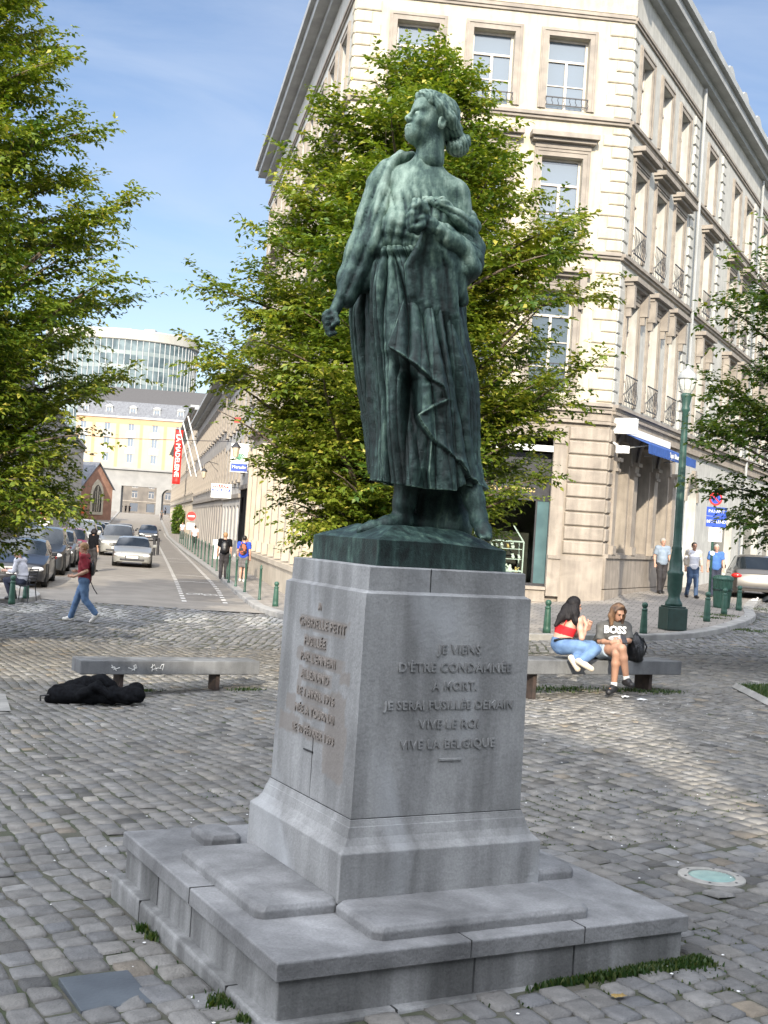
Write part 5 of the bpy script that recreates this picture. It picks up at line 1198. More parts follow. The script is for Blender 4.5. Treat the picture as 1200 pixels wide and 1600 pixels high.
# brick church
mt['brick'] = M('red_brick_wall', (.30, .17, .12), (.22, .12, .085), .9, 1.2, .3, 30)
cz = -1.6
cy0 = 187; ca = Vector(SX(-9.6, cy0)); cb = Vector(SX(-5.0, cy0+6))
ch = empty('brick_church', (ca.x, ca.y, cz), 0, 'small red brick church with a pointed white traceried window', 'church')
fc = Facade(ch, ca, cb, mt['brick']); Lc = fc.len
mb = MB(); n = 8
mb.add([(0, 0, cz-1), (Lc, 0, cz-1), (Lc, 0, cz+5.2), (Lc/2, 0, cz+8.9), (0, 0, cz+5.2), (0, 14, cz-1), (Lc, 14, cz-1), (Lc, 14, cz+5.2), (Lc/2, 14, cz+8.9), (0, 14, cz+5.2)], [(0, 1, 2, 3, 4), (9, 8, 7, 6, 5), (0, 5, 6, 1), (1, 6, 7, 2), (0, 4, 9, 5)])
link('wall', mb.mesh('w'), mt['brick'], ch, fc.loc, fc.rz)
mb = MB(); mb.add([(-.3, -.3, cz+5.0), (Lc/2, -.3, cz+9.1), (Lc+.3, -.3, cz+5.0), (-.3, 14.2, cz+5.0), (Lc/2, 14.2, cz+9.1), (Lc+.3, 14.2, cz+5.0), (Lc/2, -.3, cz+8.9), (-.3, -.3, cz+4.8), (Lc+.3, -.3, cz+4.8)], [(0, 1, 4, 3), (1, 2, 5, 4), (0, 7, 6, 1), (1, 6, 8, 2)]); link('roof', mb.mesh('r'), mt['slate'], ch, fc.loc, fc.rz)
def pointed(cx, zb_, w_, h, ins=0):
    r = w_-2*ins; o = []; x0 = cx-w_/2+ins; x1 = cx+w_/2-ins; zs = zb_+h-w_*.85
    o = [(x0, zb_+ins), (x1, zb_+ins), (x1, zs)]
    for i in range(1, 7): a = R(60)*i/6; o.append((x0+r*math.cos(a), zs+r*math.sin(a)))
    for i in range(5, -1, -1): a = R(60)*i/6; o.append((x1-r*math.cos(a), zs+r*math.sin(a)))
    return o
mb = MB(); mb.prism(pointed(Lc/2, cz+1.0, 2.8, 5.4), -.14, -.02, 'y'); link('window_surround', mb.mesh('w'), mt['white_paint'], ch, fc.loc, fc.rz)
mb = MB(); mb.prism(pointed(Lc/2, cz+1.0, 2.8, 5.4, .45), -.17, -.141, 'y'); link('pane', mb.mesh('w'), mt['darkglass'], ch, fc.loc, fc.rz)
mb = MB(); mb.box(Lc/2-.08, Lc/2+.08, -.22, -.172, cz+1.5, cz+5.4).box(Lc/2-.5, Lc/2-.42, -.22, -.172, cz+1.5, cz+4.6).box(Lc/2+.42, Lc/2+.5, -.22, -.172, cz+1.5, cz+4.6); link('tracery', mb.mesh('w'), mt['white_paint'], ch, fc.loc, fc.rz)
# yellow building with passage at the head of the street
yz = -.1; YY = 254.0
def wx(px, d): return (px-600+.065*20)/FPX*d
yb = empty('yellow_building', (-56, YY, yz), 0, 'big yellow apartment building with a grey stone passage closing the street', 'building')
fx0, fx1 = -64.0, -31.0
fy = Facade(yb, (fx0, YY-1), (fx1, YY+1), mt['white_paint'])
mt['yellow'] = M('yellow_render', (.50, .39, .26), (.46, .355, .235), .8, .5); mt['yband'] = M('orange_render_band', (.44, .28, .16), (.40, .25, .14), .8, .5)
mt['greystone'] = M('grey_stone_blocks', (.26, .255, .245), (.21, .207, .20), .85, .6, .1, 8)
fy.mat = mt['yellow']; Ly = fy.len
for r_ in range(3):
    for k in range(7):
        fy.window(.9+k*4.85, yz+10.4+r_*3.25, 1.2, 1.75, surr=None, glass='glass', frame='palegrey', depth=.1, transom=0)
        fy.strip('window_panel', .55+k*4.85, 2.45+k*4.85, yz+12.2+r_*3.25, yz+13.5+r_*3.25, .06, mt['palegrey']) if r_ < 2 else None
fy.hole(10.0, 7.2, yz-1, 6.6); fy.hole(18.3, 2.9, yz-1, 6.4)
fy.wall(yz-1, yz+9.1, 3.0, mt['greystone']); fy.wall(yz+9.1, yz+19.6, .1)
arch_fill(fy, 18.3, 2.9, yz+5.4, 3.0, mt['greystone'])
fy.strip('cornice', 0, Ly, yz+8.9, yz+9.3, .5, mt['greystone']); fy.strip('cornice', 0, Ly, yz+19.4, yz+19.8, .3, mt['gutter'])
for k in range(7): fy.strip('render_band', 3.3+k*4.85, 3.9+k*4.85, yz+9.4, yz+18.3, .05, mt['yband'])
fy.strip('render_band', 0, Ly, yz+18.3, yz+19.39, .05, mt['yband'])
mb = MB(); mb.add([(0, 0, yz+19.8), (Ly, 0, yz+19.8), (Ly, 1.2, yz+22.9), (0, 1.2, yz+22.9), (0, 2.2, yz+22.9), (Ly, 2.2, yz+22.9)], [(0, 1, 2, 3), (3, 2, 5, 4)]); link('roof', mb.mesh('r', False), mt['slate'], yb, fy.loc, fy.rz)
mb = MB(); mb.add([(0, 2.2, yz+22.9), (Ly, 2.2, yz+22.9), (Ly, 3.4, yz+26), (0, 3.4, yz+26), (0, 14, yz+26), (Ly, 14, yz+26), (Ly, 14, yz+19)], [(0, 1, 2, 3), (3, 2, 5, 4), (1, 6, 5, 2)]); link('roof', mb.mesh('r', False), mt['iron'], yb, fy.loc, fy.rz)
for k in range(7):
    dormer(fy, .9+k*4.85, yz+20.2, 1.4, 1.5, 'gutter'); o_ = yb.children[-1] if False else None
for p_, q_ in (((fx1, YY+1), (fx1, YY+15)), ((fx0, YY+13), (fx0, YY-1))): Facade(yb, p_, q_, mt['yellow'], 'side_wall').wall(yz+9, yz+19.6)
# buildings seen through the passage
house('passage_building', (-100, 330), (-20, 330), 0, 12, M('shade_darkened_wall', (.16, .14, .12), (.10, .09, .08), .9, .5), 'pale building far beyond the stone passage', 3, 1.6, 2.2, 4.2, surr=False)  # wall colour darkened to stand in for shade beyond the passage
# glass tower
tw = empty('glass_tower', (-79, 360, 0), 0, 'round green glass office tower rising above the yellow building roof', 'tower')
def tower():
    mb = MB(); n = 80; rx, ry = 21.5, 17; nf = 12; fh = 4.0; vs = []; fs = []
    for lv in range(nf+1):
        for hz in ((0, 1.1) if lv < nf else (0,)):
            for k in range(n): a = 2*math.pi*k/n; vs.append((rx*math.cos(a), ry*math.sin(a), lv*fh+hz))
    m = len(vs)//n
    for i in range(m-1):
        for k in range(n): a = i*n+k; b2 = i*n+(k+1) % n; fs.append((a, b2, b2+n, a+n))
    return vs, fs, n, m
vs, fs, n, m = tower()
def towermat():
    m_, nn, b_ = newmat('tower_glass'); setin(b_, 'Roughness', .15); setin(b_, 'Specular IOR Level', .4)
    t = nn.nodes.new('ShaderNodeTexCoord'); wn = nn.nodes.new('ShaderNodeTexNoise'); wn.inputs['Scale'].default_value = .35; nn.links.new(t.outputs['Object'], wn.inputs[0])
    r = nn.nodes.new('ShaderNodeValToRGB'); r.color_ramp.elements[0].color = (.05, .075, .085, 1); r.color_ramp.elements[1].color = (.15, .195, .205, 1); r.color_ramp.elements[0].position = .35; r.color_ramp.elements[1].position = .65
    nn.links.new(wn.outputs[0], r.inputs[0]); nn.links.new(r.outputs[0], b_.inputs['Base Color']); return m_
mb = MB(); mb.add(vs, [f_ for i, f_ in enumerate(fs) if (i//n) % 2 == 1]); mb.build('glazing', towermat(), tw, smooth=True)
mb = MB(); mb.add(vs, [f_ for i, f_ in enumerate(fs) if (i//n) % 2 == 0]); mb.build('spandrel', M('tower_spandrel', (.20, .24, .24), (.16, .195, .195), .4, .2), tw, smooth=True)
mb = MB()
for k in range(n):
    a = 2*math.pi*(k+.5)/n
    if math.sin(a) < .3: mb.tube([(21.6*math.cos(a), 17.1*math.sin(a), 0), (21.6*math.cos(a), 17.1*math.sin(a), 48)], .16, 4)
mb.build('mullion', mt['gutter'], tw)
mb = MB(); mb.lathe([(21.9, 48), (22.2, 48.2), (22.2, 50.6), (21.6, 51), (.1, 51)], n=80)
for v_i in range(len(mb.v)): x, y, z = mb.v[v_i]; mb.v[v_i] = (x, y*.79, z)
mb.build('crown', M('pale_parapet', (.36, .35, .31), (.31, .30, .27), .7, .2), tw, smooth=False)
mb = MB(); mb.box(-2, 4, -8, 0, 51, 52.4).box(8, 11, -10, -2, 51, 52.2); mb.build('plant_room', mt['gutter'], tw)
# buildings behind the camera whose shadow lies over the square
def roofz(r_, y=-14): return -2.2+(r_-y)*math.tan(SUN_EL)/1.0
rb = empty('square_house', (-20, -14, -2.6), math.pi, 'long row house behind the camera with sloping roof end', 'building')
def back_block(name, pts, y0, y1, mat, label):
    root = empty(name, (pts[0][0], y0, -3), 0, label, 'building'); mb = MB(); mb.prism([(x-root.location.x, z+3) for x, z in pts], 0, -(y0-y1), 'y'); mb.build('wall', mat, root)
    xs = [p_[0] for p_ in pts]; x0, x1 = min(xs), max(xs); wm = MB(); k = x0+1.2
    while k < x1-2.2:
        zt = min(z for x, z in pts if z > 0)
        for z in (0.5, 4.2, 7.2):
            if z+1.9 < zt-.3: 
                fr_ = link('window', cached(('bw',), lambda: win_mesh(1.1, 1.9)), mt['frame'], root, (k+1.1-root.location.x, .03, z+3), math.pi); link('pane', cached(('bp',), lambda: pane_mesh(1.1, 1.9)), mt['darkglass'], fr_)
        k += 2.5
    return root
bpy.data.objects.remove(rb)
TE = math.tan(SUN_EL)
yb0 = -14.0
def reach_z(r_, zg): return zg+(r_-yb0)*TE
SPT = [(.2, 17.6, -2.2), (.98, 14.4, -2.15), (1.96, 12.4, -2.08), (2.3, 9.6, -1.95)]
pr = [(-34, -3)]+[(-34, reach_z(17.8, -2.3))]+[(s_+.047*yb0, reach_z(r_, zg)) for s_, r_, zg in SPT]+[(2.36+.047*yb0, reach_z(7, -1.9)), (2.36+.047*yb0, -3)]
back_block('square_house', pr, yb0, yb0-10, mt['gfstone'], 'long stone house row behind the camera with sloping roof end')
xb = 2.60+.047*yb0
back_block('square_house', [(xb, -3), (xb, reach_z(36, -2.2)), (34, reach_z(36, -2.2)), (34, -3)], yb0, yb0-10, mt['greywall'], 'tall grey house behind the camera on the right')
# ------------------------------------------------------------------ trees
def tree(base, env, seed, nb, label, leafmat='leaf', leaf=.128, zlow=2.0, lean=0.0, tw=.13):
    """env: list of (height above base, radius)"""
    rs = np.random.RandomState(seed); H_ = env[-1][0]; eh = [e[0] for e in env]; er = [e[1] for e in env]
    root = empty('street_tree', base, 0, label, 'tree', 'hornbeam trees in a row behind the benches')
    tk = MB(); n = 14
    pts = [(lean*(i/n)**1.3+.06*math.sin(i*1.1+seed), .05*math.sin(i*.9+seed*2), H_*.93*i/n) for i in range(n+1)]
    tk.tube(pts, [tw*(1-.9*i/n)+.012+(.05 if i == 0 else 0) for i in range(n+1)], 10)
    P0, D0, LN = [], [], []       # twigs
    LP, LD_, LS = [], [], []
    for b in range(nb):
        f = (b+.5)/nb; zt = zlow*.8+(H_-zlow*.8)*f**.85
        R_ = np.interp(min(zt, H_), eh, er)*rs.uniform(.62, 1.12)
        if rs.uniform() < .13: R_ *= 1.18
        az = b*2.39996+rs.uniform(-.35, .35); rise = R_*rs.uniform(.55, 1.25)*(1-.15*f); z0 = max(zlow*.75, zt-rise); z0 = min(z0, H_*.9)
        tx = np.interp(z0, [p_[2] for p_ in pts], [p_[0] for p_ in pts]); ty = np.interp(z0, [p_[2] for p_ in pts], [p_[1] for p_ in pts])
        m = max(5, int(R_/.28)); path = []
        wob = rs.uniform(-.25, .25)
        for i in range(m+1):
            t = i/m; a = az+wob*t*t; rad = R_*t; z = z0+(zt-z0)*(t**.8)-.18*R_*t**3*(1-f); path.append(np.array([tx+math.cos(a)*rad, ty+math.sin(a)*rad, z]))
        tk.tube([tuple(p_) for p_ in path], [max(.006, (.012+.016*R_)*(1-i/m)+.005) for i in range(m+1)], 5)
        L_ = sum(np.linalg.norm(path[i+1]-path[i]) for i in range(m)); s_ = max(.25, L_*.22); side = 1
        while s_ < L_:
            t = s_/L_; i = min(int(t*m), m-1); u = t*m-i; p_ = path[i]*(1-u)+path[i+1]*u; d = path[i+1]-path[i]; d /= np.linalg.norm(d)
            sd_ = np.cross(d, [0, 0, 1]); sd_ /= max(np.linalg.norm(sd_), 1e-6)
            side = -side; ang = rs.uniform(.5, 1.15); q = d*math.cos(ang)+sd_*side*math.sin(ang); q[2] += rs.uniform(-.35, .75); q /= np.linalg.norm(q)
            ln = rs.uniform(.45, 1.15)*(1.12-.55*t)*min(1.3, .45+R_*.28); P0.append(p_); D0.append(q); LN.append(ln)
            s_ += rs.uniform(.05, .11)
        P0.append(path[-2]); D0.append((path[-1]-path[-2])/np.linalg.norm(path[-1]-path[-2])); LN.append(.5)
    tk.build('trunk', mt['bark'], root, smooth=True)
    P1, D1, L1 = list(P0), list(D0), list(LN)          # side shoots of the longer twigs
    for p_, d, ln in zip(P0, D0, LN):
        if ln < .3: continue
        sd_ = np.cross(d, [0, 0, 1]); sd_ /= max(np.linalg.norm(sd_), 1e-6)
        for q_ in range(int(ln/.13)):
            t = (q_+rs.uniform(.3, 1))/max(1, int(ln/.13)); a = rs.uniform(.5, 1.0); dd_ = d*math.cos(a)+sd_*(1 if q_ % 2 else -1)*math.sin(a)+rs.normal(0, .32, 3); dd_ /= np.linalg.norm(dd_)
            P1.append(p_+d*ln*t-np.array([0, 0, .16*ln*t*t])); D1.append(dd_); L1.append(rs.uniform(.15, .42)*(1.15-.6*t))
    kp = vnoise(np.array(P1)*np.array([1.25, 1.25, 1.7])+seed*1.7, seed)
    keep = kp > .33
    P0, D0, LN = [p_ for p_, q_ in zip(P1, keep) if q_], [p_ for p_, q_ in zip(D1, keep) if q_], [p_ for p_, q_ in zip(L1, keep) if q_]
    for p_, d, ln in zip(P0, D0, LN):
        k = max(4, int(ln/.047)); t = (np.arange(k)+rs.uniform(0, .8, k))/k
        pp = p_+np.outer(t*ln, d); pp[:, 2] -= .16*ln*t**2
        sd_ = np.cross(d, [0, 0, 1]); sd_ /= max(np.linalg.norm(sd_), 1e-6)
        sg = np.where(np.arange(k) % 2, 1, -1)[:, None]
        ld = d*.75+sd_*sg*rs.uniform(.5, 1.1, (k, 1))+rs.normal(0, .28, (k, 3)); ld[:, 2] -= .28; ld /= np.linalg.norm(ld, axis=1, keepdims=True)
        LP.append(pp); LD_.append(ld); LS.append(leaf*rs.uniform(.62, 1.25, k)*(1-.25*t))
    LP = np.concatenate(LP); LD_ = np.concatenate(LD_); LS = np.concatenate(LS); N = len(LP)
    up = np.stack([rs.normal(0, .45, N), rs.normal(0, .45, N), np.ones(N)], 1); sd_ = np.cross(LD_, up); sd_ /= np.linalg.norm(sd_, axis=1, keepdims=True); nr = np.cross(sd_, LD_)
    ls = LS[:, None]; w_ = ls*.27
    v0 = LP; v1 = LP+LD_*ls*.42+sd_*w_+nr*ls*.07; v2 = LP+LD_*ls-nr*ls*.12; v3 = LP+LD_*ls*.42-sd_*w_+nr*ls*.07; vm = LP+LD_*ls*.5
    V = np.stack([v0, v1, v2, v3, vm], 1).reshape(-1, 3)
    F = (np.arange(N)[:, None, None]*5+np.array([(0, 4, 1), (1, 4, 2), (0, 3, 4), (3, 2, 4)])[None]).reshape(-1, 3)
    me = npmesh('crown', V, F)
    cl = vnoise(LP*.9+seed*3, 1)*.45+vnoise(LP*3.1, 2)*.25+rs.uniform(0, .5, N)+.10*(LP[:, 2]/H_-.5); cl = np.clip((cl-.28)*1.15, 0, 1)
    bright = rs.uniform(0, 1, N) < .05; cl[bright] = 1
    set_attr(me, 'tint', np.repeat(cl, 5)); link('crown', me, mt[leafmat], root); print('leaves', N); return root, N
ty_ = 21.0
def tbase(px): x = (px-600)/FPX*ty_; return (x, ty_, gz(x, ty_))
tree(tbase(600), [(1.9, 1.0), (2.6, 2.1), (3.4, 2.6), (4.4, 2.9), (5.4, 3.2), (6.4, 3.1), (7.3, 2.8), (8.2, 2.2), (9.2, 1.6), (10.0, .9), (10.5, .3)], 11, 260, 'green tree right behind the statue, its trunk hidden by the pedestal', lean=.25)
tree((-8.15, 21.2, gz(-8.15, 21.2)), [(1.9, 1.4), (2.8, 2.8), (3.8, 3.3), (5.0, 3.2), (6.2, 3.35), (7.2, 3.5), (8.2, 3.4), (9.0, 2.9), (9.8, 2.2), (10.8, 2.0), (11.8, 1.4), (12.6, .6)], 5, 250, 'big green tree leaning in from the left edge over the street', lean=.2)
tree((8.75, 20.5, gz(8.75, 20.5)), [(1.8, 1.2), (2.5, 2.4), (3.4, 3.2), (4.6, 3.4), (5.6, 3.6), (6.4, 3.3), (7.2, 2.5), (8.0, 1.6), (8.8, .5)], 23, 200, 'dark green tree leaning in from the right edge in front of the car', 'leaf_dark')
# ------------------------------------------------------------------ benches
mt['bench'] = stone_mat('bench_bluestone', (.20, .205, .21), (.115, .118, .122), .5, .4)
mt['rust'] = M('rusty_steel', (.055, .035, .028), (.03, .022, .018), .8, 12, .3, 60)
def bench(front_l, yaw, length, ztop, label, legs=(.22, .76)):
    e = Vector((math.cos(yaw), math.sin(yaw), 0)); n_ = Vector((-e.y, e.x, 0)); g0 = gz(front_l[0]+e.x*length/2, front_l[1]+e.y*length/2)
    b = empty('stone_bench', (front_l[0], front_l[1], g0), yaw, label, 'bench', 'stone benches on the square')
    mb = MB(); mb.box(0, length, 0, .48, ztop-g0-.19, ztop-g0); mb.build('seat', mt['bench'], b, bevel=.012, seg=2)
    for k in legs:
        x = length*k; mb = MB(); mb.box(x, x+.055, .08, .40, -.4, ztop-g0-.19); mb.build('leg', mt['rust'], b, bevel=.006)
    return b, g0
lb, lg0 = bench((-3.95, 16.75), .50, 2.62, -2.03, 'long grey stone bench with white scratched graffiti on its front, left side')
gm = MB(); rg = random.Random(3)
def scribble(x, z, s_, n_):
    p_ = [(x, -.006, z)]
    for i in range(n_): p_.append((x+rg.uniform(0, s_), -.006, z+rg.uniform(-.05, .055)))
    gm.tube(p_, .0045, 4)
scribble(.42, ztop_ := (-2.03-lg0-.095), .12, 7); scribble(.66, ztop_, .14, 9); scribble(.98, ztop_, .10, 6); scribble(1.08, ztop_, .10, 6); gm.tube([(1.0, -.006, ztop_-.05), (1.0, -.006, ztop_+.05)], .004, 4)
gm.build('graffiti', mt['white'], lb)
rb_, rg0 = bench((1.86, 16.19), .487, 2.80, -1.585, 'long grey stone bench where the two women sit, right side', (.12, .82))
# black bag
def Gd(px, py): return G(px, py)
bg0 = G(140, 1102); bs = SDF(.012, .05)
bp_ = [(74, 1094, .06), (86, 1089, .11), (108, 1092, .11), (140, 1090, .10), (170, 1094, .095), (200, 1094, .10), (212, 1094, .095)]
W_ = lambda px, py, lift=0: Vector(P(px, py, bg0.y))-bg0
pts = [W_(px, 1098)+Vector((0, .10, r_*.85)) for px, py, r_ in bp_]
bs.chain([tuple(p_) for p_ in pts], [q_[2] for q_ in bp_])
pts2 = [W_(px, 1098)+Vector((0, .28, z)) for px, z in ((88, .13), (120, .20), (150, .24), (162, .18), (178, .08), (206, .14))]; bs.chain([tuple(p_) for p_ in pts2], [.08, .09, .08, .07, .05, .08])
bs.chain([tuple(W_(125, 1098)+Vector((0, -.02, .1))), tuple(W_(150, 1098)+Vector((0, 0, .22))), tuple(W_(172, 1098)+Vector((0, -.04, .10)))], [.05, .05, .04])
bm_ = bs.mesh('bag', disp=lambda q: .018*(vnoise(q*11, 1)-.5)-.012*np.abs(np.sin(q[:, 0]*11+q[:, 2]*26+3*vnoise(q*5, 3))), clip=lambda q: -(q[:, 2]+.015))
bag = tag(link('black_bag', bm_, mt['black'], None, bg0, 0, True), 'black crumpled instrument bag lying on the cobbles before the left bench', 'bag')
mb = MB(); mb.tube([tuple(W_(63, 1098)+Vector((0, 0, .02))), tuple(W_(62, 1098)+Vector((0, 0, .09))), tuple(W_(76, 1098)+Vector((0, 0, .10)))], .012, 6); mb.build('strap', mt['leather'], bag)
# ------------------------------------------------------------------ bollards
GR_ = dict(short='short ball-topped bollards round the square', tall='tall thin green bollards along the street kerb')
mb = MB(); mb.lathe([(.085, 0), (.085, .10), (.078, .12), (.080, .16), (.062, .50), (.058, .52), (.070, .535), (.070, .555), (.045, .57), (.04, .585), (.055, .60), (.068, .635), (.066, .67), (.045, .70), (.012, .712)], n=18)
bollard_me = mb.mesh('bollard')
mb = MB(); mb.lathe([(.05, 0), (.05, .06), (.038, .08), (.036, .94), (.045, .95), (.045, .97), (.03, .985), (.034, 1.02), (.02, 1.06), (.005, 1.07)], n=12); tall_me = mb.mesh('tall')
def bollard(px, py, label, mat='thin_green', dz=.105, sc_=1.0):
    g = G(px, py, dz); o = link('bollard', bollard_me, mt[mat], None, g, 0, True); o.scale = (sc_,)*3; tag(o, label, 'bollard', GR_['short']); return o
bollard(430, 948, 'ball-topped green bollard just left of the pedestal, nearest of the street row', 'thin_green')
bollard(854, 989, 'ball-topped green bollard left of the woman in the red top')
bollard(1005, 991, 'dark ball-topped bollard right behind the woman with the phone', 'green_paint')
bollard(1104, 971, 'ball-topped bollard left of the litter bin, by the sign post', 'thin_green', sc_=1.05)
bollard(1131, 960, 'ball-topped bollard standing in front of the litter bin', 'thin_green')
bollard(1154, 954, 'ball-topped bollard right of the litter bin near the pigeon', 'thin_green')
bollard(18, 944, 'ball-topped dark bollard beside the seated man chair, nearer one', 'green_paint')
bollard(40, 935, 'ball-topped dark bollard behind the seated man chair, at the kerb tip', 'green_paint')
tb = [(405, 938), (382, 926), (368, 917), (357, 911)]
k_ = 0; tpos = [G(px, py, .105) for px, py in tb]
y = tpos[-1].y+2.4; names = ['first', 'second', 'third', 'fourth', 'fifth', 'sixth', 'seventh', 'eighth', 'ninth', 'tenth', 'eleventh', 'twelfth', 'thirteenth', 'fourteenth', 'fifteenth', 'sixteenth', 'seventeenth', 'eighteenth', 'nineteenth', 'twentieth']
while len(tpos) < 20: x, yy = SX(3.35, y); tpos.append(Vector((x, yy, gz(x, yy)+.105))); y += 2.6+.12*len(tpos)
for i, p_ in enumerate(tpos):
    o = link('tall_bollard', tall_me, mt['thin_green'], None, p_, 0, True); tag(o, '%s tall thin green bollard counted from the pedestal up the street kerb' % names[i], 'bollard', GR_['tall'])
for i, (px, py) in enumerate(((240, 868), (246, 867))):
    g = G(px, py); mb = MB(); mb.lathe([(.08, 0), (.08, .9), (.09, .92), (.09, .98), (.06, 1.0)], n=10); mb2 = mb.build('lane_post', mt['iron'], None, g); tag(mb2, ('left' if i == 0 else 'right')+' one of two dark posts standing in the road beside the silver car', 'post', 'dark posts in the road')
# ------------------------------------------------------------------ lamp post
g = G(1050, 984, .105); zt = P(1076, 568, g.y).z-g.z
lp = empty('lamp_post', g, .25, 'tall green cast iron lamp post with a glass lantern, on the right pavement', 'street lamp')
mb = MB(); mb.box(-.25, .25, -.25, .25, 0, .52).box(-.22, .22, -.22, .22, .521, .56); mb.build('pedestal', mt['green_paint'], lp, bevel=.02)
mb = MB(); mb.lathe([(.20, .56), (.20, .62), (.14, .72), (.13, .80), (.17, .95), (.175, 1.25), (.19, 1.3), (.19, 1.34), (.155, 1.38), (.15, 1.6), (.11, 1.85), (.12, 1.9), (.10, 1.95), (.095, 2.3), (.09, 3.2), (.078, 4.6), (.072, zt-1.15), (.10, zt-1.1), (.10, zt-1.06), (.085, zt-1.0), (.125, zt-.78), (.13, zt-.74), (.10, zt-.70)], n=24); mb.build('post', mt['lamp_green'], lp, smooth=True)
mb = MB(); mb.lathe([(.10, zt-.70), (.15, zt-.62), (.19, zt-.5), (.205, zt-.38)], n=24); mb.build('lantern_glass', M('lantern_glass', (.62, .62, .58), (.5, .5, .47), .2, 4), lp)
mb = MB(); mb.lathe([(.22, zt-.38), (.215, zt-.34), (.19, zt-.25), (.12, zt-.17), (.05, zt-.13), (.035, zt-.06), (.012, zt)], n=16); mb.build('lantern_cap', M('zinc_grey', (.36, .37, .36), (.26, .27, .27), .5, 5), lp, smooth=True)
mb = MB()
for k in range(8):
    a = 2*math.pi*k/8; mb.tube([(.155*math.cos(a), .155*math.sin(a), zt-.63), (.195*math.cos(a), .195*math.sin(a), zt-.5), (.208*math.cos(a), .208*math.sin(a), zt-.37)], .005, 4)
mb.build('lantern_frame', mt['lamp_green'], lp)
# litter bin
g = G(1127, 950, .105); lbn = empty('litter_bin', g, 0, 'round green ribbed litter bin with slatted lid near the parked car', 'litter bin')
mb = MB(); mb.lathe([(.20, 0), (.22, .04), (.25, .45), (.27, .78), (.27, .80)], n=48, ribs=.045); mb.build('body', mt['thin_green'], lbn)
mb = MB(); mb.lathe([(.29, .80), (.30, .84), (.27, .90), (.18, .94), (.16, .945)], n=48, ribs=.03); mb.build('lid', mt['thin_green'], lbn)
mb = MB(); mb.lathe([(.255, .50), (.285, .51), (.285, .55), (.26, .56)], n=40); mb.build('band', mt['green_paint'], lbn)
# sign post
g = G(1107, 948, .105); zt = P(1107, 772, g.y).z-g.z; k1 = FPX/g.y
sp_ = empty('sign_post', g, .12, 'green post carrying a no parking disc and blue panels, right pavement', 'sign post')
mb = MB(); mb.tube([(0, 0, 0), (0, 0, zt+.1)], .035, 10); mb.build('post', mt['thin_green'], sp_)
def zpx(py): return P(1112, py, g.y).z-g.z
mb = MB(); mb.prism([(.20*math.cos(2*math.pi*k/28), zpx(779)+.20*math.sin(2*math.pi*k/28)) for k in range(28)], -.06, -.045, 'y'); dsk = mb.build('no_parking_disc', mt['red'], sp_)
mb = MB(); mb.prism([(.145*math.cos(2*math.pi*k/28), zpx(779)+.145*math.sin(2*math.pi*k/28)) for k in range(28)], -.064, -.061, 'y'); mb.build('blue_field', mt['blue'], dsk)
mb = MB(); mb.prism([(-.13, zpx(779)+.09), (-.10, zpx(779)+.12), (.13, zpx(779)-.09), (.10, zpx(779)-.12)], -.067, -.0645, 'y'); mb.build('slash', mt['red'], dsk)
for (pa, pb_, mt_, bod, ts) in ((792, 806, 'blue', 'PAYANT', .13), (807, 823, 'blue', 'BETALEND', .12), (824, 846, 'white', '0 - 24\n  ↑', .13)):
    za, zb2 = zpx(pb_), zpx(pa); wd = .30 if mt_ == 'blue' else .2
    mb = MB(); mb.box(-wd+.05, wd+.05, -.06, -.045, za, zb2); pn = mb.build('panel', mt[mt_], sp_); link('lettering', text_mesh(bod, ts, .001), mt['white'] if mt_ == 'blue' else mt['iron'], pn, (.05, -.062, (za+zb2)/2))
mb = MB(); mb.prism([(.07*math.cos(2*math.pi*k/18), 1.55+.07*math.sin(2*math.pi*k/18)) for k in range(18)], -.05, -.04, 'y'); mb.build('round_sticker', mt['white'], sp_)
# no entry sign in the street
p_ = SX(3.6, 92); g = Vector((p_[0], p_[1], gz(*p_)+.1)); ns = empty('no_entry_sign', g, 0, 'small no entry sign on a post up the street by the orange corner', 'road sign')
mb = MB(); mb.tube([(0, 0, 0), (0, 0, 2.6)], .04, 8); mb.build('post', mt['gutter'], ns)
mb = MB(); mb.prism([(.34*math.cos(2*math.pi*k/24), 2.35+.34*math.sin(2*math.pi*k/24)) for k in range(24)], -.07, -.05, 'y'); mb.build('disc', mt['red'], ns)
mb = MB(); mb.box(-.25, .25, -.08, -.071, 2.29, 2.41); mb.build('bar', mt['white'], ns); mb = MB(); mb.box(-.3, .3, -.07, -.05, 1.35, 1.85); mb.build('panel', mt['white'], ns)
# hanging shop signs on the right row
def at_px(px, py, d): q = P(px, py, d); return q
def flat_sign(name, px0, px1, py0, py1, d, mat, label, cat='sign', th=.08, rz=.0):
    a = P(px0, py1, d); b2 = P(px1, py1, d); c2 = P(px0, py0, d); w_ = (b2-a).length; h_ = c2.z-a.z
    r = empty(name, (a.x, a.y, a.z), rz, label, cat); mb = MB(); mb.box(0, w_, 0, th, 0, h_); mb.build('board', mt[mat], r, bevel=.01); return r, w_, h_
s1, w_, h_ = flat_sign('shop_sign', 329, 361, 755, 777, 62, 'white', 'white hanging shop sign reading WELCOME with red and blue bands')
for z0, z1, mm, bod, ts in ((.72, 1.0, 'red', 'WELCOME', .2), (.48, .70, 'blue', 'SUPER SHOP', .14)):
    mb = MB(); mb.box(.05, w_-.05, -.012, -.001, h_*z0, h_*z1-.03); pn = mb.build('band', mt[mm], s1); link('lettering', text_mesh(bod, ts, .002, bold=.004), mt['white'], pn, (w_/2, -.016, h_*(z0+z1)/2-.015))
for i, bod in enumerate(('DRINKS - SNACKS', 'SOUVENIRS')): link('lettering', text_mesh(bod, .09, .002), mt['iron'], s1, (w_/2, -.004, h_*(.34-.17*i)))
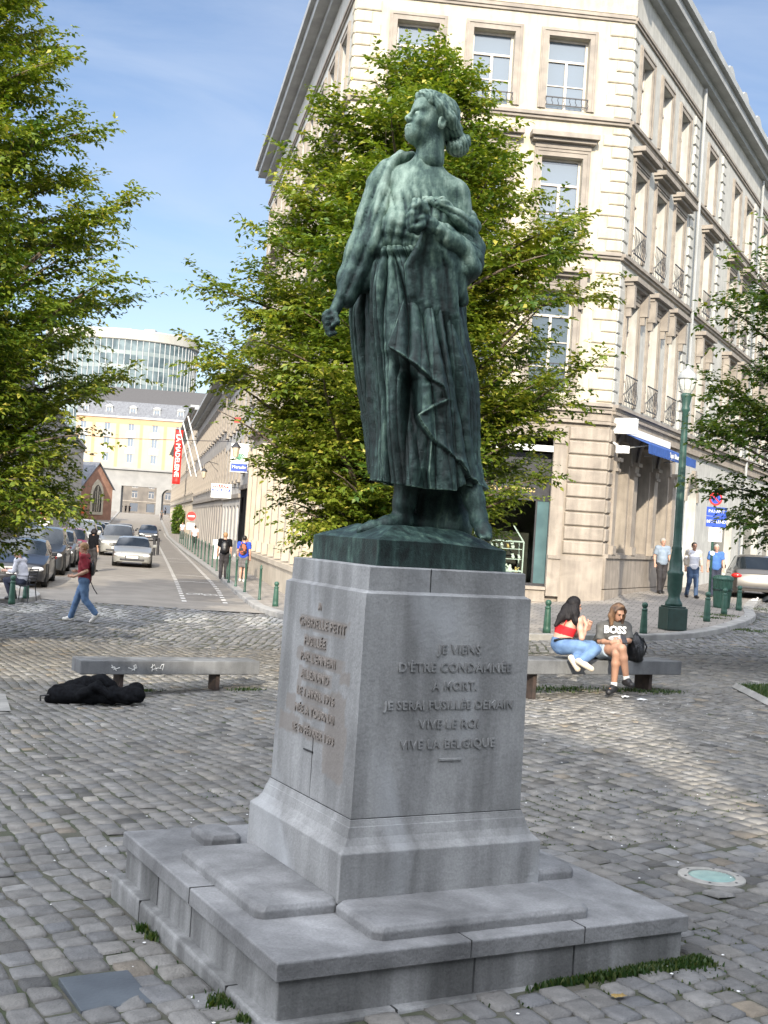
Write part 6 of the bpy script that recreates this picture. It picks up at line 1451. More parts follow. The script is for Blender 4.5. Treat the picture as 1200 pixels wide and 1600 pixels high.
mb = MB(); mb.tube([(w_, .04, h_*.8), (w_+.55, .04, h_*.8)], .02, 6); mb.build('bracket', mt['iron'], s1)
s2, w_, h_ = flat_sign('cafe_sign', 359, 387, 692, 737, 61, 'white', 'white hanging cafe sign with green emblem above a blue name panel')
mb = MB(); mb.box(.04, w_-.04, -.015, -.001, .05, h_*.30); pn = mb.build('name_panel', mt['blue'], s2); link('lettering', text_mesh('Meradin', .21, .002, bold=.003), mt['white'], pn, (w_/2, -.02, h_*.175))
mb = MB(); em = M('emblem_green', (.05, .28, .16), (.04, .2, .12), .6, 9)
for k in range(7):
    a = R(30+20*k); c_x = w_/2; c_z = h_*.55; mb.prism([(c_x, c_z-.2), (c_x+.34*math.cos(a)-.05, c_z-.05+.3*math.sin(a)*.6), (c_x+.34*math.cos(a)+.05, c_z-.05+.3*math.sin(a)*.6+.04)], -.012, -.001, 'y')
mb.build('emblem', em, s2)
s3, w_, h_ = flat_sign('red_lamp_sign', 366, 376, 652, 660, 60, 'red', 'small red projecting sign high on the facade below the leaves')
# banner
bn_y = 150.0; bx, _ = SX(3.7, bn_y); zb0 = P(286, 757, bn_y).z; zb1 = P(294, 672, bn_y).z
bn = empty('street_banner', (bx, bn_y, zb0), 0, 'tall vertical red banner reading LA MADELEINE on the right row', 'banner'); hb = zb1-zb0
mb = MB(); nn_ = 16; vs = []; fs = []
for i in range(nn_+1):
    for x in (-.48, .48): vs.append((x+.0, .06*math.sin(i*.9), hb*i/nn_))
for i in range(nn_): fs.append((i*2, i*2+1, i*2+3, i*2+2))
mb.add(vs, fs); o_ = mb.build('cloth', mt['red'], bn, smooth=True); m_ = o_.modifiers.new('s', 'SOLIDIFY'); m_.thickness = .02
tm = text_mesh('LA MADELEINE', .78, .004, bold=.012)
tm.transform(Matrix.Rotation(R(-90), 4, 'Y') if False else Matrix.Rotation(R(90), 4, 'Y')); link('lettering', tm, mt['white'], bn, (-.02, -.12, hb*.52))
mb = MB(); mb.tube([(-.5, 0, hb), (1.2, 0, hb)], .04, 6); mb.build('bracket', mt['iron'], bn)
for i, (y0, lab) in enumerate(((108, 'white flagpole slanting from the long row, nearest of three'), (122, 'white flagpole slanting from the long row, middle of three'), (136, 'white flagpole slanting from the long row, farthest of three'))):
    x, yy = SX(5.0, y0); z = P(310, 745, y0).z; o = MB().tube([(0, 0, 0), (-1.6, -.4, 5.2)], .06, 6).build('flagpole', mt['white'], None, (x, yy, z)); tag(o, lab, 'flagpole', 'flagpoles on the long row')
def lantern(px, py, d, o_wall, label):
    q = P(px, py, d); r = empty('wall_lantern', q, 0, label, 'lantern', 'lanterns on wall brackets'); wl = 5.1-.194*d-q.x
    mb = MB(); mb.lathe([(.05, -.45), (.12, -.42), (.2, .0), (.21, .02)], n=6); mb.build('glass', M('lantern_amber', (.6, .52, .4), (.5, .42, .3), .3, 4) if 'la' not in mt else mt['la'], r); mt['la'] = bpy.data.materials['lantern_amber']
    mb = MB(); mb.lathe([(.24, .02), (.23, .05), (.1, .2), (.03, .26), (.02, .3)], n=6); mb.build('cap', mt['iron'], r)
    mb = MB(); mb.tube([(0, 0, .28), (0, 0, .55), (wl*.3, 0, .75), (wl, 0, .6)], .022, 6).tube([(wl*.4, 0, .72), (wl*.7, 0, .35), (wl, 0, .1)], .018, 6); mb.build('bracket', mt['iron'], r)
lantern(369, 700, 58, 0, 'wall lantern hanging beside the cafe sign'); lantern(319, 737, 88, 0, 'wall lantern hanging left of the WELCOME sign, further up the street')
ob = tag(MB().box(-.25, .25, -.12, .12, 0, 1.1).build('notice_board', mt['white'], None, (*SX(4.3, 70), gz(*SX(4.3, 70))+.1), bevel=.02), 'white standing notice board on the pavement up the street', 'board')
oc = tag(MB().tube([(-14, 0, 0), (-7, 0, -.25), (0, 0, 0)], .02, 4).build('street_cable', mt['iron'], None, (SX(5, 75)[0], 75, P(360, 690, 75).z)), 'thin cable strung across the street above the cars', 'cable')
# cafe boards and awnings on the left row
for i, (px0, px1, py0, py1, d, mm, lab) in enumerate(((63, 74, 784, 803, 70, 'orange', 'orange hanging menu board on the left row, nearer one'), (125, 131, 789, 802, 108, 'orange', 'orange hanging menu board on the left row, farther one'), (84, 94, 793, 804, 80, 'iron', 'small black hanging sign between the orange boards'))):
    s_, w_, h_ = flat_sign('hanging_board', px0, px1, py0, py1, d, mm, lab); s_['group'] = 'hanging boards on the left row'
    mb = MB(); mb.tube([(-.9, .04, h_+.1), (w_, .04, h_+.1)], .02, 6); mb.build('bracket', mt['iron'], s_)
x, yy = SX(-9.3, 84); ca_ = empty('cafe_awning', (x, yy, -.1), math.atan2(1, -.194), 'black cafe awning with sign board on the left row', 'awning')
mb = MB(); mb.add([(0, 0, 1.0), (13, 0, 1.0), (13, -1.6, .4), (0, -1.6, .4)], [(0, 1, 2, 3)]).box(0, 13, -1.62, -1.6, .0, .4).box(0, .05, -1.6, 0, .3, .9); mb.build('canopy', mt['black'], ca_); mb = MB(); mb.box(1, 11, -.4, -.2, 1.1, 2.3); mb.build('board', mt['iron'], ca_)
# ivy on the far right row, planters by the passage
def bush(name, loc, r3, n, label, cat, seed, leaf=.35, pot=None):
    rs = np.random.RandomState(seed); root = empty(name, loc, 0, label, cat)
    u = rs.normal(0, 1, (n, 3)); u /= np.linalg.norm(u, axis=1, keepdims=True); p_ = u*np.array(r3)*rs.uniform(.55, 1.05, (n, 1))*(1+.25*(vnoise(u*2+seed, 1)[:, None]-.5)); p_[:, 2] += r3[2]+(pot or 0)
    d = u+rs.normal(0, .6, (n, 3)); d /= np.linalg.norm(d, axis=1, keepdims=True); s_ = np.cross(d, rs.normal(0, 1, (n, 3))); s_ /= np.linalg.norm(s_, axis=1, keepdims=True)
    L_ = leaf*rs.uniform(.6, 1.2, (n, 1)); V = np.stack([p_, p_+d*L_*.5+s_*L_*.3, p_+d*L_, p_+d*L_*.5-s_*L_*.3], 1).reshape(-1, 3); me = npmesh('foliage', V, np.arange(4*n).reshape(-1, 4)); set_attr(me, 'tint', np.repeat(rs.uniform(0, .8, n), 4)); link('foliage', me, mt['leaf_dark'], root)
    mb = MB(); mb.tube([(0, 0, 0), (0, 0, r3[2]*1.2+(pot or 0))], .08, 6); mb.build('stem', mt['bark'], root)
    if pot: mb = MB(); mb.lathe([(.7, 0), (.85, pot), (.8, pot)], n=4); mb.build('planter', mt['rust'], root)
x, yy = SX(4.3, 150); bush('climbing_shrub', (x, yy, gz(x, yy)), (.6, 1.6, 1.7), 1200, 'green climbing shrub against the long row near the banner', 'shrub', 3, .4)
for px, lab in ((208, 'left one of the potted trees at the passage'), (214, 'right one of the potted trees at the passage')):
    q = P(px, 803, 232); bush('potted_tree', (q.x, 232, gz(q.x, 232)), (1.0, 1.0, 1.5), 500, lab, 'potted tree', px, .4, 1.2)['group'] if False else None
# litter on the ground
for px, py, lab, s_ in ((977, 1090, 'crumpled white paper on the cobbles left of the other scrap', .045), (1003, 1094, 'small white paper scrap right of the other one before the bench', .04), (965*0+905, 1558, 'dry yellow leaf on the cobbles at the foot of the steps', .02)):
    g = G(px, py) if py < 1500 else G(905+60, 1558); rr = random.Random(px); mb = MB(); vs = []
    for i in range(5):
        for j in range(5): vs.append(((i-2)*s_*.8+rr.uniform(-.01, .01), (j-2)*s_*.5, .004+rr.uniform(0, s_*.5)))
    mb.add(vs, [(i*5+j, i*5+j+1, i*5+j+6, i*5+j+5) for i in range(4) for j in range(4)])
    o = mb.build('dry_leaf' if 'leaf' in lab else 'paper_scrap', M('dry_leaf', (.35, .25, .08), (.25, .16, .05), .7, 9) if 'leaf' in lab else mt['white'], None, g, .4); tag(o, lab, 'leaf' if 'leaf' in lab else 'litter')
# white specks (gum, petals) trodden in the joints
rs = np.random.RandomState(9); mb = MB()
for i in range(340):
    x = rs.uniform(-4.5, 5.5); yy = rs.uniform(4, 17)
    if not ped_mask(x, yy): continue
    r_ = rs.uniform(.004, .011); z = gz(x, yy)+.004; a0 = rs.uniform(0, 6); mb.add([(x+r_*math.cos(a0+k*1.26)*rs.uniform(.6, 1.2), yy+r_*math.sin(a0+k*1.26), z) for k in range(5)]+[(x, yy, z+.004)], [(k, (k+1) % 5, 5) for k in range(5)])
tag(mb.build('white_specks', mt['white']), 'tiny white specks scattered over the cobbles', 'specks', kind='stuff')
# pigeon
g = G(1178, 944, .0); pg = SDF(.006, .02); pg.ell((0, 0, .12), (.11, .055, .06)); pg.ell((-.13, 0, .11), (.08, .035, .018), k=.03); pg.chain([(.08, 0, .14), (.11, 0, .19)], [.035, .025]); pg.ell((.12, 0, .205), (.028, .024, .024)); pg.cap((.14, 0, .203), (.165, 0, .197), .006, .003); pg.cap((.01, .02, .0), (.01, .02, .08), .006); pg.cap((.01, -.02, .0), (.01, -.02, .08), .006)
tag(link('pigeon', pg.mesh('pigeon'), M('pigeon_feathers', (.62, .60, .56), (.42, .41, .40), .7, 14), None, g, .2, True), 'pale pigeon standing on the ground behind the parked car bollards', 'pigeon')
# ------------------------------------------------------------------ cars
def car(loc, rz, paint, label, kind='sedan', group=None, plate='1-AAF-661', rear=False):
    spec = dict(sedan=(4.75, .90, 1.45, (1.35, 2.05, 3.45, 4.25), .70, .93), coupe=(4.5, .86, 1.33, (1.35, 2.0, 2.9, 3.7), .66, .86), suv=(4.65, .93, 1.70, (1.2, 1.85, 4.0, 4.45), .85, 1.05), van=(4.5, .92, 1.85, (.95, 1.55, 4.25, 4.42), .9, 1.1), hatch=(4.1, .87, 1.50, (1.1, 1.75, 3.35, 3.95), .75, .95))[kind]
    L_, W, Hh, (g0, g1, g2, g3), hood, belt = spec
    root = empty('parked_car' if group else 'car', loc, rz, label, 'car', group)
    ys = sorted({0, .04, .12, .3, .6, g0-.25, g0, (g0+g1)/2, g1, g1+.35, (g1+g2)/2-.04, (g1+g2)/2+.04, g2-.3, g2, (g2+g3)/2, g3, L_-.35 if g3 < L_-.4 else g3+.02, L_-.12, L_-.04, L_})
    def hw(y): return np.interp(y, [0, .04, .12, .35, .8, L_/2, L_-.8, L_-.3, L_-.1, L_], [W*.74, W*.82, W*.90, W*.965, W, W*1.01, W, W*.96, W*.88, W*.78])
    def top(y): return np.interp(y, [0, .04, .12, .35, g0, g3, L_-.12, L_], [hood-.14, hood-.07, hood-.02, hood+.02, belt, belt+.04, belt+.02, belt-.12])
    def roof(y): return np.interp(y, [g0, g1, g1+.5, g2-.3, g2, g3], [belt+.02, Hh-.06, Hh, Hh-.01, Hh-.07, belt+.05])
    def low(y): return np.interp(y, [0, .1, .4, L_-.4, L_-.1, L_], [.26, .20, .18, .18, .24, .32])
    rows = []
    for y in ys:
        w_ = hw(y); t = top(y); l = low(y); gh = g0 < y < g3; r_ = roof(y) if gh else t+.03
        bw = w_*.96
        if gh: q = [(bw-.015, t+.015), (np.interp(r_, [t, Hh], [bw-.02, w_*.73]), max(r_-.05, t+.02)), (w_*.55, r_-.005), (0, r_+.012)]
        else: q = [(bw-.04, t+.012), (bw-.12, t+.022), (w_*.5, t+.04), (0, t+.05)]
        half = [(w_*.6, l-.02), (w_*.95, l), (w_, l+.14), (w_*1.005, (l+t)/2), (bw+.012, t-.08), (bw, t)]+q
        rows.append([(-x, y, z) for x, z in half]+[(x, y, z) for x, z in half[::-1][1:]])
    n = len(rows[0]); vs = [v for r_ in rows for v in r_]; body = []
    import collections; glass = collections.defaultdict(list)
    for i in range(len(ys)-1):
        ym = (ys[i]+ys[i+1])/2
        for k in range(n-1):
            kk = k if k < n//2 else n-2-k; f_ = (i*n+k, (i+1)*n+k, (i+1)*n+k+1, i*n+k+1)
            side = kk == 6 and g0+.12 < ym < g3-.08 and abs(ym-(g1+g2)/2) > .03 and not (kind == 'van' and False)
            ws = kk in (7, 8) and (g0 < ym < g1 or g2 < ym < g3)
            (glass[('side_window', 'windscreen', 'rear_window')[0 if side else (1 if ym < g1 else 2)] + ('' if not side else ('L' if k < n//2 else 'R')+('f' if ym < (g1+g2)/2 else 'r'))].append(f_) if side or ws else body.append(f_))
    body.append(tuple(range(n))[::-1]); body.append(tuple((len(ys)-1)*n+k for k in range(n)))
    bm2 = MB(); bm2.add(vs, body); bo = bm2.build('body', paint, root, smooth=True); es = bo.modifiers.new('e', 'EDGE_SPLIT'); es.split_angle = R(38)
    for gk, gf_ in glass.items(): gm2 = MB(); gm2.add(vs, gf_); gm2.build('side_window' if gk.startswith('side') else gk, mt['darkglass'], root, smooth=True)
    wy = (.85, L_-.85); wr = .33 if kind != 'suv' else .37
    for y in wy:
        for s_ in (-1, 1):
            x0, x1 = s_*(hw(y)-.18), s_*(hw(y)+.012)
            mb = MB(); m = 24
            for (rr_, xx) in ((wr-.02, x0), (wr, x0+s_*.03), (wr, x1-s_*.03), (wr-.02, x1), (wr*.66, x1)):
                for k in range(m): a = 2*math.pi*k/m; mb.v.append((xx, y+rr_*math.cos(a), wr+rr_*math.sin(a)))
            for i in range(4):
                for k in range(m): mb.f.append((i*m+k, i*m+(k+1) % m, (i+1)*m+(k+1) % m, (i+1)*m+k))
            wh = mb.build('wheel', mt['tyre'], root, smooth=True)
            mb = MB(); xx = x1-s_*.02; sp = []
            mb.prism([(y+.66*wr*math.cos(2*math.pi*k/m), wr+.66*wr*math.sin(2*math.pi*k/m)) for k in range(m)], xx-s_*.03, xx-s_*.012, 'x')
            rm = mb.build('rim', mt['tyre'], wh); mb = MB()
            for k in range(5):
                a = 2*math.pi*k/5; ca2, sa2 = math.cos(a), math.sin(a); w2 = .045; mb.prism([(y-sa2*w2, wr+ca2*w2), (y+ca2*wr*.64-sa2*w2*.7, wr+sa2*wr*.64+ca2*w2*.7), (y+ca2*wr*.64+sa2*w2*.7, wr+sa2*wr*.64-ca2*w2*.7), (y+sa2*w2, wr-ca2*w2)], xx-s_*.011, xx+s_*.006, 'x')
            mb.build('spokes', mt['rim'], wh)
            mb = MB(); mb.prism([(y+(wr+.06)*math.cos(math.pi*k/16), wr+(wr+.06)*math.sin(math.pi*k/16)) for k in range(17)]+[(y-(wr+.06), .18), (y+(wr+.06), .18)], s_*(hw(y)-.12), s_*(hw(y)+.008), 'x'); mb.build('wheel_arch', mt['tyre'], root)
    for s_ in (-1, 1):
        mb = MB(); zc = hood-.13; hl = SDF(.012, .02); hl.ell((s_*W*.68, .09, zc), (W*.24, .11, .085)); link('headlight', hl.mesh('h', clip=lambda q: q[:, 2]-(zc+.07)), mt['lightlens'], root, smooth=True)
        tl = SDF(.012, .02); tl.ell((s_*W*.78, L_-.06, belt-.16), (W*.22, .10, .085)); link('tail_light', tl.mesh('t'), mt['redlens'], root, smooth=True)
        mb = MB(); mb.box(s_*(W+.02), s_*(W+.20), g0+.22, g0+.36, belt+.01, belt+.15); mb.build('mirror', paint, root, bevel=.03)
        mb = MB()
        for yy in ((g1+g2)/2-.35, (g1+g2)/2+.6): mb.box(min(s_*(W*.99), s_*(W*1.03)), max(s_*(W*.99), s_*(W*1.03)), yy, yy+.16, belt-.12, belt-.09)
        mb.build('door_handle', paint, root)
    mb = MB(); mb.box(-W*.36, W*.36, -.02, .06, hood-.30, hood-.12); gr = mb.build('grille', mt['iron'], root, bevel=.03)
    mb = MB()
    for k in range(4): mb.box(-W*.33, W*.33, -.035, -.021, hood-.275+k*.04, hood-.262+k*.04)
    mb.build('grille_bar', mt['chrome'], gr)
    mb = MB(); mb.box(-W*.62, W*.62, -.02, .08, .28, .38); mb.build('lower_intake', mt['iron'], root, bevel=.03)
    mb = MB(); mb.box(-.26, .26, -.045, -.03, .40, .51); pl = mb.build('number_plate', mt['white'], root); link('lettering', text_mesh(plate, .095, .001, bold=.002), mt['red'], pl, (0, -.047, .455))
    mb = MB(); mb.box(-.26, .26, L_+.0, L_+.02, belt-.28, belt-.17); pl = mb.build('number_plate', mt['white'], root); tm = text_mesh(plate, .095, .001, bold=.002); tm.transform(Matrix.Rotation(math.pi, 4, 'Z')); link('lettering', tm, mt['blue'], pl, (0, L_+.022, belt-.225))
    mb = MB(); mb.box(-W*.8, W*.8, L_-.06, L_+.015, .38, .46); mb.build('bumper_strip', mt['iron'], root, bevel=.02)
    return root
def paint(name, c, rough=.28):
    m, n, b = newmat(name); b.inputs['Base Color'].default_value = (*c, 1); setin(b, 'Roughness', rough); setin(b, 'Metallic', .1); setin(b, 'Coat Weight', .5); setin(b, 'Coat Roughness', .06)
    t = n.nodes.new('ShaderNodeTexCoord'); no = n.nodes.new('ShaderNodeTexNoise'); no.inputs['Scale'].default_value = 3; n.links.new(t.outputs['Object'], no.inputs[0])
    r = n.nodes.new('ShaderNodeValToRGB'); r.color_ramp.elements[0].color = (*[x*.85 for x in c], 1); r.color_ramp.elements[1].color = (*c, 1); n.links.new(no.outputs[0], r.inputs[0]); n.links.new(r.outputs[0], b.inputs['Base Color']); return m
pb = {k: paint('car_paint_'+k, c) for k, c in dict(black=(.018, .019, .022), dark=(.03, .034, .04), silver=(.27, .27, .255), grey=(.12, .125, .13), red=(.26, .02, .03), white=(.5, .5, .5), taupe=(.055, .05, .046)).items()}
GC = 'cars parked along the left kerb'
RZ = math.atan2(.194, 1)          # the street's heading
def put_car(o, Y, *a, **k): x, y = SX(o, Y); return car((x, y, gz(x, y+2)), RZ+k.pop('turn', 0), *a, **k)
put_car(-3.75, 37.6, pb['black'], 'black sedan parked first at the left kerb, nearest the square', 'sedan', GC)
put_car(-3.65, 44.0, pb['dark'], 'dark estate car parked second, behind the black sedan', 'suv', GC)
put_car(-3.55, 50.2, pb['grey'], 'grey car parked third, half hidden behind the dark estate', 'hatch', GC)
put_car(-3.4, 57.0, pb['red'], 'red car parked fourth, behind the walking young man', 'hatch', GC)
put_car(-3.5, 70.5, pb['white'], 'white van parked behind the red car', 'van', GC)
put_car(-3.4, 80, pb['silver'], 'silver car parked behind the white van', 'sedan', GC)
put_car(-3.5, 92, pb['grey'], 'grey car parked next to last up the left kerb', 'hatch', GC)
put_car(-3.5, 104, pb['white'], 'white car parked farthest up the left kerb', 'hatch', GC)
put_car(-.35, 54.5, pb['silver'], 'silver low two-door car driving down the middle of the street', 'coupe')
put_car(-1.3, 67, pb['silver'], 'silver tall car driving behind the low silver car', 'suv')
put_car(.6, 112, pb['dark'], 'dark car coming down the street farther up', 'sedan')
put_car(-1.5, 100, pb['black'], 'black car partly hidden behind the tall silver car', 'hatch')
q = G(1196, 934); sdz = math.atan2(SD.y, SD.x)
ccx = q.x+.15; ccy = 40.5
ccx -= 1.75; car((ccx+4.75*SD.x*.5+.1, ccy+4.75*SD.y, gz(ccx, ccy)+.08), math.pi+(sdz-math.pi/2)*.45, pb['taupe'], 'taupe grey hatchback parked at the right edge, rear towards the camera', 'hatch', plate='1-AAF-661')
# ------------------------------------------------------------------ people
skin = {}
def skinmat(k, c): 
    if k not in skin: skin[k] = M('skin_'+k, c, tuple(x*.9 for x in c), .55, 8)
    return skin[k]
V3 = Vector
def lerp(a, b, t): return V3(a).lerp(V3(b), t)
def person(origin, rz, J, label, skin_='fair', top=None, sleeve=.6, bottom=None, bot_to='ankle', shoe='shoe_dark', hair=None, hair_len=0, res=.014, fem=False, extra=None, group=None, fing=True, bandeau=False, sock=None, s=1.0, belly=0.0):
    sk = dict(fair=(.50, .29, .20), tan=(.38, .21, .14), pink=(.52, .30, .22))[skin_]; smt = skinmat(skin_, sk)
    k = .02*s+res*.4
    w_ = .90 if fem else 1.0
    hd = V3(J['head']); ne = V3(J['neck']); ch = V3(J['chest']); pe = V3(J['pelvis'])
    hy = J.get('hyaw', 0); hpi = J.get('hpitch', 0); Hm = Matrix.Rotation(hy, 4, 'Z') @ Matrix.Rotation(hpi, 4, 'X')
    def hl(x, y, z): return hd+(Hm @ V3((x*s, y*s, z*s)))
    B = SDF(res, k)
    def torso(S_, g, topz=1):
        S_.cap(tuple(lerp(ch, pe, .15)), tuple(lerp(ch, pe, .85)), .118*w_*s+g, (.112+belly)*w_*s+g, k=.06)
        shv = (V3(J['sh'][1])-V3(J['sh'][0])); shn = shv.normalized()
        for sg in (-1, 1):
            S_.cap(tuple(ch+shn*sg*.07*s*w_+V3((0, 0, .02*s))), tuple(lerp(ch, pe, .62)+shn*sg*.045*s), .098*w_*s+g, .095*s+g, k=.05)
        for i in (0, 1): S_.cap(tuple(lerp(ne, ch, .25)), tuple(J['sh'][i]), .052*s+g, .056*s*w_+g, k=.05)
        if fem:
            fw = shn.cross(V3((0, 0, 1))); fw = fw if fw.dot(V3(J.get('front', (0, -1, 0)))) > 0 else -fw
            for sg in (-1, 1): S_.ell(tuple(ch+shn*sg*.07*s+fw*.085*s-V3((0, 0, .02*s))), (.058*s+g,)*3, k=.04)
    def hips(S_, g):
        hv = (V3(J['hip'][1])-V3(J['hip'][0])).normalized()
        for i in (0, 1): S_.cap(tuple(pe+hv*(.03 if i else -.03)*s), tuple(J['hip'][i]), .105*s+g, .100*s+g, k=.05)
    torso(B, 0); hips(B, 0)
    B.cap(tuple(ne-V3((0, 0, .04*s))), tuple(hl(0, .02, -.05)), .052*s*w_, .05*s*w_)
    for i in (0, 1):
        sh, el, wr = V3(J['sh'][i]), V3(J['el'][i]), V3(J['wr'][i])
        B.chain([tuple(sh), tuple(lerp(sh, el, .5)), tuple(el)], [.052*s*w_, .045*s*w_, .038*s*w_]); B.chain([tuple(el), tuple(lerp(el, wr, .35)), tuple(wr)], [.038*s*w_, .039*s*w_, .026*s*w_])
        hdv = V3(J['ha'][i])-wr; L_ = .09*s; hdv = hdv.normalized() if hdv.length > 1e-4 else (wr-el).normalized()
        pn = hdv.cross(V3((0.2*(1 if i else -1), -1, .3))).normalized(); px_ = pn.cross(hdv).normalized()
        palm = wr+hdv*.045*s; B.cap(tuple(wr), tuple(wr+hdv*.08*s), .027*s, .032*s, k=.015)
        if fing:
            for f_ in range(4):
                b0 = wr+hdv*.085*s+pn*(f_-1.5)*.019*s; l_ = (.052, .060, .056, .044)[f_]*s; m_ = b0+hdv*l_*.6; e_ = m_+(hdv*.5+px_*.8).normalized()*l_*.55
                B.chain([tuple(b0), tuple(m_), tuple(e_)], [.0105*s, .010*s, .009*s], k=.004)
            t0 = wr+hdv*.03*s+pn*.03*s*(1 if i else -1); B.chain([tuple(t0), tuple(t0+(hdv*.6+pn*(.8 if i else -.8)).normalized()*.04*s), tuple(t0+(hdv*.9+pn*(.5 if i else -.5)).normalized()*.065*s)], [.013*s, .012*s, .010*s], k=.006)
        else: B.cap(tuple(wr+hdv*.08*s), tuple(wr+hdv*.15*s), .03*s, .02*s)
        hp_, kn, an, to = V3(J['hip'][i]), V3(J['kn'][i]), V3(J['an'][i]), V3(J['toe'][i])
        B.chain([tuple(hp_), tuple(lerp(hp_, kn, .5)), tuple(kn)], [.092*s, .075*s, .055*s]); B.chain([tuple(kn), tuple(lerp(kn, an, .3)), tuple(an)], [.054*s, .056*s, .037*s]); B.cap(tuple(an), tuple(to), .036*s, .026*s)
    # head
    B.ell(tuple(hl(0, .012, .03)), (.074*s, .092*s, .088*s)); B.ell(tuple(hl(0, -.03, -.035)), (.054*s, .058*s, .066*s), k=.03); B.ell(tuple(hl(0, -.048, -.085)), (.032*s, .032*s, .026*s), k=.025)
    B.cap(tuple(hl(0, -.085, .018)), tuple(hl(0, -.108, -.022)), .010*s, .015*s, k=.012); B.cap(tuple(hl(-.032, -.074, .03)), tuple(hl(.032, -.074, .03)), .014*s, k=.02)
    for sg in (-1, 1):
        B.ell(tuple(hl(sg*.028, -.088, .008)), (.014*s, .012*s, .010*s), k=.01, sub=True); B.ell(tuple(hl(sg*.077, .012, -.01)), (.012*s, .018*s, .030*s), k=.008)
    B.ell(tuple(hl(0, -.092, -.052)), (.022*s, .010*s, .008*s), k=.008)
    body = link('person', B.mesh('person'), smt, None, origin, rz, True); tag(body, label, 'person', group)
    if res < .022:
        E_ = SDF(.005, .003)
        for sg in (-1, 1): E_.ell(tuple(hl(sg*.029, -.083, .008)), (.012*s, .008*s, .006*s)); E_.cap(tuple(hl(sg*.016, -.094, .030)), tuple(hl(sg*.042, -.086, .032)), .0045*s, .0035*s)
        link('eyes_and_brows', E_.mesh('e'), mt['darkhair'], body, smooth=True)
        L2 = SDF(.005, .003); L2.ell(tuple(hl(0, -.098, -.052)), (.020*s, .007*s, .006*s)); link('lips', L2.mesh('l'), mt['lips'], body, smooth=True)
    if top:
        T = SDF(res, k)
        if bandeau:
            T.cap(tuple(ch+V3((0, 0, .02))), tuple(lerp(ch, pe, .35)), .13*w_, .122*w_, k=.05)
            shn = (V3(J['sh'][1])-V3(J['sh'][0])).normalized()
            for sg in (-1, 1): T.cap(tuple(ch+shn*sg*.07*w_), tuple(lerp(ch, pe, .35)+shn*sg*.05), .112*w_, .105*w_, k=.05)
            ax = (ch-pe).normalized(); c0 = ch
            me = T.mesh('top', clip=lambda q: np.abs((q-np.array(c0)) @ np.array(ax)+.03)-.062)
        else:
            torso(T, .018*s)
            T.cap(tuple(pe+V3((0, 0, .1*s))), tuple(pe-V3((0, 0, .02*s))), (.128+belly)*s, .135*s, k=.05)
            hv = (V3(J['hip'][1])-V3(J['hip'][0])).normalized()
            for sg in (-1, 1): T.cap(tuple(pe+hv*sg*.06*s+V3((0, 0, .08*s))), tuple(pe+hv*sg*.07*s), .105*s, .112*s, k=.05)
            for i in (0, 1):
                sh, el, wr = V3(J['sh'][i]), V3(J['el'][i]), V3(J['wr'][i])
                T.cap(tuple(sh), tuple(lerp(sh, el, min(1, sleeve))), .066*s, .064*s if sleeve < 1 else .052*s, cut=sleeve < 1)
                if sleeve > 1: T.cap(tuple(el), tuple(lerp(el, wr, sleeve-1)), .052*s, .040*s, cut=True)
            nz = ne+V3((0, 0, .012*s)); zl = J.get('hem', pe.z-.06*s)
            me = T.mesh('shirt', disp=lambda q: .010*(vnoise(q*16, 2)-.5)-.004*np.abs(np.sin(q[:, 2]*34+q[:, 0]*22+4*vnoise(q*6, 4))), clip=lambda q: np.maximum(zl-q[:, 2], np.where(np.hypot(q[:, 0]-nz.x, q[:, 1]-nz.y) < .062*s, q[:, 2]-nz.z+.028*s, -1)))
        to_ = link('top' if bandeau else 'shirt', me, top, body, smooth=True)
        if extra: extra(body, to_, J, s)
    if bottom:
        T = SDF(res, k); hips(T, .016*s); T.cap(tuple(pe+V3((0, 0, .05*s))), tuple(pe), .118*s, .12*s, k=.05)
        for i in (0, 1):
            hp_, kn, an = V3(J['hip'][i]), V3(J['kn'][i]), V3(J['an'][i])
            if bot_to == 'ankle': T.chain([tuple(hp_), tuple(lerp(hp_, kn, .5)), tuple(kn)], [.108*s, .092*s, .072*s]); T.cap(tuple(kn), tuple(lerp(kn, an, .97)), .072*s, .062*s, cut=False)
            else: T.cap(tuple(hp_), tuple(lerp(hp_, kn, bot_to)), .110*s, .100*s, cut=True)
        zt = pe.z+.09*s
        me = T.mesh('trousers', disp=lambda q: .010*(vnoise(q*14, 3)-.5)-.004*np.abs(np.sin(q[:, 2]*30+3*vnoise(q*5, 1))), clip=lambda q: q[:, 2]-zt)
        link('trousers' if bot_to == 'ankle' else 'shorts', me, bottom, body, smooth=True)
    for i in (0, 1):
        an, to = V3(J['an'][i]), V3(J['toe'][i]); T = SDF(min(res, .012), .02); d = (to-an); fl = V3(J['sole'][i]) if 'sole' in J else V3((0, 0, -1)); fwd = (d-fl*d.dot(fl)).normalized()
        heel = an+fl*.035*s-fwd*.035*s; T.cap(tuple(heel), tuple(to+fl*.0), .040*s, .034*s); T.cap(tuple(an), tuple(lerp(an, to, .45)), .044*s, .040*s); T.cap(tuple(heel+fl*.012*s), tuple(to+fl*.01*s), .036*s, .034*s)
        link('shoe', T.mesh('shoe'), mt[shoe], body, smooth=True)
        if sock: 
            T = SDF(min(res, .01), .01); T.cap(tuple(an), tuple(lerp(an, J['kn'][i], .14)), .045*s, .043*s, cut=True); link('sock', T.mesh('sock'), mt[sock], body, smooth=True)
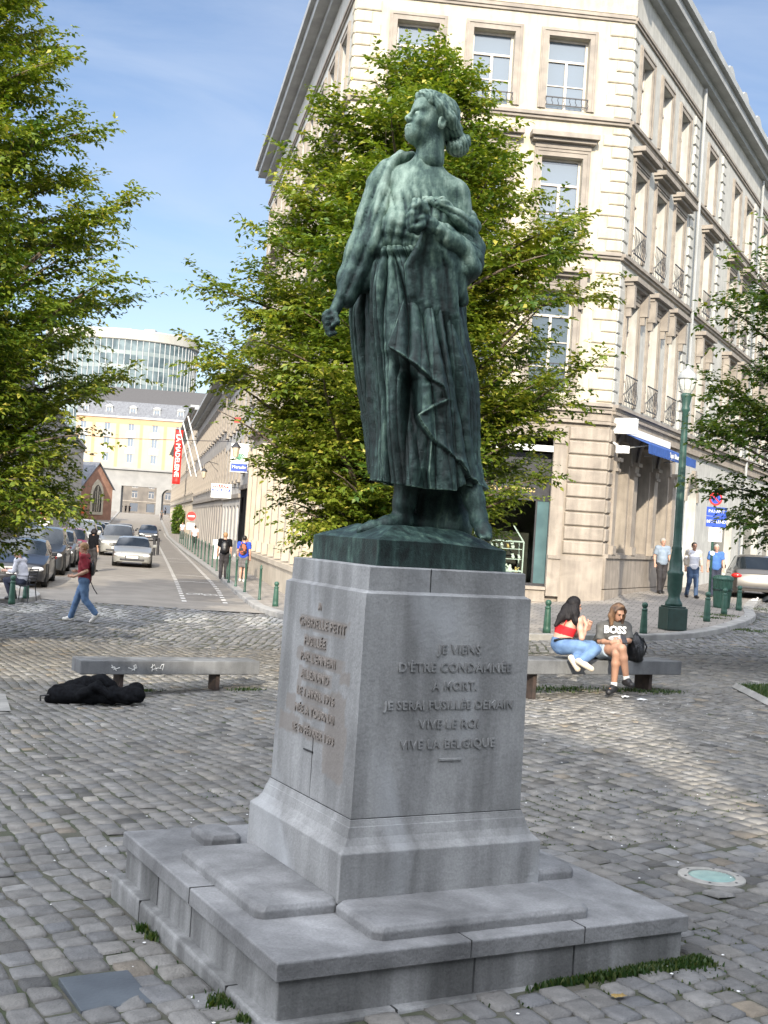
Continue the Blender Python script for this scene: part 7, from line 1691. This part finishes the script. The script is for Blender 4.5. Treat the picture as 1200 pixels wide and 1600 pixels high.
    if hair:
        T = SDF(min(res, .011), .02); T.ell(tuple(hl(0, .024, .042)), (.083*s, .096*s, .086*s)); T.ell(tuple(hl(0, .05, -.01)), (.072*s, .062*s, .07*s))
        if hair_len:
            for sg in (-1, 0, 1):
                a = hl(sg*.06, .035, .03); b_ = a+V3((0, 0, -hair_len*.5))+(Hm @ V3((sg*.01, .02 if sg else .05, 0))); c_ = a+V3((0, 0, -hair_len))+(Hm @ V3((sg*.012, .02, 0)))
                T.chain([tuple(a), tuple(b_), tuple(c_)], [.05*s, .052*s, .032*s], k=.03)
            for sg in (-1, 1): T.chain([tuple(hl(sg*.015, -.03, .118)), tuple(hl(sg*.075, -.03, .04)), tuple(hl(sg*.082, -.015, -.07)), tuple(hl(sg*.082, -.01, -.07)+V3((0, 0, -hair_len*.55)))], [.02, .024, .028, .022], k=.015)
        Hi = Hm.inverted()
        Hn = np.array(Hi.to_3x3()); hc = np.array(hd)
        def clipf(q):
            l = (q-hc) @ Hn.T/s
            face = np.minimum(-(l[:, 1]+.030+.45*np.maximum(0, .0)), 1)  # in front of this plane is face
            inface = np.minimum(-l[:, 1]-.035, .072-l[:, 2]-.0)
            inface = np.minimum(inface, .062-np.abs(l[:, 0])) if hair_len else inface
            low = (-.045 if not hair_len else -9)-l[:, 2]
            return np.maximum(inface*s, low*s)
        link('hair', T.mesh('hair', disp=lambda q: -.004*np.abs(np.sin(q[:, 0]*130+q[:, 1]*60+3*vnoise(q*12, 1))), clip=clipf), hair, body, smooth=True)
    return body
mt['darkhair'] = M('dark_hair', (.02, .014, .011), (.01, .008, .007), .45, 25); mt['blackhair'] = M('black_hair', (.016, .014, .015), (.008, .007, .008), .65, 25, spec=.2); mt['greyhair'] = M('grey_hair', (.42, .40, .38), (.25, .24, .23), .7, 25)
mt['brownhair'] = M('brown_highlighted_hair', (.17, .095, .05), (.045, .025, .016), .6, 9, lo=.4, hi=.62); mt['ginger'] = M('light_brown_hair', (.38, .22, .10), (.2, .11, .05), .55, 25); mt['lips'] = M('lips', (.35, .13, .11), None, .5)
mt['shoe_dark'] = M('dark_shoes', (.02, .02, .022), (.01, .01, .012), .5, 15); mt['shoe_white'] = M('white_trainers', (.72, .70, .66), (.55, .52, .48), .6, 15); mt['shoe_pale'] = M('cream_trainers', (.60, .53, .43), (.48, .41, .32), .6, 15)
mt['jeans'] = M('blue_jeans', (.13, .22, .37), (.07, .13, .25), .85, 7, .3, 160); mt['jeans_dark'] = M('dark_blue_jeans', (.05, .09, .17), (.025, .045, .09), .85, 7, .3, 160); mt['jeans_pale'] = M('pale_denim', (.34, .42, .50), (.22, .29, .37), .85, 9, .3, 160)
mt['maroon'] = M('maroon_tshirt', (.27, .02, .035), (.17, .012, .022), .85, 8, .2, 90); mt['greytee'] = M('washed_grey_tshirt', (.10, .10, .095), (.055, .055, .055), .9, 7, .2, 90); mt['redtop'] = M('red_top', (.66, .012, .02), (.5, .01, .015), .75, 9)
mt['bluetee'] = M('pale_blue_shirt', (.24, .29, .36), (.18, .23, .29), .85, 8); mt['cobalt'] = M('blue_shirt', (.06, .15, .40), (.04, .11, .30), .85, 8); mt['royal'] = M('royal_blue_tshirt', (.02, .07, .55), (.015, .05, .4), .85, 8); mt['whiteshirt'] = M('white_shirt', (.58, .58, .62), (.48, .48, .53), .85, 8, .2, 40)
mt['beigejkt'] = M('beige_jacket', (.42, .37, .31), (.33, .29, .24), .85, 8); mt['darktrs'] = M('dark_trousers', (.035, .032, .035), (.02, .018, .02), .85, 9); mt['navy'] = M('navy_trousers', (.025, .03, .055), (.015, .018, .035), .85, 9); mt['greyshort'] = M('grey_shorts', (.16, .15, .15), (.11, .1, .1), .85, 9)
def stand(stride=.0, arm=.1, H_=1.75, lean=0.0, back_lift=0.0, el_bend=.15, arms=None):
    s = H_/1.75
    J = dict(pelvis=(0, 0, .96), chest=(0, -lean*.25, 1.28), neck=(0, -lean*.4, 1.475), head=(0, -.02-lean*.55, 1.615))
    J['sh'] = [(-.185, -lean*.33, 1.435), (.185, -lean*.33, 1.435)]; J['hip'] = [(-.085, 0, .92), (.085, 0, .92)]
    J['el'] = []; J['wr'] = []; J['ha'] = []; J['kn'] = []; J['an'] = []; J['toe'] = []; J['sole'] = []
    for i, sg in ((0, -1), (1, 1)):
        ph = 1 if i == 0 else -1; f = -stride*ph
        a = arm*ph
        J['el'].append((sg*.235, a*.6+.02-lean*.3, 1.16)); J['wr'].append((sg*.245, a*1.2-el_bend*.5-lean*.3, .93)); J['ha'].append((sg*.24, a*1.35-el_bend*.7-lean*.3, .84))
        lift = back_lift if f > 0 else 0
        J['kn'].append((sg*.092, f*.42-.04-(.03 if f > 0 else 0), .50)); J['an'].append((sg*.095, f*1.0+.02, .085+lift)); 
        if f > 0 and lift: J['toe'].append((sg*.10, f*1.0-.09, .04)); J['sole'].append((0, .6, -.8))
        else: J['toe'].append((sg*.115, f*1.0-.13, .045)); J['sole'].append((0, 0, -1))
    for k in J: J[k] = [tuple(x*s for x in p) for p in J[k]] if isinstance(J[k][0], tuple) else tuple(x*s for x in J[k]) 
    J['sole'] = [tuple(x/s for x in p) for p in J['sole']]
    J['_s'] = s
    return J
def backpack(mat, label, strap=True, dy=.17):
    def fn(origin, rz, s=1.0, z=1.22):
        T = SDF(.015, .04); T.ell((0, dy*s, z*s), (.15*s, .09*s, .23*s)); T.ell((0, (dy+.06)*s, (z-.08)*s), (.11*s, .06*s, .13*s))
        o = link('backpack', T.mesh('b', disp=lambda q: .006*(vnoise(q*20, 2)-.5)), mat, None, origin, rz, True); tag(o, label, 'backpack'); 
        mb = MB()
        for sg in (-1, 1): mb.tube([(sg*.09*s, (dy-.04)*s, (z+.2)*s), (sg*.10*s, .03*s, (z+.27)*s), (sg*.12*s, -.11*s, (z+.18)*s), (sg*.13*s, -.06*s, (z-.08)*s), (sg*.12*s, (dy-.05)*s, (z-.14)*s)], .016*s, 6)
        mb.build('strap', mat, o, smooth=True); return o
    return fn
# three men on the right pavement
def shoes_at(px, py, dz=.105): return G(px, py, dz)
g = P(1033, 920, 39.6); 
def on_pave(px, d):
    X = (px-600+.065*65)/FPX*d; return V3((X, d, gz(X, d)+.11))
def polo(body, top, J, s): 
    mb = MB(); ne = V3(J['neck']); mb.tube([tuple(ne+V3((-.05, -.03, -.035))), tuple(ne+V3((0, -.075, -.075))), tuple(ne+V3((.05, -.03, -.035)))], .016, 6); mb.build('collar', mt['whiteshirt'], body)
m1 = on_pave(1034, 39.6); person(m1, .25, stand(.12, .05, 1.78), 'grey-haired man in pale blue polo shirt and dark trousers walking by the wall', 'pink', mt['bluetee'], .75, mt['darktrs'], hair=mt['greyhair'], res=.018, belly=.03, extra=polo)
def jacket(body, top, J, s):
    T = SDF(.018, .03); ch = V3(J['chest']); pe = V3(J['pelvis'])
    for sg in (-1, 1):
        T.cap(tuple(ch+V3((sg*.11, 0, .08))), tuple(pe+V3((sg*.12, 0, .0))), .085, .085, k=.04); i = 0 if sg < 0 else 1
        T.chain([J['sh'][i], J['el'][i], tuple(lerp(J['el'][i], J['wr'][i], .5))], [.078, .065, .058])
    T.cap(tuple(ch+V3((0, .06, .08))), tuple(pe+V3((0, .06, 0))), .11, .11, k=.04)
    link('jacket', T.mesh('j', disp=lambda q: .01*(vnoise(q*14, 3)-.5)), mt['beigejkt'], body, smooth=True)
m2 = on_pave(1083, 39.0); person(m2, .1, stand(-.16, .06, 1.76), 'man in open beige jacket, white shirt and blue jeans, middle of the three', 'tan', mt['whiteshirt'], .8, mt['jeans_dark'], hair=mt['darkhair'], res=.018, extra=jacket)
m3 = on_pave(1118, 40.6); person(m3, -.1, stand(.10, .08, 1.76), 'balding man in bright blue shirt and navy trousers behind the sign post', 'pink', mt['cobalt'], .7, mt['navy'], hair=mt['greyhair'], res=.018, belly=.02, extra=polo)
# young man crossing to the left
ym = G(128, 972); J = stand(.30, .10, 1.80, lean=.10, back_lift=.12, el_bend=.3)
J['hpitch'] = R(18); s_ = J['_s']
J['el'][0] = (-.23, .05, 1.14); J['wr'][0] = (-.22, -.22, 1.13); J['ha'][0] = (-.2, -.33, 1.12)
J['el'][1] = (.22, .08, 1.16); J['wr'][1] = (.20, -.20, 1.02); J['ha'][1] = (.19, -.32, 1.03); J['hem'] = .88
yo = person(ym, R(-90), J, 'young man in maroon t-shirt, blue jeans and white trainers crossing the street', 'fair', mt['maroon'], .85, mt['jeans'], hair=mt['ginger'], res=.014, shoe='shoe_white', s=s_)
mb = MB(); mb.tube([(.13, .13, 1.38), (.16, .19, 1.15), (.15, .16, .95), (.16, .25, .78), (.17, .34, .66)], .011, 6).tube([(-.02, .12, 1.48), (.1, -.12, 1.3), (.15, .05, 1.05)], .012, 6)
o = mb.build('shoulder_bag', mt['leather'], None, ym, R(-90)); T = SDF(.014, .03); T.ell((.02, .17, 1.22), (.13, .06, .17)); link('pouch', T.mesh('p'), mt['leather'], o, smooth=True); tag(o, 'thin dark strap bag slung on the young man in maroon', 'bag')
# pedestrians seen from behind on the pavement
pa_ = on_pave(349, 47.5); pa_ = G(348, 905, .105); J = stand(.10, .06, 1.80); person(pa_, math.pi+.1, J, 'man in black clothes walking away up the left street pavement', 'fair', mt['black'], .8, mt['darktrs'], hair=mt['ginger'], res=.018, s=J['_s']); backpack(mt['leather'], 'dark backpack on the man in black')(pa_, math.pi+.1)
pb_ = G(378, 909, .105); J = stand(-.08, .06, 1.74); person(pb_, math.pi-.1, J, 'man in royal blue t-shirt and grey shorts walking away with a backpack', 'pink', mt['royal'], .7, mt['greyshort'], .85, hair=mt['darkhair'], res=.018, shoe='shoe_white', belly=.02); bpk = backpack(M('orange_black_fabric', (.40, .10, .05), (.03, .02, .02), .8, 9, lo=.5, hi=.54), 'black and orange backpack on the man in blue')(pb_, math.pi-.1)
pc_ = pa_+V3((.62, 1.4, .0)); person(pc_, math.pi, stand(.05, .05, 1.62), 'woman walking just beyond the man in black, mostly hidden', 'fair', mt['black'], .5, mt['darktrs'], hair=mt['ginger'], hair_len=.15, res=.024, fem=True, fing=False)
far = [(303, 858, 'white shirt and brown trousers', 'whiteshirt', 'darktrs', 'distant walker in white shirt beside the bollards'), (284, 842, '', 'whiteshirt', 'greyshort', 'more distant walker in white, farther up the pavement'), (269, 830, '', 'whiteshirt', 'darktrs', 'distant walker in white top with dark hair near the shrub'), (252, 813, '', 'greytee', 'darktrs', 'tiny distant figure near the passage on the pavement')]
for px, py, _, t_, b_, lab in far:
    q = G(px, py, .1); person(q, math.pi*(px % 2), stand(.1, .05, 1.72), lab, 'fair', mt[t_], .7, mt[b_], hair=mt['darkhair'], res=.034, fing=False)
for px, t_, lab in ((190, 'darktrs', 'leftmost'), (197, 'greytee', 'second from left'), (203, 'darktrs', 'third from left'), (259, 'whiteshirt', 'rightmost, inside the arch')):
    X = (px-600)/FPX*262; person(V3((X, 262, 0)), 0, stand(.1, .05, 1.72), 'tiny figure in the passage, %s of the group' % lab, 'fair', mt[t_], .7, mt['darktrs'], res=.06, fing=False, hair=mt['darkhair'], group='people in the passage')
for px, t_, hr_, lab in ((60, 'bluetee', 'greyhair', 'grey-haired person in pale blue standing behind the parked cars'), (80, 'whiteshirt', 'blackhair', 'dark-haired person in white standing behind the parked cars')):
    d = 62; X = (px-600-8)/FPX*d; person(V3((X, d, gz(X, d)+.2)), .3, stand(.0, .05, 1.74), lab, 'fair', mt[t_], .7, mt['darktrs'], hair=mt[hr_], res=.03, fing=False)
q = G(143, 893); person(q, 2.6, stand(.05, .05, 1.7), 'person in black behind the young man, next to the red car', 'fair', mt['black'], 1.5, mt['darktrs'], hair=mt['blackhair'], hair_len=.12, res=.026, fing=False)
# seated man at the cafe terrace and his chair
sg_ = G(20, 943, .105); sg_ = V3((sg_.x-.05, sg_.y+1.0, gz(sg_.x, sg_.y+1.0)+.11))
J = dict(pelvis=(0, 0, .50), chest=(-.10, 0, .84), neck=(-.15, 0, 1.06), head=(-.22, 0, 1.19), hyaw=R(-90), hpitch=R(22), front=(-1, 0, 0), sh=[(-.13, .18, 1.02), (-.13, -.18, 1.02)], el=[(-.18, .24, .74), (-.17, -.24, .74)], wr=[(-.42, .18, .76), (-.42, -.16, .74)], ha=[(-.5, .16, .76), (-.5, -.14, .74)],
         hip=[(0, .09, .48), (0, -.09, .48)], kn=[(-.46, .12, .50), (-.44, -.12, .50)], an=[(-.30, .12, .10), (-.26, -.13, .10)], toe=[(-.44, .12, .05), (-.40, -.13, .05)], hem=.46)
person(sg_, R(-12), J, 'seated man in white shirt and dark trousers at the left edge, looking down', 'pink', mt['whiteshirt'], 1.7, mt['navy'], hair=mt['greyhair'], res=.014)
chr_ = empty('terrace_chair', sg_, R(-12), 'black slatted metal chair under the seated man at the left edge', 'chair')
for y_ in (-.22, .22):
    for x_, tx in ((-.2, -.24), (.2, .26)): mb = MB(); mb.tube([(x_, y_, .43), (tx, y_*1.05, 0)], .013, 6); mb.build('leg', mt['iron'], chr_)
mb = MB()
for k in range(7): mb.box(-.22, .22, -.22+k*.065, -.18+k*.065, .40, .415)
mb.build('seat', mt['iron'], chr_); mb = MB()
for y_ in (-.22, .22): mb.tube([(.2, y_, .41), (.27, y_, .84)], .013, 6)
for k in range(5): mb.tube([(.215+k*.012, -.22, .52+k*.075), (.215+k*.012, .22, .52+k*.075)], .016, 6)
mb.build('backrest', mt['iron'], chr_); mb = MB()
for y_ in (-.24, .24): mb.tube([(-.2, y_, .42), (-.2, y_, .63), (.23, y_, .65)], .012, 6)
mb.build('armrest', mt['iron'], chr_)
# ---- the two women on the bench
def frame(d, px, zg):
    X = (px-600)/FPX*d; return V3((X, d, zg))
zb = gz(3.0, 16.8)
wo_ = V3((2.6, 16.75, zb))
def wl(px, py, dd=0.0): q = P(px, py, 16.75+dd)-wo_; return (q.x, q.y, q.z)
J = dict(pelvis=wl(877, 1006, 0), chest=wl(884, 982, 0), neck=wl(890, 965, 0), head=wl(897, 948, .0), hyaw=R(115), hpitch=R(2), front=(.8, .4, 0), sh=[wl(874, 972, .14), wl(905, 970, -.12)], el=[wl(900, 992, .30), wl(909, 997, -.16)], wr=[wl(920, 982, .25), wl(916, 977, -.02)], ha=[wl(922, 972, .2), wl(911, 967, .04)],
         hip=[wl(878, 1009, .10), wl(879, 1009, -.08)], kn=[wl(924, 1010, .05), wl(930, 1015, -.22)], an=[wl(897, 1030, -.28), wl(908, 1034, -.36)], toe=[wl(903, 1045, -.33), wl(924, 1045, -.40)], sole=[(-.6, -.6, -.3), (-.2, -.9, -.2)])
w1_ = person(wo_, 0, J, 'woman in red strapless top and blue jeans sitting sideways on the bench', 'pink', mt['redtop'], 0, mt['jeans'], hair=mt['blackhair'], hair_len=.0, res=.010, fem=True, bandeau=True, shoe='shoe_pale')
T = SDF(.009, .03)
T.chain([wl(893, 944, .04), wl(886, 952, -.02), wl(878, 964, -.09), wl(868, 977, -.13)], [.075, .07, .055, .02]); T.chain([wl(897, 944, -.03), wl(898, 958, -.09), wl(900, 970, -.12), wl(903, 978, -.12)], [.07, .06, .045, .02]); T.chain([wl(892, 950, -.06), wl(888, 966, -.12)], [.05, .03]); T.ell(wl(897, 940, .01), (.085, .095, .075))
link('hair', T.mesh('hair', disp=lambda q: -.005*np.abs(np.sin(q[:, 0]*110+q[:, 2]*35+3*vnoise(q*9, 1)))), mt['blackhair'], w1_, smooth=True)
mb = MB(); mb.tube([wl(866, 1001, -.12), wl(876, 998, -.16), wl(890, 998, -.13), wl(897, 999, 0)], .018, 6); mb.build('belt', mt['leather'], w1_, smooth=True)
mb = MB(); mb.tube([wl(880, 980, -.15), wl(886, 968, -.12), wl(893, 962, -.05)], .007, 5); mb.build('strap', mt['redtop'], w1_)
wo2 = V3((3.25, 17.0, zb))
def wr_(px, py, dd=0.0): q = P(px, py, 17.0+dd)-wo2; return (q.x, q.y, q.z)
J = dict(pelvis=wr_(944, 1014, .05), chest=wr_(956, 988, .0), neck=wr_(961, 970, -.04), head=wr_(966, 957, -.12), hyaw=R(22), hpitch=R(30), front=(.2, -1, 0), sh=[wr_(940, 979, .0), wr_(979, 979, -.02)], el=[wr_(937, 1002, -.10), wr_(983, 1001, -.14)], wr=[wr_(956, 1004, -.32), wr_(978, 1003, -.30)], ha=[wr_(966, 1003, -.36), wr_(972, 1002, -.37)],
         hip=[wr_(938, 1016, -.02), wr_(956, 1016, -.02)], kn=[wr_(972, 1013, -.46), wr_(963, 1021, -.40)], an=[wr_(979, 1062, -.38), wr_(959, 1072, -.33)], toe=[wr_(987, 1070, -.50), wr_(951, 1081, -.45)], hem=wr_(950, 1012, 0)[2])
def boss(body, top, J, s):
    c = V3(J['chest'])
    link('print', text_mesh('BOSS', .135, .004, bold=.006), mt['white'], body, tuple(c+V3((.01, -.172, .045))), .1)
    T = SDF(.009, .02); T.ell(tuple(c+V3((.02, -.165, -.075))), (.10, .03, .045)); T.ell(tuple(c+V3((.07, -.165, -.045))), (.04, .03, .03)); link('print', T.mesh('p'), M('print_grey', (.5, .5, .5), (.15, .15, .15), .8, 30), body, smooth=True)
w2_ = person(wo2, 0, J, 'woman in grey BOSS t-shirt and denim shorts looking at her phone', 'tan', mt['greytee'], .95, mt['jeans_pale'], .38, hair=mt['brownhair'], hair_len=.20, res=.010, fem=True, sock='white', extra=boss)
ph = V3(wr_(975, 999, -.40)); mb = MB(); mb.box(-.036, .036, -.005, .005, -.07, .07); o = mb.build('phone', mt['iron'], None, wo2+ph, .2, bevel=.004); o.rotation_euler = (R(-50), 0, .2); tag(o, 'dark phone held by the woman in the grey t-shirt', 'phone')
# bags on the bench
g = P(992, 1028, 17.15); ztop = -1.585; T = SDF(.010, .03); T.ell((0, 0, .17), (.125, .09, .18)); T.ell((.01, -.06, .12), (.095, .05, .10)); T.ell((0, 0, .03), (.12, .09, .05)); T.chain([(-.03, 0, .33), (0, 0, .375), (.035, 0, .33)], [.014]*3)
o = link('backpack', T.mesh('b', disp=lambda q: .008*(vnoise(q*16, 2)-.5)-.004*np.abs(np.sin(q[:, 0]*60+q[:, 2]*20))), mt['leather'], None, (g.x, g.y, ztop), .2, True); tag(o, 'black leather backpack standing on the right bench beside the woman', 'backpack')
mb = MB(); mb.tube([(-.05, -.12, .05), (-.02, -.13, .2), (.05, -.12, .24)], .006, 5).tube([(.12, -.02, .08), (.15, -.03, .2), (.10, 0, .32)], .012, 5); mb.build('strap', mt['leather'], o)
g = P(922, 1018, 17.0); T = SDF(.010, .02); T.ell((-.10, 0, .10), (.13, .06, .09)); T.ell((.10, .03, .10), (.08, .06, .12)); T.chain([(-.2, 0, .12), (-.1, 0, .2), (.02, 0, .12)], [.010]*3)
o = link('handbag', T.mesh('b', disp=lambda q: .006*(vnoise(q*16, 2)-.5)), mt['leather'], None, (g.x, g.y+.05, ztop), .2, True); tag(o, 'black handbag lying on the bench between the two women', 'handbag')
# security camera on the corner
q = P(962, 704, 36.2); mb = MB(); mb.box(-.12, .12, -.35, 0, -.1, .12).tube([(0, 0, .1), (0, .3, .25)], .04, 6); o = mb.build('security_camera', mt['white'], None, (q.x+.05, q.y-.2, q.z), .5, bevel=.03); tag(o, 'white security camera on the building corner under the awning end', 'camera')
